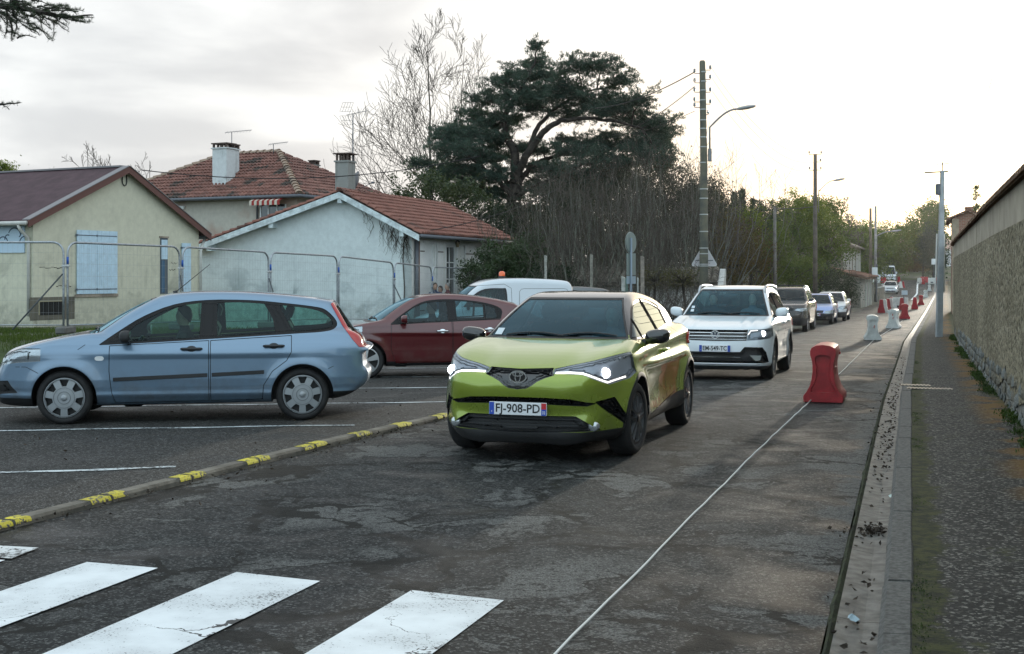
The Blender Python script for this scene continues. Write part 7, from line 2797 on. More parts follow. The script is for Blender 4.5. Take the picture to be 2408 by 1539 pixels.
	# other wooden poles
	def wood_pole(px,pyt,Z,pyb,r,label,extras=None,lean=0.0,col=(0.105,0.09,0.075)):
		t = at(px,pyt,Z)
		zb_ = min(CAM_H - (pyb - HZ) * Z / FPX,float(T_(t.x,Z))) - 0.2
		ro = thing('wooden_pole',label,'utility pole')
		MB().tube([(t.x + lean,Z,zb_),(t.x,Z,t.z)],[r,r * 0.7],10).build('pole',pbr('pole_wood_%d' % int(col[0] * 1000),col,0.9,vary=0.3,vscale=3),ro,True)
		return ro,t
	ro,t = wood_pole(1822,486,60,640,0.10,'short thin wooden pole in the green hedge before the brown roadside pole',col=(0.13,0.12,0.11))
	p2,t2 = wood_pole(1917,363,68,690,0.13,'tall brown wooden pole with lamp arm among the roadside hedge')
	for dx,dz in ((-0.32,-0.02),(0.32,-0.02),(0.28,-0.42),(-0.30,-0.85),(0.30,-0.85)):
		insulator(p2,(t2.x,t2.y,t2.z + dz),(t2.x + dx,t2.y,t2.z + dz + 0.06),glassy)
	street_lamp_arm(p2,(t2.x + 0.18,t2.y,t2.z - 2.0),(1.3,0,0),0.6,MATS['lamp_arm_grey'],0.02)
	p3,t3 = wood_pole(2047,490,118,700,0.16,'left one of two distant poles by the roadside house',col=(0.12,0.095,0.07))
	p4,t4 = wood_pole(2059,485,112,715,0.13,'right one of two distant poles with a small white sign',col=(0.24,0.23,0.22))
	street_lamp_arm(p4,(t4.x + 0.1,t4.y,t4.z - 2.6),(2.0,0,0),0.4,MATS['lamp_arm_grey'],0.05)
	sg = thing('roadside_sign','small white sign board on the right distant pole','road sign')
	q = at(2057,635,111.6)
	MB().bbox(q.x - 0.24,q.x + 0.24,q.y - 0.02,q.y + 0.02,q.z - 0.5,q.z + 0.22,0.03).build('sign_plate',M_WHITE,sg)
	MB().tube([(q.x + 0.2,q.y + 0.08,float(P_(111)) - 0.2),(q.x + 0.2,q.y + 0.08,q.z + 0.5)],0.05,8).build('post',zn,sg)
	# pale blue steel pole by the wall
	Zs = 39.5
	b = at(2208,HZ,Zs)
	zb = float(P_(Zs)) + 0.10
	zt = CAM_H - (402 - HZ) * Zs / FPX
	sp = thing('steel_pole','pale blue grey steel pole on the pavement next to the wall','utility pole')
	bx = MB()
	w0,w1 = 0.088,0.055
	tx = at(2216,HZ,Zs).x
	vs = []
	for z,cx,w in ((zb,b.x,w0),(zt,tx,w1)):
		vs += [(cx - w,Zs - w,z),(cx + w,Zs - w,z),(cx + w,Zs + w,z),(cx - w,Zs + w,z)]
	bx.add(vs,[(0,1,5,4),(1,2,6,5),(2,3,7,6),(3,0,4,7),(3,2,1,0),(4,5,6,7)])
	bld(bx,'pole',pbr('pale_grey_steel',(0.34,0.37,0.39),0.5,metal=0.15,vary=0.15),sp)
	ca = MB()
	ca.tube([(tx - 0.55,Zs,zt - 0.06),(tx + 0.18,Zs,zt - 0.02)],0.028,6)
	ca.tube([(tx - 0.18,Zs,zt + 0.20),(tx + 0.22,Zs,zt + 0.22)],0.018,6)
	ca.tube([(tx,Zs,zt - 0.05),(tx,Zs,zt + 0.28)],0.02,6)
	ca.build('cross_arm',zn,sp)
	MB().bbox(tx - 0.20,tx - 0.07,Zs - 0.08,Zs + 0.08,zt - 0.75,zt - 0.40,0.02).build('junction_box',zn,sp)
	ms = MB()
	for s,y0 in ((-0.135,1.6),(0.135,1.5)):
		ms.tube([(b.x + s + 0.02,Zs,zb + 1.4),(b.x + s * 0.85 + 0.05,Zs,zb + 3.2)],0.022,6)
	ms.build('conduit',pbr('white_conduit',(0.6,0.6,0.58),0.5),sp)
	# wires
	kb = Zp / FPX
	pz = lambda py: CAM_H - (py - HZ) * kb
	cable((base.x - 0.32,Zp,pz(170)),at(1400,255,62),0.25,0.020,'upper dark cable running from the tall pole to the cedar side')
	cable((base.x - 0.32,Zp,pz(204)),at(1440,320,62),0.25,0.014,'middle cable running from the tall pole to the cedar side')
	cable((base.x - 0.32,Zp,pz(262)),at(1400,330,62),0.2,0.010,'lower thin cable running from the tall pole to the cedar side')
	for i,(py,dx,dz) in enumerate(((160,0.32,-0.02),(182,0.28,-0.42),(212,0.3,-0.85))):
		cable((base.x + 0.22,Zp,pz(py) + 0.06),(t2.x + dx,t2.y,t2.z + dz + 0.1),1.1,0.0055,['highest','middle','lowest'][i] + ' of three wires from the tall pole to the brown pole')
	cable(at(1822,490,60),(t2.x,t2.y,CAM_H - (486 - HZ) * 68 / FPX),0.05,0.016,'short pale cable joining the short pole and the brown pole')
	# service cable from the white house to the cream one and the long dark one across the roofs
	cable(at(330,400,44),at(1130,367,50),0.55,0.017,'long dark cable passing in front of the roofs and chimneys')
	cable(at(990,545,46),at(1320,440,60),0.3,0.017,'dark cable from the white house corner towards the cedar')
	for i,(x0,x1,y0) in enumerate(((2333,2268,360),(2318,2258,340),(2300,2248,330),(2283,2240,320))):
		cable(at(x0,183 + i * 6,28 + i),at(x1 - 8,y0 + 40,62),0.25,0.006 if i else 0.009,['rightmost','second from the right','third from the right','leftmost'][i] + ' of the four wires high above the wall')
	# sign post seen from behind
	Zq = 36.0
	c = at(1484,HZ,Zq)
	zb = float(T_(c.x,Zq)) - 0.1
	kq = Zq / FPX
	sp = thing('sign_post','round road sign with two plates below it, seen from behind on a grey post','road sign')
	ztop = CAM_H - (560 - HZ) * kq
	MB().tube([(c.x,Zq,zb),(c.x,Zq,ztop)],0.035,10).build('post',pbr('post_blue_grey',(0.19,0.24,0.29),0.45,metal=0.4),sp,True)
	sb = pbr('sign_back_green',(0.20,0.25,0.24),0.5,metal=0.3)
	ang = R_(56)
	dx,dy = math.cos(ang),math.sin(ang)
	cz = CAM_H - (571 - HZ) * kq
	R0 = 24.5 * kq
	circ = [(R0 * math.cos(2 * math.pi * i / 32),R0 * math.sin(2 * math.pi * i / 32)) for i in range(32)]
	pos = lambda u,h,z: (c.x + 0.015 + u * dx - h * dy,Zq + 0.06 + u * dy + h * dx,z)
	o = bld(MB().prism(circ,0,0.02,lambda u,v,h: pos(u,h,cz + v)),'sign_disc',sb,sp)
	vs,fs = strokes([circ],0.03,True)
	mk('sign_rim',[pos(u,0.034,cz + v) for u,v in vs],fs,pbr('sign_rim_grey',(0.36,0.40,0.40),0.4,metal=0.3),o)
	for (py0,py1,w,m_) in ((596,648,24,sb),(650,668,24,pbr('small_plate_blue',(0.28,0.36,0.42),0.5))):
		z1,z0_ = CAM_H - (py0 - HZ) * kq,CAM_H - (py1 - HZ) * kq
		hw = w * kq / 2 / dx
		bld(MB().prism([(-hw,z0_),(hw,z0_),(hw,z1),(-hw,z1)],0,0.015,lambda u,v,h: pos(u,h,v)),'sign_plate',m_,sp)
	for py in (559,585,601,617,632,645,659):
		z = CAM_H - (py - HZ) * kq
		hw = 9 * kq / dx
		bld(MB().prism([(-hw,z - 0.012),(hw,z - 0.012),(hw,z + 0.012),(-hw,z + 0.012)],0.022,0.05,lambda u,v,h: pos(u,h,v)),'clamp',pbr('clamp_dark',(0.09,0.08,0.07),0.6),sp)
	# rough stakes and pale posts near it
	for i,(px,pyt,w,Z,col,lab) in enumerate(((1283,600,6,44,(0.33,0.33,0.30),'short pale post in the bushes left of the others'),(1391,598,7,42,(0.22,0.21,0.18),'grey wooden stake standing left of the round sign'),
												   (1511,603,9,42,(0.24,0.21,0.18),'split weathered stake standing right of the round sign'),(1466,650,9,37,(0.42,0.43,0.40),'white painted post left of the sign post'),
												   (1473,654,8,38.5,(0.10,0.15,0.13),'green board post beside the white painted post'),(1500,652,4,37,(0.36,0.38,0.36),'thin pale rod right of the sign post'))):
		t = at(px,pyt,Z)
		hw = w * Z / FPX / 2
		zb = float(T_(t.x,Z)) - 0.1
		mb = MB()
		mb.add([(t.x - hw,Z - hw,zb),(t.x + hw,Z - hw,zb),(t.x + hw,Z + hw,zb),(t.x - hw,Z + hw,zb),(t.x - hw * 0.9,Z - hw,t.z),(t.x + hw * 0.8,Z - hw,t.z - 0.05),(t.x + hw,Z + hw,t.z - 0.03),(t.x - hw,Z + hw,t.z)],
			   [(0,1,5,4),(1,2,6,5),(2,3,7,6),(3,0,4,7),(4,5,6,7),(3,2,1,0)])
		o = bld(mb,'fence_stake',pbr('stake_%d' % i,col,0.9,vary=0.3,vscale=8))
		tag(o,lab,'post')
# ------------------------------------------------------------------ outbuildings along the road
def build_far_houses():
	# tile-roofed shed
	sh = thing('tiled_shed','small white shed with grey half round tiles behind the tall utility pole','shed')
	Zs = 47.0
	L,Rr = at(1330,HZ,Zs + 1.5),at(1700,HZ,Zs)
	F = Frame((Rr.x,Zs),(L.x - Rr.x,1.5),(0.2,1))
	W = (Vector((L.x,Zs + 1.5)) - Vector((Rr.x,Zs))).length
	zt = CAM_H - (637 - HZ) * Zs / FPX
	ze = CAM_H - (668 - HZ) * Zs / FPX
	mb = MB()
	F.box(mb,0,W,0.6,3.4,-0.9,ze + 0.1)
	wm = plaster('shed_render',(0.55,0.55,0.53),(0.22,0.23,0.21),0.5,0.2,-0.4)
	bld(mb,'wall',wm,sh)
	mb = MB()
	pr = [(-0.02,ze - 0.3),(0.16,ze - 0.3),(0.16,zt + 0.05),(-0.02,zt + 0.05)]
	mb.add([F(-0.004,b,z) for b,z in ((0.2,-0.9),(3.5,-0.9),(3.5,zt + 0.05),(2.6,zt + 0.08),(0.2,ze - 0.05))] + [F(0.2,b,z) for b,z in ((0.2,-0.9),(3.5,-0.9),(3.5,zt + 0.05),(2.6,zt + 0.08),(0.2,ze - 0.05))],
		   [(0,1,2,3,4),(9,8,7,6,5),(0,4,9,5),(4,3,8,9),(3,2,7,8)])
	bld(mb,'end_wall',wm,sh)
	rm = tile_mat('grey_lichen_clay',(0.12,0.105,0.085),(0.20,0.18,0.15),0.5)
	e0 = F(0.2,0.25,ze)
	up = (F(0,2.6,zt) - F(0,0.25,ze)).normalized()
	mb = MB()
	vs = [F(a,b,z + h) for a in (0.2,W) for b,z in ((0.25,ze),(2.6,zt),(3.4,zt - 0.2)) for h in (-0.08,0)]
	mb.add(vs,[(0,2,8,6),(1,7,9,3),(2,4,10,8),(3,9,11,5),(0,6,7,1),(4,5,11,10),(0,1,3,2),(2,3,5,4),(6,8,9,7),(8,10,11,9)])
	rf = bld(mb,'roof',pbr('shed_underlay',(0.08,0.07,0.06),0.95),sh)
	tile_roof(rf,e0,F.a,up,[(0,0),(W - 0.2,0),(W - 0.2,2.45),(0,2.45)],0.27,0.42,rm,150,41,0.03)
	# two-storey stone house and its lean-to farther along
	hs = thing('stone_house','tall narrow stone house with shuttered upper windows by the roadside','house')
	A = Vector((float(LX(90)) - 0.3,90.0,0))
	d = Vector((0.318,0.948,0)).normalized()
	n = Vector((-0.948,0.318,0)).normalized()
	Fh = Frame((A.x + d.x * 4 + n.x * 1.4,A.y + d.y * 4 + n.y * 1.4),d,n)
	zg = -1.0
	k = Fh(0,0,0).y / FPX
	stone = plaster('old_stone_render',(0.26,0.235,0.19),(0.10,0.10,0.085),0.7,0.6,-0.7,0.5)
	Wd,Dp = 19.0,7.5
	ze = CAM_H - (572 - HZ) * (Fh(0,0,0).y) / FPX
	zr = ze + 1.6
	mb = MB()
	mb.add([Fh(0,0,zg),Fh(0,Dp,zg),Fh(0,Dp,ze),Fh(0,Dp / 2,zr),Fh(0,0,ze)],[(0,1,2,3,4)])
	mb.add([Fh(Wd,0,zg),Fh(Wd,Dp,zg),Fh(Wd,Dp,ze),Fh(Wd,Dp / 2,zr),Fh(Wd,0,ze)],[(4,3,2,1,0)])
	mb.add([Fh(0,0,zg),Fh(Wd,0,zg),Fh(Wd,0,ze),Fh(0,0,ze)],[(0,1,2,3)])
	mb.add([Fh(0,Dp,zg),Fh(Wd,Dp,zg),Fh(Wd,Dp,ze),Fh(0,Dp,ze)],[(3,2,1,0)])
	bld(mb,'wall',stone,hs)
	mb = MB()
	for b0,z0,b1,z1 in ((-0.45,ze - 0.2,Dp / 2,zr),(Dp + 0.45,ze - 0.2,Dp / 2,zr)):
		vs = [Fh(a,b,z + h) for a in (-0.2,Wd + 0.2) for b,z in ((b0,z0),(b1,z1)) for h in (0.01,0.14)]
		mb.add(vs,BXF)
	bld(mb,'roof',tile_mat('slate_brown',(0.07,0.055,0.05),(0.11,0.09,0.075),0.5),hs)
	for a in (2.0,5.5,9.5,13.5,16.5):
		for z0_,hh in ((zat(Fh,640,4),zat(Fh,590,4) - zat(Fh,640,4)),):
			mb = MB()
			Fh.box(mb,a,a + 0.9,-0.03,0.02,z0_,z0_ + hh)
			w = bld(mb,'window',MATS['window_dark'],hs)
			for q in (a - 0.5,a + 0.92):
				mb = MB()
				Fh.box(mb,q,q + 0.48,-0.09,-0.035,z0_,z0_ + hh)
				bld(mb,'shutter',pbr('old_white_shutter',(0.55,0.54,0.50),0.7),w)
			mb = MB()
			Fh.box(mb,a - 0.12,a + 1.02,-0.12,0.0,z0_ - 0.14,z0_ - 0.02)
			bld(mb,'window_sill',stone,w)
	mb = MB()
	Fh.box(mb,0.5,1.2,Dp * 0.4,Dp * 0.55,zr - 0.6,zr + 0.9)
	bld(mb,'chimney',stone,hs)
	mb = MB()
	Fh.box(mb,-0.12,0.10,-0.06,0.1,zg,ze - 0.1)
	Fh.box(mb,Wd - 0.1,Wd + 0.12,-0.06,0.1,zg,ze - 0.1)
	bld(mb,'quoins',pbr('quoin_pale',(0.40,0.38,0.33),0.85,vary=0.2),hs)
	# lean-to
	ln = thing('lean_to','low garage lean-to with clay roof and pale gate posts by the stone house','garage')
	Fl = Frame((A.x,A.y),d,n)
	yk = Fl(0,0,0).y / FPX
	ze2 = CAM_H - (655 - HZ) * yk
	zr2 = CAM_H - (632 - HZ) * yk
	mb = MB()
	Fl.box(mb,0,13,0,5.0,-1.0,ze2)
	bld(mb,'wall',plaster('lean_render',(0.33,0.32,0.28),(0.12,0.13,0.12),0.6,0.3,-0.7),ln)
	mb = MB()
	vs = [Fl(a,b,z + h) for a in (-0.35,13.2) for b,z in ((-0.45,ze2 - 0.08),(5.0,zr2 + 0.45)) for h in (0.0,0.10)]
	mb.add(vs,BXF)
	rf = bld(mb,'roof',pbr('lean_underlay',(0.10,0.06,0.04),0.9),ln)
	tile_roof(rf,Fl(-0.35,-0.5,ze2 + 0.03),Fl.a,(Fl(0,5,zr2 + 0.45) - Fl(0,-0.45,ze2 - 0.08)),[(0,0),(13.5,0),(13.5,5.4),(0,5.4)],0.28,0.45,tile_mat('pink_clay',(0.22,0.10,0.07),(0.30,0.17,0.12),0.35),90,42)
	for a in (5.5,8.7,12.8):
		mb = MB()
		Fl.box(mb,a - 0.15,a + 0.15,-0.10,0.0,-1.0,ze2 - 0.1)
		bld(mb,'gate_post',pbr('post_white',(0.52,0.52,0.48),0.8),ln)
	for a0,a1 in ((5.7,8.5),(8.9,12.6)):
		mb = MB()
		Fl.box(mb,a0,a1,-0.04,-0.004,-1.0,ze2 - 0.35)
		bld(mb,'garage_door',pbr('door_grey',(0.25,0.24,0.22),0.7),ln)
	gw = thing('garden_wall','low grey stone garden wall beyond the garage','wall')
	F2 = Frame((float(LX(116)) - 0.3,116.0),d,n)
	mb = MB()
	F2.box(mb,0,12,0,0.35,-1.1,0.35)
	bld(mb,'wall',stone,gw)
	mb = MB()
	F2.box(mb,-0.05,12.05,-0.05,0.40,0.352,0.45)
	bld(mb,'coping',pbr('coping_grey',(0.25,0.25,0.23),0.9),gw)
	# brick house rising behind the far end of the wall
	bh = thing('brick_house','red brick gable house showing beyond the end of the roughcast wall','house')
	Zb = 70.0
	kb = Zb / FPX
	c = at(2272,HZ,Zb)
	Fb = Frame((c.x - 33 * kb,Zb),(0.948,-0.318),(0.318,0.948))
	Wb = 72 * kb
	ze3 = CAM_H - (515 - HZ) * kb
	zr3 = CAM_H - (498 - HZ) * kb
	m,T,out = new_mat('red_brick')
	p = T.n('ShaderNodeBsdfPrincipled',i_Roughness=0.9)
	ob = T.n('ShaderNodeTexCoord').outputs['Object']
	mp = T.n('ShaderNodeCombineXYZ',i_X=T.n('ShaderNodeSeparateXYZ',i_Vector=ob).outputs[0],i_Y=T.n('ShaderNodeSeparateXYZ',i_Vector=ob).outputs[2])
	bk = T.n('ShaderNodeTexBrick',i_Scale=1.0,i_Color1=(0.30,0.13,0.085,1),i_Color2=(0.22,0.09,0.06,1),i_Mortar=(0.30,0.24,0.19,1))
	bk.inputs['Brick Width'].default_value = 0.24
	bk.inputs['Row Height'].default_value = 0.085
	bk.inputs['Mortar Size'].default_value = 0.012
	T.link(mp.outputs[0],bk.inputs['Vector'])
	T.link(bk.outputs[0],p.inputs['Base Color'])
	T.link(p.outputs[0],out.inputs[0])
	mb = MB()
	pts = [(0,-1),(Wb,-1),(Wb,ze3),(Wb / 2,zr3),(0,ze3)]
	gable_wall(mb,Fb,pts,0)
	gable_wall(mb,Fb,pts,8)
	for a in (0,Wb):
		mb.add([Fb(a,0,-1),Fb(a,8,-1),Fb(a,8,ze3),Fb(a,0,ze3)],[(0,1,2,3)])
	bld(mb,'wall',m,bh)
	mb = MB()
	for a0,z0_,a1,z1 in ((-0.3,ze3 - 0.1,Wb / 2,zr3),(Wb + 0.3,ze3 - 0.1,Wb / 2,zr3)):
		vs = [Fb(a,b,z + h) for a,z in ((a0,z0_),(a1,z1)) for b in (-0.25,8.2) for h in (0.01,0.12)]
		mb.add(vs,BXF)
	bld(mb,'roof',tile_mat('brown_tile',(0.12,0.06,0.04),(0.17,0.09,0.06),0.3),bh)
	mb = MB()
	Fb.box(mb,Wb * 0.40,Wb * 0.64,0.5,1.3,zr3 - 0.35,CAM_H - (486 - HZ) * kb)
	Fb.box(mb,Wb * 0.38,Wb * 0.66,0.45,1.35,CAM_H - (490 - HZ) * kb,CAM_H - (487 - HZ) * kb)
	bld(mb,'chimney',m,bh)
	mb = MB()
	Fb.box(mb,0.0,0.35,-0.05,-0.004,-1,ze3)
	bld(mb,'corner_pier',pbr('pier_buff',(0.32,0.26,0.19),0.9,vary=0.15),bh)
	# pale house glimpsed between the far trees
	ph = thing('pale_house','pale house half hidden between the trees at the top of the road','house')
	cc = at(2160,600,235)
	mb = MB().box(cc.x - 5,cc.x + 9,235,243,0,6.2)
	mb.build('wall',pbr('pale_wall',(0.55,0.56,0.58),0.8),ph)
	mb = MB().add([(cc.x - 5.5,234.5,6.2),(cc.x + 9.5,234.5,6.2),(cc.x + 9.5,243.5,6.2),(cc.x - 5.5,243.5,6.2),(cc.x - 2,239,8.4),(cc.x + 6,239,8.4)],[(0,1,5,4),(1,2,5),(2,3,4,5),(3,0,4),(3,2,1,0)])
	bld(mb,'roof',pbr('pale_roof',(0.30,0.20,0.16),0.9),ph)
	for x in (-3,0.5,4,7):
		mb = MB().box(cc.x + x,cc.x + x + 1.0,234.95,234.99,2.5,4.2)
		mb.build('window',MATS['window_dark'],ph)
# ------------------------------------------------------------------ barriers, cord and signs on the road
def on_road(px,py):
	"""point of the road surface seen at a sheet position"""
	Z = 4.0
	while Z < 260 and HZ + (CAM_H - float(P_(Z))) * FPX / Z > py:
		Z += 0.05
	return Vector(((px - CX) * Z / FPX,Z,float(P_(Z)) + 0.02))
ROAD_RZ = R_(-17.6)
M_REDP = pbr('red_plastic',(0.30,0.014,0.020),0.42,vary=0.25,vscale=7,bump=0.15,bscale=30)
M_WHITEP = pbr('white_plastic',(0.50,0.51,0.49),0.5,vary=0.15,vscale=7,bump=0.15,bscale=30)
_WAIST = [(0.255,0.0),(0.262,0.05),(0.255,0.085),(0.215,0.135),(0.180,0.20),(0.152,0.29),(0.138,0.40),(0.138,0.50),(0.152,0.575),(0.168,0.63),(0.170,0.68),(0.150,0.725),(0.09,0.755),(0.0,0.765)]
def waisted_barrier(mat):
	"""plastic lane separator, hourglass in section, ends with a sunk panel; long axis +y"""
	root = empty('lane_separator')
	L = 0.92
	half = _WAIST
	ring = [(x,z) for x,z in half] + [(-x,z) for x,z in reversed(half[:-1])]
	n = len(ring)
	mb = MB()
	ys = [0.0,0.012,L - 0.012,L]
	ks = [0.985,1.0,1.0,0.985]
	for y,k in zip(ys,ks):
		# flanks stay plain; the grip notch is drawn later by darker colour
		mb.v += [(x * k,y,z) for x,z in ring]
	for i in range(3):
		for k in range(n - 1):
			mb.f.append((i * n + k,i * n + k + 1,(i + 1) * n + k + 1,(i + 1) * n + k))
	# end panels: rim, then sunk face
	for base,y,s in ((0,0.0,1),(3 * n,L,-1)):
		inner = [(x * 0.62,0.13 + (z - 0.0) * 0.66) for x,z in ring]
		b = len(mb.v)
		mb.v += [(x,y,z) for x,z in inner]
		mb.v += [(x * 0.94,y + s * 0.035,z) for x,z in inner]
		for k in range(n):
			k2 = (k + 1) % n
			mb.f.append((base + k,b + k,b + k2,base + k2))
			mb.f.append((b + k,b + n + k,b + n + k2,b + k2))
		mb.f.append(tuple(b + n + k for k in range(n)))
	mb.f.append((0,n - 1,3 * n + n - 1,3 * n))
	o = fix_normals(mb.build('barrier_body',mat,root,False))
	edge_split_smooth(o,38)
	# flank notch as a box with its shade in the colour, hinge lugs, foot grooves
	nt = MB()
	for s in (-1,1):
		nt.bbox(s * 0.115 - 0.03,s * 0.115 + 0.03,0.34,0.58,0.24,0.46,0.012)
	nt.build('grip_notch',pbr('notch_shadow_red',(0.14,0.012,0.014),0.6) if mat is M_REDP else pbr('notch_shadow_white',(0.3,0.31,0.3),0.6),root)
	lg = MB()
	for s in (-1,1):
		for y in (0.31,0.61):
			lg.tube([(s * 0.135,y,0.245),(s * 0.165,y,0.245)],0.016,8)
		lg.bbox(s * 0.16 - 0.018,s * 0.16 + 0.018,L - 0.01,L + 0.03,0.59,0.63,0.006)
	lg.build('lug',mat,root)
	ft = MB()
	for s in (-1,1):
		ft.bbox(s * 0.19 - 0.05,s * 0.19 + 0.05,0.05,L - 0.05,-0.025,0.004,0.006)
	ft.build('foot',M_BLACK,root)
	return root
def road_block(mat,L=1.0):
	"""tapered water-filled barrier block; long axis +y"""
	root = empty('road_block')
	mb = MB()
	prof = [(0.22,0.0),(0.22,0.10),(0.165,0.30),(0.15,0.34),(0.11,0.72),(0.085,0.80)]
	ring = prof + [(-x,z) for x,z in reversed(prof)]
	n = len(ring)
	for y in (0,L):
		mb.v += [(x,y,z) for x,z in ring]
	mb.f += [(k,(k + 1) % n,n + (k + 1) % n,n + k) for k in range(n)] + [tuple(range(n))[::-1],tuple(range(n,2 * n))]
	fix_normals(mb.build('block_body',mat,root))
	w = MB()
	for s in (-1,1):
		w.bbox(s * 0.17 - 0.05,s * 0.17 + 0.03,L * 0.32,L * 0.68,0.11,0.27,0.01)
	w.build('fork_slot',M_BLACK,root)
	c = MB().lathe([(0.05,0.80),(0.05,0.83),(0.001,0.83)],12,M=Matrix.Translation((0,L / 2,0)))
	c.build('filler_cap',M_WHITEP,root)
	return root
def build_barriers():
	red,white = waisted_barrier(M_REDP),waisted_barrier(M_WHITEP)
	used = {}
	spots = [(1935,950,'r','large red plastic lane separator nearest to the camera, beside the white cord',0),
			 (2053,802,'w','white plastic lane separator standing just beyond the nearest red one',4),
			 (2098,774,'w','white plastic lane separator with a red smudge, before the red one beside the small sign',-6),
			 (2128,751,'r','red plastic lane separator in front of the small white sign on the road',3),
			 (2165.7,718,'r','small distant red lane separator nearer the kerb',0),
			 (2177.6,700.5,'w','grey distant lane separator just beyond the last red one',5),
			 (2185.6,685,'w','farthest white lane separator by the bend of the kerb',0)]
	for i,(px,py,c,lab,dr) in enumerate(spots):
		src = red if c == 'r' else white
		o = src if src.name not in used else copy_tree(src)
		used[src.name] = 1
		p = on_road(px,py)
		o.location = p
		o.rotation_euler = (0,0,ROAD_RZ + R_(dr))
		tag(o,lab,'road barrier','plastic lane separators along the white cord')
		if i in (1,2):
			vs = [(0.02,-0.004,0.44),(0.055,-0.004,0.47),(0.04,-0.004,0.35),(0.015,-0.004,0.39)]
			if i == 2:
				vs = [(-0.02 + x * 1.2,y,z + 0.13) for x,y,z in vs]
			mk('red_smudge',vs,[(0,1,2,3)],pbr('smudge_red',(0.35,0.05,0.03),0.7),o)
	rb,wb = road_block(M_REDP),road_block(M_WHITEP)
	used = {}
	blocks = [(2072.5,737,'r',0,'red road block at the left end of the near row'),(2079.5,737,'w',0,'white road block beside the leftmost red one of the near row'),
			  (2088,733.5,'r',0,'second red road block from the left in the near row'),(2094,733,'w',0,'white road block between two red ones in the near row'),(2100.5,728,'r',8,'red road block with a dark slot at the back of the near row'),
			  (2120.5,730,'r',0,'red road block behind the sign post on the road'),(2135,729,'w',80,'broad white road block turned sideways behind the small sign'),(2151,728.3,'r',0,'red road block right of the broad white one'),
			  (1984,735,'w',0,'white road block beside the white parked hatchback'),(1991,734,'r',0,'red road block edge beside the white block near the white hatchback'),
			  (2070,666,'w',80,'white road block in front of the left minibus'),(2083.6,666,'r',80,'red road block between the two minibuses'),(2097,664.5,'w',80,'white road block in front of the right minibus'),
			  (2114.5,664.5,'r',10,'red road block right of the minibuses on the hill'),(2119,678.5,'w',5,'white road block right of the oncoming silver car'),(2124,677.5,'r',0,'red road block edge right of the oncoming silver car'),
			  (2165.5,668.5,'w',20,'white road block left of the far right group'),(2171,669.2,'r',0,'narrow red road block in the far right group'),(2182.5,665,'r',80,'broad red road block in the far right group'),
			  (2201,668,'w',80,'white road block beside the steel pole, far right group'),(2211,666.5,'r',40,'red road block hidden behind the steel pole')]
	for px,py,c,dr,lab in blocks:
		src = rb if c == 'r' else wb
		o = src if src.name not in used else copy_tree(src)
		used[src.name] = 1
		o.location = on_road(px,py)
		o.rotation_euler = (0,0,ROAD_RZ + R_(dr))
		tag(o,lab,'road barrier','red and white road blocks at the narrowing')
	# cord
	pts = []
	rr = random.Random(2)
	for z in np.concatenate([np.arange(2.5,16.6,0.3),np.arange(16.6,62,1.0)]):
		x = float(np.interp(z,(2.5,5.67,16.5,38.8,51,62),(-0.80,0.237,3.79,10.94,15.15,18.9)))
		s = max(0.0,1 - abs(z - 9) / 30) * 0.012
		pts.append((x + rr.uniform(-s,s) * 0.6,z,float(P_(z)) + 0.046))
	tag(MB().tube(pts,0.007,6).build('guide_rope',pbr('cord_white',(0.62,0.63,0.62),0.8),None,True),'thin white cord laid along the road between the lane separators','cord')
	zn = MATS['zinc_pipe']
	def small_sign(px,pyb,pyt,plate,label,mat,w=0.05):
		g = on_road(px,pyb)
		k = g.y / FPX
		zt = CAM_H - (pyt - HZ) * k
		r = thing('road_sign',label,'road sign')
		MB().tube([(g.x,g.y,g.z),(g.x,g.y,zt)],w / 2,8).build('post',zn,r)
		x0,y0,x1,y1 = plate
		P = MB()
		P.bbox((x0 - CX) * k,(x1 - CX) * k,g.y - 0.05 - w,g.y - 0.03 - w,CAM_H - (y1 - HZ) * k,CAM_H - (y0 - HZ) * k,0.02)
		P.build('sign_plate',mat,r)
		MB().bbox(g.x - 0.25,g.x + 0.25,g.y - 0.2,g.y + 0.2,g.z,g.z + 0.08,0.02).build('sign_base',M_BLACK,r)
	back = pbr('sign_pale',(0.42,0.50,0.56),0.4)
	small_sign(2125.5,729,682,(2119,683.5,2133,694),'small pale sign on a thin post among the near road blocks',back,0.07)
	small_sign(2196,664,606,(2189.5,609,2200.5,622.5),'white sign on a tall thin post at the far end of the road',M_WHITE,0.09)
	small_sign(2206,662,630,(2203,629,2209,643),'small pale green sign near the far end of the road',pbr('sign_pale_green',(0.38,0.46,0.40),0.5),0.08)
	p = on_road(1973,752)
	small_sign(1977,745,692,(1967,688,1984,712),'grey green sign back behind the parked white hatchback',pbr('sign_back_green',(0.2,0.25,0.24),0.5),0.07)
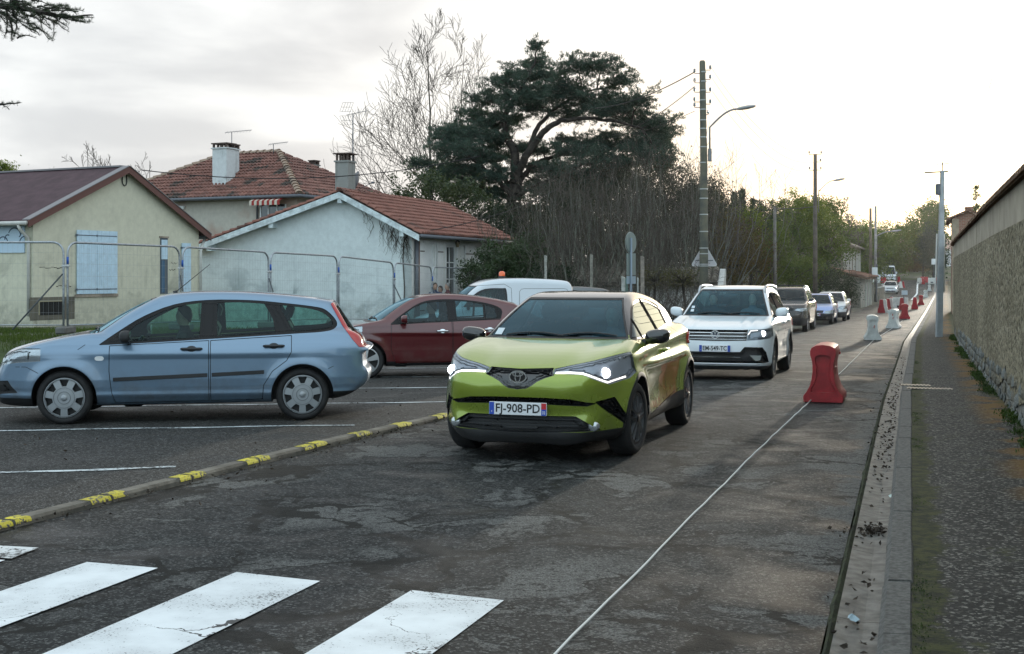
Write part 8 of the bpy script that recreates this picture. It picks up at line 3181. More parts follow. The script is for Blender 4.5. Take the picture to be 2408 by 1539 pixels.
# ------------------------------------------------------------------ plants
def seg_mesh(name,segs,mat,parent=None,sides=4):
	"""many tapered twigs as one mesh; segs rows (x0 y0 z0 x1 y1 z1 r0 r1)"""
	S = np.asarray(segs,float)
	a,b,r0,r1 = S[:,0:3],S[:,3:6],S[:,6],S[:,7]
	d = b - a
	d /= np.maximum(np.linalg.norm(d,axis=1),1e-9)[:,None]
	h = np.where((np.abs(d[:,2]) < 0.9)[:,None],np.array([0,0,1.0]),np.array([1.0,0,0]))
	u = np.cross(d,h)
	u /= np.linalg.norm(u,axis=1)[:,None]
	v = np.cross(d,u)
	n = len(S)
	V = np.empty((n,2,sides,3))
	for k in range(sides):
		an = 2 * math.pi * k / sides
		o = u * math.cos(an) + v * math.sin(an)
		V[:,0,k] = a + o * r0[:,None]
		V[:,1,k] = b + o * r1[:,None]
	base = (np.arange(n) * 2 * sides)[:,None]
	Q = np.concatenate([np.stack([base[:,0] + k,base[:,0] + (k + 1) % sides,base[:,0] + sides + (k + 1) % sides,base[:,0] + sides + k],1) for k in range(sides)])
	return mk(name,V.reshape(-1,3),Q,mat,parent,True)
def leaf_mesh(name,C,size,aspect,mat,parent=None,rng=RNG,droop=0.0,dirs=None,fold=0.15):
	"""one rhombic leaf per centre"""
	n = len(C)
	d = rng.normal(size=(n,3)) if dirs is None else dirs + rng.normal(size=(n,3)) * 0.45
	d[:,2] -= droop
	d /= np.maximum(np.linalg.norm(d,axis=1),1e-9)[:,None]
	w = np.cross(d,rng.normal(size=(n,3)))
	w /= np.maximum(np.linalg.norm(w,axis=1),1e-9)[:,None]
	nn = np.cross(d,w)
	s = size * rng.uniform(0.6,1.3,n)[:,None]
	V = np.empty((n,4,3))
	V[:,0] = C
	V[:,1] = C + d * s * 0.5 + w * s * aspect * 0.5 + nn * s * fold
	V[:,2] = C + d * s
	V[:,3] = C + d * s * 0.5 - w * s * aspect * 0.5 + nn * s * fold
	Q = (np.arange(n) * 4)[:,None] + np.arange(4)[None]
	return mk(name,V.reshape(-1,3),Q,mat,parent,False)
def leaf_mat(name,c1,c2,trans=0.35,rough=0.55,scale=0.9,spec=0.35):
	if name in MATS:
		return MATS[name]
	m,T,out = new_mat(name)
	p = T.n('ShaderNodeBsdfPrincipled',i_Roughness=rough)
	p.inputs['Specular IOR Level'].default_value = spec
	pos = T.n('ShaderNodeNewGeometry').outputs['Position']
	n1 = T.noise(pos,scale,3,0.6)
	n2 = T.noise(pos,14.0,2,0.6)
	c = T.mix(T.maprange(T.math('ADD',T.math('MULTIPLY',n1,0.6),T.math('MULTIPLY',n2,0.4)),0.38,0.62),c1,c2)
	T.link(c,p.inputs['Base Color'])
	tr = T.n('ShaderNodeBsdfTranslucent')
	T.link(T.mix(1.0,c,(1.5,1.6,0.6),'MULTIPLY'),tr.inputs[0])
	mx = T.n('ShaderNodeMixShader',i_0=trans)
	T.link(p.outputs[0],mx.inputs[1])
	T.link(tr.outputs[0],mx.inputs[2])
	T.link(mx.outputs[0],out.inputs[0])
	MATS[name] = m
	return m
BARK = pbr('bark_grey',(0.085,0.075,0.062),0.95,vary=0.4,vscale=5,bump=0.6,bscale=20)
BARKD = pbr('bark_dark',(0.045,0.038,0.032),0.95,vary=0.4,vscale=4,bump=0.6,bscale=15)
TWIG = pbr('twig_brown',(0.085,0.072,0.060),0.9,vary=0.35,vscale=1.2)
TWIGP = pbr('twig_grey_green',(0.13,0.135,0.11),0.9,vary=0.35,vscale=1.5)
def polyline(pts,r0,r1,segs,sub=4,wob=0.0,rng=RNG):
	"""smooth tapered limb appended to segs; returns its points and radii"""
	P = [np.array(p,float) for p in pts]
	out = []
	n = len(P)
	for i in range(n - 1):
		p0,p1,p2,p3 = P[max(i - 1,0)],P[i],P[i + 1],P[min(i + 2,n - 1)]
		for j in range(sub):
			t = j / sub
			out.append(0.5 * (2 * p1 + (p2 - p0) * t + (2 * p0 - 5 * p1 + 4 * p2 - p3) * t * t + (3 * p1 - p0 - 3 * p2 + p3) * t ** 3))
	out.append(P[-1])
	if wob:
		for k in range(1,len(out) - 1):
			out[k] = out[k] + rng.normal(size=3) * wob
	m = len(out)
	R = [r0 + (r1 - r0) * (k / (m - 1)) ** 0.8 for k in range(m)]
	for k in range(m - 1):
		segs.append((*out[k],*out[k + 1],R[k],R[k + 1]))
	return out,R
def grow(segs,p,d,L,r,lvl,rng,up=0.25,spread=0.75,kids=(5,7),tips=None,minr=0.006):
	"""one branch and its offspring"""
	n = 6
	pts = [np.array(p,float)]
	d = np.array(d,float)
	d /= np.linalg.norm(d)
	for i in range(n):
		d = d + rng.normal(size=3) * 0.13 + np.array((0,0,up * 0.22))
		d /= np.linalg.norm(d)
		pts.append(pts[-1] + d * L / n)
	for i in range(n):
		a,b = 1 - i / n * 0.8,1 - (i + 1) / n * 0.8
		segs.append((*pts[i],*pts[i + 1],max(r * a,minr),max(r * b,minr * 0.8)))
	if lvl <= 0:
		if tips is not None:
			tips.append((pts[-1],d))
		return
	k = rng.integers(kids[0],kids[1] + 1)
	for q in range(k):
		t = 0.25 + 0.72 * (q + rng.uniform(0,0.6)) / k
		i = min(int(t * n),n - 1)
		pp = pts[i] + (pts[i + 1] - pts[i]) * (t * n - i)
		dd = pts[i + 1] - pts[i]
		dd /= np.linalg.norm(dd)
		s = np.cross(dd,rng.normal(size=3))
		s /= max(np.linalg.norm(s),1e-6)
		nd = dd * (1 - spread * 0.5) + s * spread
		grow(segs,pp,nd,L * rng.uniform(0.42,0.62) * (1.15 - 0.45 * t),r * (1 - t * 0.75) * 0.55,lvl - 1,rng,up,spread,kids,tips,minr)
def bare_tree(label,base,H,spread_dirs,rng,r=0.22,lvl=3,name='bare_tree',mat=TWIG,lean=(0,0),minr=0.010,kids=(4,6),first=0.22,up=0.3,group=None):
	root = thing(name,label,'tree',(0,0,0),0,group)
	b = np.array(base,float)
	ts,cs = [],[]
	top = b + np.array((lean[0],lean[1],H))
	mid = b + np.array((lean[0] * 0.25 + rng.normal() * 0.15,lean[1] * 0.25,H * 0.5))
	P,R = polyline([b - (0,0,0.3),b + (0,0,H * 0.2),mid,top],r,minr,ts,5,0.03,rng)
	m = len(P)
	for q in range(spread_dirs):
		t = first + (0.97 - first) * (q + rng.uniform(0,0.7)) / spread_dirs
		i = min(int(t * (m - 1)),m - 2)
		a = rng.uniform(0,2 * math.pi)
		d = np.array((math.cos(a),math.sin(a) * 0.8,rng.uniform(0.6,1.3)))
		grow(cs,P[i],d,H * (0.62 * (1.1 - t) + 0.06),max(R[i] * 0.5,minr * 1.3),lvl - 1,rng,up,0.62,kids,None,minr)
	seg_mesh('trunk',ts,BARK,root,8)
	seg_mesh('crown',cs,mat,root,3)
	return root
def clump_points(c,rad,n_cl,per,cl_r,rng,shell=0.55,noise=0.25,flat=1.0):
	"""leaf anchors: clumps through an uneven ellipsoid"""
	u = rng.normal(size=(n_cl,3))
	u /= np.linalg.norm(u,axis=1)[:,None]
	k = shell + (1 - shell) * rng.uniform(0,1,n_cl) ** 0.5
	k *= 1 + noise * (np.sin(u[:,0] * 5 + u[:,2] * 3 + c[0]) * np.cos(u[:,1] * 4 - u[:,2] * 4 + c[1]))
	C = np.array(c) + u * k[:,None] * np.array(rad)
	r = cl_r * rng.uniform(0.5,1.4,n_cl)
	L = np.repeat(C,per,0) + rng.normal(size=(n_cl * per,3)) * np.repeat(r,per)[:,None] * np.array((1,1,flat)) * 0.6
	return L,np.repeat(u,per,0),C
def bush(label,c,rad,mat,rng,n_cl=120,per=40,leaf=0.10,aspect=0.45,cl_r=0.28,name='bush',cat='bush',shell=0.5,noise=0.25,group=None,trunk=True,flat=0.8,droop=0.2,trunk_h=None,stem_mat=None):
	root = thing(name,label,cat,(0,0,0),0,group)
	L,D,C = clump_points(c,rad,n_cl,per,cl_r,rng,shell,noise,flat)
	g = float(T_(c[0],c[1]))
	L = L[L[:,2] > g + 0.05] if True else L
	leaf_mesh('crown',L,leaf,aspect,mat,root,rng,droop)
	segs = []
	base = np.array((c[0],c[1],g - 0.1))
	hub = np.array((c[0],c[1],max(c[2] - rad[2] * 0.35,g + 0.2)))
	if trunk:
		polyline([base,(base + hub) / 2 + rng.normal(size=3) * 0.05,hub],0.05 + 0.035 * rad[2],0.04 + 0.02 * rad[2],segs,3)
		for q in C[rng.permutation(len(C))[:min(40,len(C))]]:
			polyline([hub,(hub + q) / 2 + rng.normal(size=3) * 0.08 * rad[0],q],0.022 + 0.010 * rad[2],0.006,segs,3)
		seg_mesh('trunk',segs,stem_mat or BARKD,root,5)
	return root
def build_cedar():
	rng = np.random.default_rng(12)
	root = thing('cedar_tree','large dark cedar with spreading layered limbs behind the low white house','tree')
	Z0 = 66.0
	k = Z0 / FPX
	def w(zx,zy,dz=0.0):
		px,py = 763.3 + zx * 0.4067,61 + zy * 0.4067
		return np.array(((px - CX) * k,Z0 + dz,CAM_H - (py - HZ) * k))
	u = 0.4067 * k
	ts = []
	g = float(T_(0,Z0))
	nodes = []
	b = w(1090,1250)
	b[2] = min(b[2],g) - 0.3
	for pts,r0,r1 in (([b,w(1090,1150),w(1098,1000),w(1102,880)],0.46,0.36),
						([w(1102,880),w(1096,740),w(1052,620,0.3),w(1046,500,0.5),w(1120,380,0.3),w(1200,250),w(1232,110)],0.30,0.025),
						([w(1104,890),w(1150,790,-0.4),w(1225,670,-0.8),w(1320,585,-1.1),w(1450,560,-1.4),w(1620,565,-1.6),w(1820,620,-1.7)],0.26,0.05),
						([w(1180,730,-0.6),w(1230,600,-0.3),w(1330,480,0.3),w(1500,380,0.8),w(1680,330,1.2)],0.16,0.03),
						([w(1110,930),w(1190,820,0.6),w(1310,750,1.2),w(1500,720,1.8),w(1720,690,2.0),w(1900,700,2.2)],0.16,0.04),
						([w(1095,990),w(980,880,-0.8),w(840,770,-1.4),w(690,680,-1.8)],0.18,0.04),
						([w(1092,960),w(1000,820,1.0),w(900,650,1.6),w(850,520,1.8)],0.16,0.03),
						([w(1095,1020),w(960,940,0.8),w(800,880,1.2),w(600,800,1.0)],0.15,0.03),
						([w(1105,1000),w(1180,950,-1),w(1290,905,-1.6),w(1400,880,-2)],0.13,0.03)):
		P,R = polyline(pts,r0,r1,ts,5,0.03,rng)
		nodes += P
	nodes = np.array(nodes)
	pads = [(1228,130,45,55),(1222,200,90,60),(1160,265,120,60),(1290,290,130,50),(1450,285,150,50),(1590,285,130,50),(1710,340,120,55),(1050,360,130,70),(1190,390,150,70),(1350,400,160,70),
			(1500,410,160,70),(1650,430,160,65),(1790,480,120,60),(1080,470,130,60),(1250,480,140,55),(1450,500,150,45),(1620,520,160,50),(1780,560,150,60),(1900,590,130,60),(2000,600,75,60),(920,420,110,55),
			(860,500,110,55),(960,560,150,60),(800,610,150,60),(715,650,95,60),(880,670,160,65),(760,750,150,70),(900,790,150,70),(990,730,110,60),(820,860,160,60),(960,890,140,60),(700,820,100,55),(570,800,90,40),
			(1250,720,120,40),(1400,735,140,40),(1550,690,150,60),(1700,680,160,70),(1850,690,140,80),(1950,680,85,80),(1150,690,100,35),(1210,800,80,35),(1010,990,120,60),(1250,930,130,55),(880,960,130,50),(1380,860,130,60),(1560,800,150,70),(1760,800,140,70),(1000,1080,130,60),(1180,1090,120,60),(1300,830,150,55),(1470,890,160,65),(1640,880,160,75),(1840,790,120,80),(1930,820,90,80),(760,950,120,55),(650,900,100,50),(1400,640,70,30),(1000,660,90,50),(1080,540,90,50),(1330,960,150,60),(1500,990,150,60)]
	cs,C,D = [],[],[]
	for (zx,zy,rx,ry) in pads:
		dep = rng.uniform(-2.4,2.4)
		c = w(zx,zy,dep)
		i = np.linalg.norm((nodes - c) * np.array((1,0.6,1.3)),axis=1).argmin()
		a = nodes[i]
		P,R = polyline([a,(a + c) / 2 + np.array((0,0,0.15)),c],0.055,0.02,cs,4,0.02,rng)
		m = int(22 + rx * ry / 165)
		for q in range(m):
			an = rng.uniform(0,2 * math.pi)
			L = (0.5 + 1.0 * rng.uniform()) * rx * u * (0.6 + 0.4 * abs(math.cos(an)))
			s = c + np.array((rng.normal() * rx * u * 0.40,rng.normal() * rx * u * 0.45,rng.normal() * ry * u * 0.42))
			d = np.array((math.cos(an),math.sin(an),rng.uniform(-0.25,0.75)))
			e = s + d * L * 0.62
			mid = (s + e) / 2 + np.array((0,0,0.06 * L))
			e = e - np.array((0,0,0.10 * L))
			cs.append((*s,*mid,0.013,0.009))
			cs.append((*mid,*e,0.009,0.005))
			n = int(7 + L * 11)
			t = rng.uniform(0,1.0,n)[:,None]
			pt = np.where(t < 0.5,s + (mid - s) * t * 2,mid + (e - mid) * (t - 0.5) * 2)
			pt = pt + rng.normal(size=(n,3)) * np.array((0.07,0.07,0.045))
			C.append(np.repeat(pt,5,0))
			D.append(np.tile(np.array((0,0,0.5)),(n * 5,1)) + d * 0.35)
	seg_mesh('trunk',ts,BARKD,root,10)
	seg_mesh('limbs',cs,BARKD,root,4)
	leaf_mesh('crown',np.concatenate(C),0.15,0.17,leaf_mat('cedar_needles',(0.030,0.056,0.046),(0.065,0.105,0.085),0.2,0.6),root,rng,0.0,np.concatenate(D),0.05)
def build_left_branch():
	"""the bough of a cedar standing just left of the picture"""
	rng = np.random.default_rng(5)
	root = thing('overhanging_cedar','dark cedar bough reaching in from the upper left corner','tree')
	Z = 13.0
	k = Z / FPX
	w = lambda x,y,dz=0.0: np.array(((x - CX) * k,Z + dz,CAM_H - (y - HZ) * k))
	ts,cs = [],[]
	b = w(-760,0,2.0)
	g = float(T_(b[0],b[1]))
	polyline([(b[0],b[1],g - 0.2),(b[0] + 0.05,b[1],g + 3),(b[0],b[1],g + 6.5),(b[0] + 0.1,b[1],g + 10)],0.30,0.10,ts,4,0.02,rng)
	seg_mesh('trunk',ts,BARKD,root,10)
	C,D = [],[]
	def twig(p,q,dens=1.0,r=0.010):
		p,q = np.array(p),np.array(q)
		P,R = polyline([p,(p + q) / 2 + rng.normal(size=3) * 0.02 + (0,0,0.02),q],r,0.003,cs,4,0.004,rng)
		n = int(np.linalg.norm(q - p) * 75 * dens)
		t = rng.uniform(0.05,1.0,n)
		idx = np.clip((t * (len(P) - 1)).astype(int),0,len(P) - 2)
		PP = np.array(P)
		f = (t * (len(P) - 1) - idx)[:,None]
		pt = PP[idx] * (1 - f) + PP[idx + 1] * f
		C.append(np.repeat(pt,11,0))
		D.append(np.tile((q - p) / np.linalg.norm(q - p) * 0.25 + (0,0,0.35),(n * 11,1)))
	hub = w(-760,-330,2.0)
	main = [hub,w(-350,-120,0.8),w(-80,-10,0.2),w(60,20),w(140,38),w(219,36)]
	P,R = polyline(main,0.07,0.006,cs,6,0.006,rng)
	tw = [((60,18),(165,19)),((100,24),(165,19)),((110,30),(205,50)),((140,38),(216,39)),((90,28),(140,63)),((130,38),(184,55)),((120,36),(168,58)),((20,15),(60,50)),((40,20),(75,62)),((75,60),(120,93)),((72,68),(100,88)),((30,30),(40,93)),
		  ((15,30),(28,85)),((28,85),(60,88)),((0,40),(25,85)),((60,30),(110,66)),((55,25),(95,50)),((-20,10),(20,40)),((-30,0),(10,60)),((0,5),(50,12)),((10,0),(70,8)),((40,5),(95,20)),((-10,20),(40,35)),((20,30),(70,45)),((80,0),(110,20)),((100,10),(128,14)),((45,40),(85,70)),((110,45),(108,72)),((0,55),(20,64)),((150,40),(198,42)),((30,10),(55,30)),((5,18),(45,28)),((50,12),(90,36)),((-25,22),(15,30)),((25,42),(52,66))]
	for a,b_ in tw:
		for q in range(2):
			dz = rng.uniform(-0.25,0.25)
			j = rng.normal(size=4) * (2.0 if q == 0 else 7.0)
			twig(w(a[0] + j[0],a[1] + j[1],dz),w(b_[0] + j[2] * (0.3 if q == 0 else 1),b_[1] + j[3] * (0.3 if q == 0 else 1),dz + rng.uniform(-0.1,0.1)),1.0 if q == 0 else 0.8)
	m2 = [w(-760,-100,2.0),w(-300,150,0.8),w(-60,235,0.1),w(0,246),w(48,242)]
	polyline(m2,0.03,0.005,cs,5,0.003,rng)
	twig(w(-20,244),w(48,242),0.6,0.006)
	twig(w(-10,248),w(22,259),0.6,0.006)
	seg_mesh('twigs',cs,BARKD,root,5)['kind'] = 'stuff'  # the bough's main limbs together with their twigs in one mesh
	leaf_mesh('needles',np.concatenate(C),0.034,0.10,leaf_mat('bough_needles',(0.020,0.040,0.024),(0.038,0.062,0.030),0.2,0.6),root,rng,0.0,np.concatenate(D),0.02)
def coppice(label,px,Z,pyt,rng,shoots=26,fan=1.0,mat=TWIGP,base_w=0.5,group=None,k2=7):
	root = thing('coppiced_shrub',label,'shrub',(0,0,0),0,group)
	x = (px - CX) * Z / FPX
	g = float(T_(x,Z))
	H = CAM_H - (pyt - HZ) * Z / FPX - g
	segs,fine = [],[]
	for i in range(shoots):
		a = rng.uniform(0,2 * math.pi)
		s = fan * rng.uniform(0.05,1.0)
		b = np.array((x + math.cos(a) * base_w * rng.uniform(),Z + math.sin(a) * base_w * rng.uniform(),g - 0.1))
		h = H * rng.uniform(0.55,1.0) * (1 - 0.25 * s)
		o = np.array((math.cos(a),math.sin(a),0)) * H * 0.55 * s
		pts = [b,b + o * 0.5 + (0,0,h * 0.35),b + o * 0.85 + (0,0,h * 0.7),b + o * 0.95 + (0,0,h)]
		P,R = polyline(pts,rng.uniform(0.018,0.042),0.006,segs,3,0.075,rng)
		for q in range(k2):
			t = rng.integers(3,len(P) - 1)
			d = rng.normal(size=3) * np.array((1,1,0.4)) + (0,0,0.9)
			grow(fine,P[t],d,h * rng.uniform(0.14,0.32),R[t] * 0.45,1,rng,0.5,0.6,(3,5),None,0.0055)
	seg_mesh('shoots',segs,mat,root,4)
	seg_mesh('twigs',fine,TWIG,root,3)
	return root
def conifer(label,px,pyt,Z,w_top,rng,mat,name='cypress_tree',wk=0.12,open_=False):
	root = thing(name,label,'tree')
	t = at(px,pyt,Z)
	g = float(T_(t.x,Z))
	H = t.z - g
	segs = []
	polyline([(t.x,Z,g - 0.2),(t.x,Z,g + H * 0.5),(t.x,Z,t.z)],0.05 * H * 0.4,0.02,segs,4)
	C = []
	n = 900 if not open_ else 90
	if not open_:
		h = rng.uniform(0.04,1,n) ** 0.9
		r = wk * H * (1 - h) ** 0.6 * rng.uniform(0.5,1.05,n)
		a = rng.uniform(0,2 * math.pi,n)
		c = np.stack([t.x + r * np.cos(a),Z + r * np.sin(a),g + h * H],1)
		C = np.repeat(c,7,0) + rng.normal(size=(n * 7,3)) * H * 0.012
		D = np.tile(np.array((0,0,1.2)),(len(C),1))
	else:
		for i in range(n):
			h = rng.uniform(0.12,0.98)
			L = wk * H * (1 - h) ** 0.8 * rng.uniform(0.5,1.2) + 0.15
			a = rng.uniform(0,2 * math.pi)
			s = np.array((t.x,Z,g + h * H))
			e = s + np.array((math.cos(a) * L,math.sin(a) * L,-0.10 * L + 0.2 * L * rng.uniform()))
			segs.append((*s,*e,0.02,0.008))
			k = rng.uniform(0.2,1,26)[:,None]
			C.append(np.repeat(s + (e - s) * k + rng.normal(size=(26,3)) * 0.10,3,0))
		C = np.concatenate(C)
		D = None
	seg_mesh('trunk',segs,BARKD,root,5)
	leaf_mesh('crown',C,0.14 if open_ else 0.045 * H ** 0.75,0.35,mat,root,rng,0.0,D)
	return root
def build_plants():
	rng = np.random.default_rng(23)
	build_cedar()
	build_left_branch()
	# tall bare trees
	for px,pyt,Z,lean,lab,nd,r in ((1004,84,84,(-0.3,0),'tall bare winter tree left of the cedar, reaching highest',26,0.26),(1092,112,90,(0.9,0),'slender bare winter tree between the tallest bare tree and the cedar',17,0.16)):
		t = at(px,pyt,Z)
		b = at(1012 if px < 1050 else 1078,HZ,Z)
		g = float(T_(b.x,Z))
		bare_tree(lab,(b.x,Z,g),t.z - g,nd,rng,r,3,lean=(t.x - b.x,0),minr=0.014,kids=(5,7),first=0.34,up=0.45)
	for px,pyt,Z,lab in ((205,352,66,'small bare treetop above the purple roof'),(352,378,74,'small bare treetop between the cream and the hip roofed house'),(236,366,70,'thin bare twigs right of the bare treetop over the purple roof')):
		t = at(px,pyt,Z)
		g = float(T_(t.x,Z))
		bare_tree(lab,(t.x,Z,g),t.z - g,12,rng,0.10,3,minr=0.012,kids=(3,5),first=0.45,up=0.5)
	t = at(1978,482,150)
	g = float(T_(t.x,150))
	bare_tree('round bare tree above the far hedge',(t.x,150,g),t.z - g,20,rng,0.2,3,minr=0.03,kids=(4,6),first=0.4)
	t = at(2010,515,160)
	g = float(T_(t.x,160))
	bare_tree('small bare tree left of the two distant poles',(t.x,160,g),t.z - g,12,rng,0.12,3,minr=0.028,kids=(3,5),first=0.4)
	def b_at(label,px,pyc,Z,rx,ry,mat,n_cl,per,leaf,name='bush',cat='bush',rdep=None,**k):
		c = at(px,pyc,Z)
		s = Z / FPX
		return bush(label,(c.x,c.y,c.z),(rx * s,(rdep if rdep else rx * s),ry * s),mat,rng,n_cl,per,leaf,name=name,cat=cat,**k)
	LA = leaf_mat('laurel_leaf',(0.022,0.045,0.016),(0.050,0.080,0.030),0.2,0.4,spec=0.5)
	MG = leaf_mat('magnolia_leaf',(0.022,0.042,0.014),(0.060,0.075,0.022),0.2,0.4,spec=0.5)
	DK = leaf_mat('dark_leaf',(0.014,0.028,0.016),(0.035,0.055,0.028),0.2,0.5)
	HG = leaf_mat('hedge_leaf',(0.060,0.090,0.014),(0.14,0.165,0.024),0.5,0.5)
	OL = leaf_mat('olive_leaf',(0.042,0.072,0.018),(0.095,0.125,0.026),0.45,0.5)
	TH = leaf_mat('thicket_leaf',(0.026,0.034,0.022),(0.062,0.058,0.040),0.2,0.7)
	BR = leaf_mat('brown_leaf',(0.050,0.045,0.020),(0.11,0.075,0.028),0.35,0.7)
	RD = leaf_mat('russet_leaf',(0.070,0.050,0.014),(0.15,0.075,0.022),0.4,0.7)
	# evergreen behind the white house
	b_at('broad leaved evergreen tree rising behind the red tiled roof',1010,478,59,120,62,MG,130,46,0.17,'magnolia_tree','tree',cl_r=0.42,noise=0.35,rdep=1.6)
	b_at('dark evergreen mass behind the eaves of the white house',1130,540,60,80,70,DK,110,45,0.15,'evergreen_tree','tree',cl_r=0.4,rdep=1.5)
	# laurels beside the house
	b_at('green laurel bush at the right end of the white house',1165,645,48.6,62,62,LA,150,42,0.12,'laurel_bush',cl_r=0.25,noise=0.4,rdep=1.0)
	b_at('tall green laurel bush between the white house and the tangled shoots',1235,630,49.6,60,76,LA,160,42,0.12,'laurel_bush',cl_r=0.26,noise=0.4,rdep=1.0)
	b_at('low dark laurel bush behind the white van',1300,668,48,60,40,DK,110,42,0.12,'laurel_bush',cl_r=0.25,noise=0.3,rdep=0.9)
	b_at('loose leafy shrub in front of the side windows of the white house',1112,650,46.4,34,52,LA,42,26,0.12,'laurel_bush',cl_r=0.2,noise=0.5,rdep=0.45)
	# dark background thicket
	for px,pyc,Z,rx,ry,lab in ((1330,560,60,90,120,'dark thicket behind the leftmost tangled shoots'),(1450,545,61,100,130,'dark thicket under the cedar limb'),(1570,540,61,100,125,'dark thicket behind the round road sign'),(1660,560,60,80,105,'dark thicket behind the tall utility pole'),(1340,480,63,90,70,'upper dark growth behind the leftmost shoots'),(1455,465,64,100,70,'upper dark growth in the middle of the tangle'),(1565,455,63,95,75,'upper dark growth right of the middle of the tangle'),(1650,480,62,60,60,'upper dark growth beside the tall pole'),(1230,560,63,70,80,'dark ivy clad mass at the foot of the cedar')):
		b_at(lab,px,pyc,Z,rx,ry,TH,230,34,0.13,'thicket','bush',cl_r=0.5,shell=0.3,rdep=1.6,noise=0.35)
	# tangled coppice
	cop = [(1262,50,400,20,1.0),(1318,51,375,24,0.9),(1372,50,345,26,0.9),(1425,52,350,26,0.8),(1478,51,330,28,0.8),(1530,52,322,28,0.8),(1582,51,315,28,0.8),(1630,52,330,26,0.9),(1678,51,345,22,1.1),(1350,46,470,16,1.2),(1450,46,480,16,1.2),(1560,47,465,18,1.2)]
	ORD = 'first second third fourth fifth sixth seventh eighth ninth'.split()
	for i,(px,Z,pyt,n,fan) in enumerate(cop):
		coppice(('leafless grey shoots in the back row of the tangle, %s from the left' % ORD[i]) if i < 9 else ('leafless grey shoots in front of the tangle, %s of three' % ('left one','middle one','right one')[i - 9]),px,Z,pyt,rng,n,fan,group='leafless shoots in the tangle below the cedar')
	# scrub in front of the shed
	for px,Z,pyt,n,lab in ((1545,44.5,618,30,'low brown scrub in front of the shed, left half'),(1600,44.2,622,30,'low brown scrub in front of the shed, right half'),(1420,44,628,22,'low brown scrub left of the round sign')):
		coppice(lab,px,Z,pyt,rng,n,1.3,TWIG,0.9,None,6)
	for px,Z,lab in ((1540,44.6,'thin olive scrub leaves over the shed eaves, left'),(1605,44.4,'thin olive scrub leaves over the shed eaves, right')):
		b_at(lab,px,655,Z,42,24,leaf_mat('scrub_leaf',(0.06,0.06,0.025),(0.11,0.10,0.045),0.3,0.7),60,16,0.07,'scrub',cl_r=0.22,rdep=0.5,noise=0.4)
	# roadside hedge running back
	hed = [(1715,590,58,46,95,BR,150,34,0.11,'brown thorny roadside hedge right of the tall pole'),(1765,610,60,50,78,BR,150,34,0.11,'brown hedge behind the sport utility car'),(1745,530,64,50,40,HG,90,40,0.13,'yellow green creeper topping the brown hedge'),(1700,530,66,34,40,RD,60,36,0.13,'russet creeper beside the tall pole'),
		   (1812,600,66,52,84,OL,150,40,0.13,'olive green hedge bush around the short pole'),(1790,520,72,40,44,DK,80,40,0.14,'dark creeper covered stump in the hedge'),(1865,640,70,58,46,OL,140,40,0.12,'low green hedge bush above the brown parked car'),(1930,655,76,60,36,DK,130,40,0.12,'low dark green bush before the stone house'),
		   (1855,565,78,66,70,OL,170,42,0.15,'green roadside tree left of the brown pole'),(1880,515,86,68,58,HG,200,44,0.17,'rounded bright green tree crown behind the brown pole'),(1945,570,84,56,66,OL,170,42,0.16,'green tree leaning towards the stone house'),(1925,500,100,48,32,OL,100,40,0.2,'olive tree crown beyond the rounded one'),
		   (1992,682,90,26,30,DK,80,40,0.13,'dark round bush at the corner of the garage'),(1655,535,66,50,50,HG,70,36,0.12,'sunlit green creeper behind the tall pole')]
	for px,pyc,Z,rx,ry,m,n,per,lf,lab in hed:
		b_at(lab,px,pyc,Z,rx,ry,m,n,per,lf,'hedge_tree' if ry > 52 else 'hedge_bush','tree' if 'tree' in lab else 'bush',cl_r=0.40,noise=0.35,rdep=min(rx * Z / FPX,1.7),shell=0.45)
	# farther: cypresses and conifers
	conifer('left one of two pointed cypresses above the hedge',1727,458,110,10,rng,DK,wk=0.075)
	conifer('right and taller of two pointed cypresses above the hedge',1745,450,112,10,rng,DK,wk=0.075)
	conifer('ragged conifer right of the two cypresses',1772,462,116,20,rng,DK,'conifer',0.20,True)
	conifer('drooping tipped conifer beside the rounded green tree',1786,468,118,20,rng,DK,'conifer',0.22,True)
	conifer('sparse thin conifer against the bright sky over the wall',2295,432,120,20,rng,OL,'conifer',0.20,True)
	# trees at the top of the road
	far = [(2050,590,170,46,58,OL,'green tree behind the two distant poles'),(2098,600,200,40,46,OL,'olive tree left of the minibus clearing'),(2085,560,240,60,34,OL,'distant hill tree under the glow'),(2150,600,215,40,54,BR,'brown winter tree at the top of the road'),
		   (2170,545,196,46,58,OL,'large spreading tree beside the steel pole'),(2196,510,200,28,40,OL,'upper crown of the tree behind the steel pole'),(2135,560,250,60,30,OL,'far tree line crown in the centre of the road end'),(2010,560,210,50,34,OL,'far tree crown over the stone house roof'),(2195,590,190,24,60,DK,'dark tree trunked by the end of the wall')]
	for px,pyc,Z,rx,ry,m,lab in far:
		b_at(lab,px,pyc,Z,rx,ry,m,150,36,0.34,'far_tree','tree',cl_r=0.95,noise=0.3,rdep=3.0,shell=0.5)
	for px,w,lab in ((2100,40,'dark hedge at the road end, left part'),(2140,40,'dark hedge at the road end, middle part'),(2185,40,'dark hedge at the road end, right part'),(2060,40,'dark hedge behind the minibuses')):
		b_at(lab,px,632,222 if px > 2080 else 196,w,30,DK,130,34,0.30,'hedge','hedge',cl_r=0.9,rdep=2.0,shell=0.3,noise=0.2)
	b_at('green bush peeping over the purple roof at the left edge',4,402,72,30,16,HG,50,40,0.13,'bush',cl_r=0.4)
	# wooded hill closing the view
	hs = thing('distant_wood','far wooded rise closing the view behind everything','wood')
	hs['kind'] = 'stuff'
	C = []
	n = 26000
	x = rng.uniform(-190,330,n)
	y = rng.uniform(300,380,n)
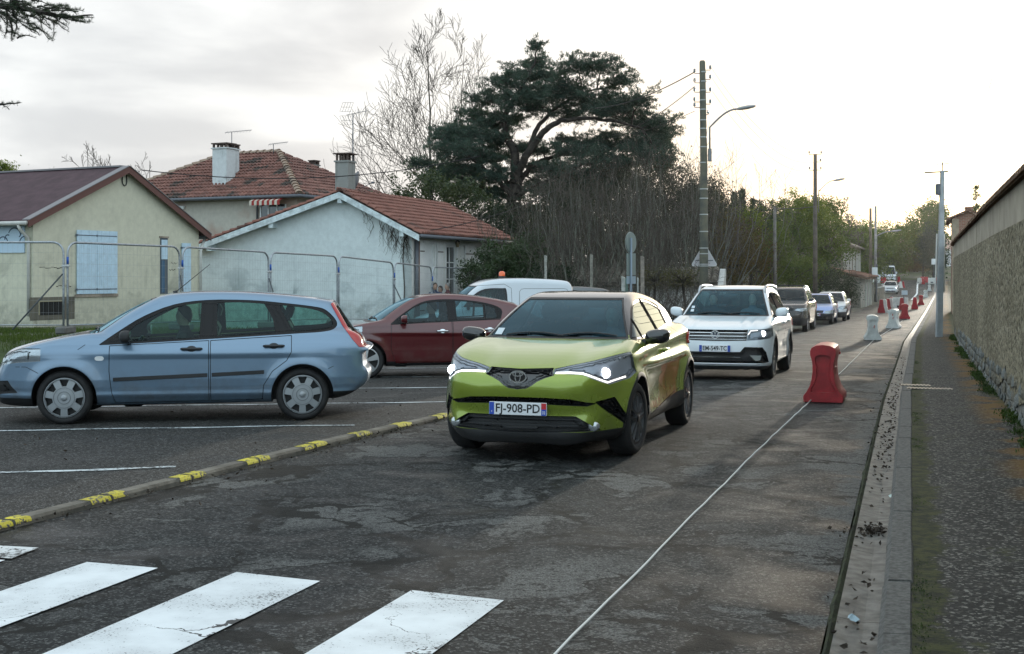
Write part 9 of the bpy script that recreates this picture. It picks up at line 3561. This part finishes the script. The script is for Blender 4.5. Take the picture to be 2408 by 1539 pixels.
	top = 8 + 4 * np.sin(x * 0.05) + 3 * np.sin(x * 0.13 + 1) + 2.5 * np.sin(x * 0.41)
	z = T_(x,y) + rng.uniform(0,1,n) ** 0.7 * top
	leaf_mesh('wood_leaves',np.stack([x,y,z],1),2.0,0.6,OL,hs,rng)
def build_small_growth():
	rng = np.random.default_rng(77)
	# grass before the cream house
	n = 16000
	x = rng.uniform(-26,-4,n)
	y = rng.uniform(26.0,44,n)
	lf = FL(y)
	dens = np.sin(x * 0.9 + y * 0.4) * np.sin(y * 1.1 - x * 0.2) + np.where(y < 29.5,0.9,0.0) + np.where(np.abs((x + 14.2) * 0.893 - (y - 38) * 0.45) < 0.9,1.2,0)
	k = (x < lf - 0.6) & (dens > rng.uniform(-0.6,0.8,n))
	x,y = x[k],y[k]
	z = T_(x,y)
	B = np.repeat(np.stack([x,y,z - 0.01],1),5,0) + rng.normal(size=(len(x) * 5,3)) * (0.06,0.06,0)
	o = leaf_mesh('grass',B,0.16,0.10,leaf_mat('grass_blade',(0.045,0.075,0.015),(0.085,0.12,0.03),0.4,0.6),None,rng,0.0,np.tile(np.array((0,0,1.6)),(len(B),1)),0.04)
	tag(o,'rough grass between the site fence and the cream house','grass',None,'stuff')
	# weeds along the foot of the wall
	n = 900
	Z = rng.uniform(10.5,40,n)
	Z = Z[np.sin(Z * 1.9) + np.sin(Z * 0.7) + rng.normal(size=n) * 0.5 > 0.25]
	X = KX(Z) + 1.24 + rng.normal(size=len(Z)) * 0.04
	B = np.repeat(np.stack([X,Z,P_(Z) + 0.125],1),22,0) + rng.normal(size=(len(Z) * 22,3)) * (0.035,0.05,0.004)
	B[:,2] += np.abs(rng.normal(size=len(B))) * 0.025
	o = leaf_mesh('wall_weeds',B,0.034,0.5,leaf_mat('weed_leaf',(0.022,0.045,0.010),(0.05,0.085,0.02),0.3,0.5),None,rng,0.0,np.tile(np.array((0,0,0.7)),(len(B),1)))
	tag(o,'small green weeds along the foot of the roughcast wall','weeds',None,'stuff')
	n = 500
	Z = rng.uniform(4.0,26,n)
	Z = Z[np.sin(Z * 2.3) + np.sin(Z * 0.9 + 2) + rng.normal(size=n) * 0.4 > 0.4]
	X = KX(Z) + 0.165 + np.abs(rng.normal(size=len(Z))) * 0.05
	B = np.repeat(np.stack([X,Z,P_(Z) + 0.112],1),16,0) + rng.normal(size=(len(Z) * 16,3)) * (0.02,0.04,0.0)
	o = leaf_mesh('kerb_moss',B,0.008,0.7,MATS['weed_leaf'],None,rng,0.0,np.tile(np.array((0,0,0.6)),(len(B),1)))
	tag(o,'tiny moss tufts behind the kerb stones','moss',None,'stuff')
	# dead leaves in the gutter and along the kerb
	n = 620
	Z = np.concatenate([rng.uniform(4.2,30,260),rng.normal(12.5,1.1,110),rng.normal(8.35,0.10,120),rng.normal(16.5,1.5,90),rng.normal(6.2,0.35,14)])
	X = KX(Z) - 0.04 - np.abs(rng.normal(size=len(Z))) * 0.10
	C = np.stack([X,Z,P_(Z) + 0.018],1)
	o = leaf_mesh('gutter_leaves',C,0.034,0.6,pbr('dead_leaf',(0.030,0.020,0.012),0.8,vary=0.5,vscale=30),None,rng,0.0,rng.normal(size=(len(C),3)) * (1,1,0.12),0.12)
	tag(o,'dead dark leaves gathered in the gutter','leaves',None,'stuff')
	n = 900
	Z = rng.uniform(4,26,n)
	X = LX(Z) + np.abs(rng.normal(size=n)) * 0.35 * np.where(rng.uniform(size=n) < 0.6,0.25,1.0) + 0.01
	far = rng.uniform(size=n) < 0.35
	X = np.where(far,LX(Z) - rng.uniform(0.2,5,n),X)
	C = np.stack([X,Z,P_(Z) + np.where(far,0.052,0.030)],1)
	o = leaf_mesh('kerb_litter',C,0.035,0.5,MATS['dead_leaf'],None,rng,0.0,rng.normal(size=(n,3)) * (1,1,0.08),0.1)
	tag(o,'small dark leaf litter along the parking kerb','leaves',None,'stuff')
	for (px,py,s,col,lab) in ((2108,1258,0.030,(0.45,0.46,0.45),'crushed white bottle cap in the gutter'),(2100,1170,0.035,(0.45,0.55,0.52),'pale green flattened cap in the gutter'),(2005,1457,0.032,(0.30,0.40,0.45),'scrap of pale blue wrapper under dead leaves in the gutter')):
		Z = (CAM_H - 0.02) * FPX / (py - HZ)
		c = at(px,py,Z)
		rr = random.Random(px)
		mb = MB()
		vs = [(c.x + s * math.cos(2 * math.pi * i / 9) * rr.uniform(0.7,1.3),c.y + s * 1.4 * math.sin(2 * math.pi * i / 9) * rr.uniform(0.7,1.3),float(P_(c.y)) + 0.018 + rr.uniform(0,0.014)) for i in range(9)]
		top = [(x * 0.3 + c.x * 0.7,y * 0.3 + c.y * 0.7,z + 0.014) for x,y,z in vs]
		mb.add(vs + top,[(i,(i + 1) % 9,9 + (i + 1) % 9,9 + i) for i in range(9)] + [tuple(range(9,18))])
		tag(mb.build('litter',pbr('litter_%d' % px,col,0.5)),lab,'litter')
# ------------------------------------------------------------------ assemble
build_ground()
build_road()
build_left_kerb()
build_wall()
FH = cream_house()
white_house()
hip_house()
build_far_houses()
build_poles()
build_fence()
RD = (0.3057,0.9521)
BD = (0.988,0.156)
PK = 0.012
c1 = blue_estate()
c1.place((-6.02,15.1),BD,float(P_(15)) + PK)
c2 = red_hatchback()
c2.place((-3.52,22.95),BD,float(P_(22.9)) + PK)
c3 = white_van()
c3.place((-2.52,31.2),BD,float(P_(31.2)) + PK)
c4 = green_crossover()
c4.place((0.046,11.25),RD,0.012)
c4.root.rotation_euler.y = 0.008
c5 = white_suv()
c5.place((3.43,21.68),RD,float(P_(21.7)) + 0.01)
c5.root.rotation_euler.y = 0.016
dk = far_car('parked_car','dark grey car mostly hidden behind the white van and the green car',paint('dark_grey_lacquer',(0.10,0.105,0.11),0.4,0.3),4.4,0.89,1.66,'suv',plate='BD-940-RE')
dk.place((-1.4,36.0),BD,float(P_(36)) + PK)
q = 'cars waiting along the left side of the road'
def road_car(c,px,py,side='front',lat=0.0):
	"""stand a car so the middle of its nose is over this road point"""
	g = on_road(px,py)
	c.place((g.x,g.y),(0.318,0.948),float(P_(g.y + 1.8)) + 0.02)
	s = (float(P_(g.y + 3.6)) - float(P_(g.y))) / 3.6
	c.root.rotation_euler = (0,-math.atan(s),c.root.rotation_euler[2])
	return c
a = far_car('parked_car','dark brown sport utility car with roof bars behind the white one',paint('brown_black_lacquer',(0.030,0.025,0.022),0.4,0.25),4.62,0.92,1.68,'suv',q,rails=True,hl=(0.735,0.06),plate='DT-163-YC',bumper=(0.52,MATS['grey_cladding']))
road_car(a,1836,782)
b = far_car('parked_car','small pale blue hatchback with black bumper, between the brown and the white car',paint('small_blue_lacquer',(0.28,0.36,0.62),0.2,0.3),3.7,0.78,1.38,'hatch',q,bumper=(0.50,M_BLACK),hl=(0.60,0.09),plate='AB-729-JM',mirror_mat=M_BLACK)
road_car(b,1915,764)
d = far_car('parked_car','white hatchback farthest back in the parked row',paint('far_white_lacquer',(0.62,0.63,0.65),0.0,0.3),4.1,0.83,1.43,'hatch',q,bumper=(0.45,M_BLACK),plate='BX-385-WD')
road_car(d,1947,756.5)
e = far_car('oncoming_car','silver hatchback coming down the far road with lit headlights',paint('silver_lacquer',(0.50,0.52,0.54),0.3,0.3),4.06,0.86,1.45,'hatch',None,lit=True,plate='EK-217-FA')
road_car(e,2093,693.5)
f = far_car('minibus','white minibus at the top of the road, right of the other',paint('bus_white_lacquer',(0.60,0.64,0.66),0.0,0.3),5.2,0.98,2.35,'bus','white minibuses parked at the top of the road',plate='CR-604-TB')
g = on_road(2096,665)
f.place((g.x,g.y + 1),(0.24,0.97),float(P_(g.y + 3)) + 0.02)
f2 = far_car('minibus','white minibus partly behind the distant pole, left of the other',MATS['bus_white_lacquer'],5.2,0.98,2.4,'bus','white minibuses parked at the top of the road',plate='CL-158-GK')
g = on_road(2066,666)
f2.place((g.x,g.y + 1),(0.20,0.98),float(P_(g.y + 3)) + 0.02)
build_barriers()
# people
NAVY,DARK,GREYC,BURG = ('navy',(0.022,0.035,0.085)),('black',(0.018,0.018,0.02)),('grey',(0.10,0.105,0.115)),('burgundy',(0.09,0.025,0.03))
JEAN = ('denim',(0.045,0.06,0.10))
HB,HD,HG_ = ('brown',(0.045,0.028,0.018)),('dark',(0.018,0.014,0.012)),('grey',(0.2,0.19,0.18))
for (px,Z,rz,cl,tr,hr,k,lab,arms) in ((1023,46.4,20,NAVY,JEAN,HB,1.0,'person in a navy jacket standing behind the fence by the white door',None),
											 (1036,46.7,-40,('blue',(0.03,0.07,0.18)),DARK,HD,0.94,'shorter person in a blue jacket in the middle of the group behind the fence',None),
											 (1053,46.5,-70,BURG,DARK,HG_,1.0,'person in a dark reddish coat standing at the right of the group behind the fence',None)):
	p = at(px,HZ,Z)
	make_person(lab,(p.x,Z,float(T_(p.x,Z))),R_(rz),cl,tr,hr,False,arms=arms,k=k,h=0.024)
def seat_person(c,x,y,z,label,cl,hr,longhair=False,wheel=True,skin=(0.42,0.26,0.19)):
	p = c.world(x,y,z)
	rz = c.root.rotation_euler[2]
	arms = {-1: ((-0.25,-0.14,0.26),(-0.12,-0.36,0.36)),1: ((0.25,-0.14,0.26),(0.12,-0.36,0.36))} if wheel else None
	return make_person(label,p,rz - math.pi / 2,cl,DARK,hr,True,skin,arms,k=0.9,h=0.026,longhair=longhair)
seat_person(c1,2.14,-0.36,0.52,'person in dark clothes driving the pale blue estate car',DARK,HD)
seat_person(c4,2.12,-0.36,0.56,'person in a grey jacket at the wheel of the lime green crossover',GREYC,HB)
seat_person(c5,2.18,-0.36,0.66,'person with long dark hair driving the white sport utility car',GREYC,HD,True)
seat_person(c5,2.18,0.36,0.66,'passenger in black beside the driver of the white sport utility car',DARK,HB,False,False)
seat_person(c2,2.06,-0.36,0.54,'person in a dark coat driving the dark red hatchback',DARK,HB)
build_plants()
build_small_growth()
# ------------------------------------------------------------------ thin evening air
def build_haze():
	m,T,out = new_mat('evening_air')
	v = T.n('ShaderNodeVolumePrincipled')
	v.inputs['Color'].default_value = (0.97,0.97,0.98,1)
	v.inputs['Density'].default_value = 0.00006
	v.inputs['Anisotropy'].default_value = 0.82
	T.link(v.outputs[0],out.inputs[1])
	o = MB().box(-90,150,-12,420,-6,26).build('haze',m)
	tag(o,'thin bright evening haze over the street',None,None,'stuff')
build_haze()
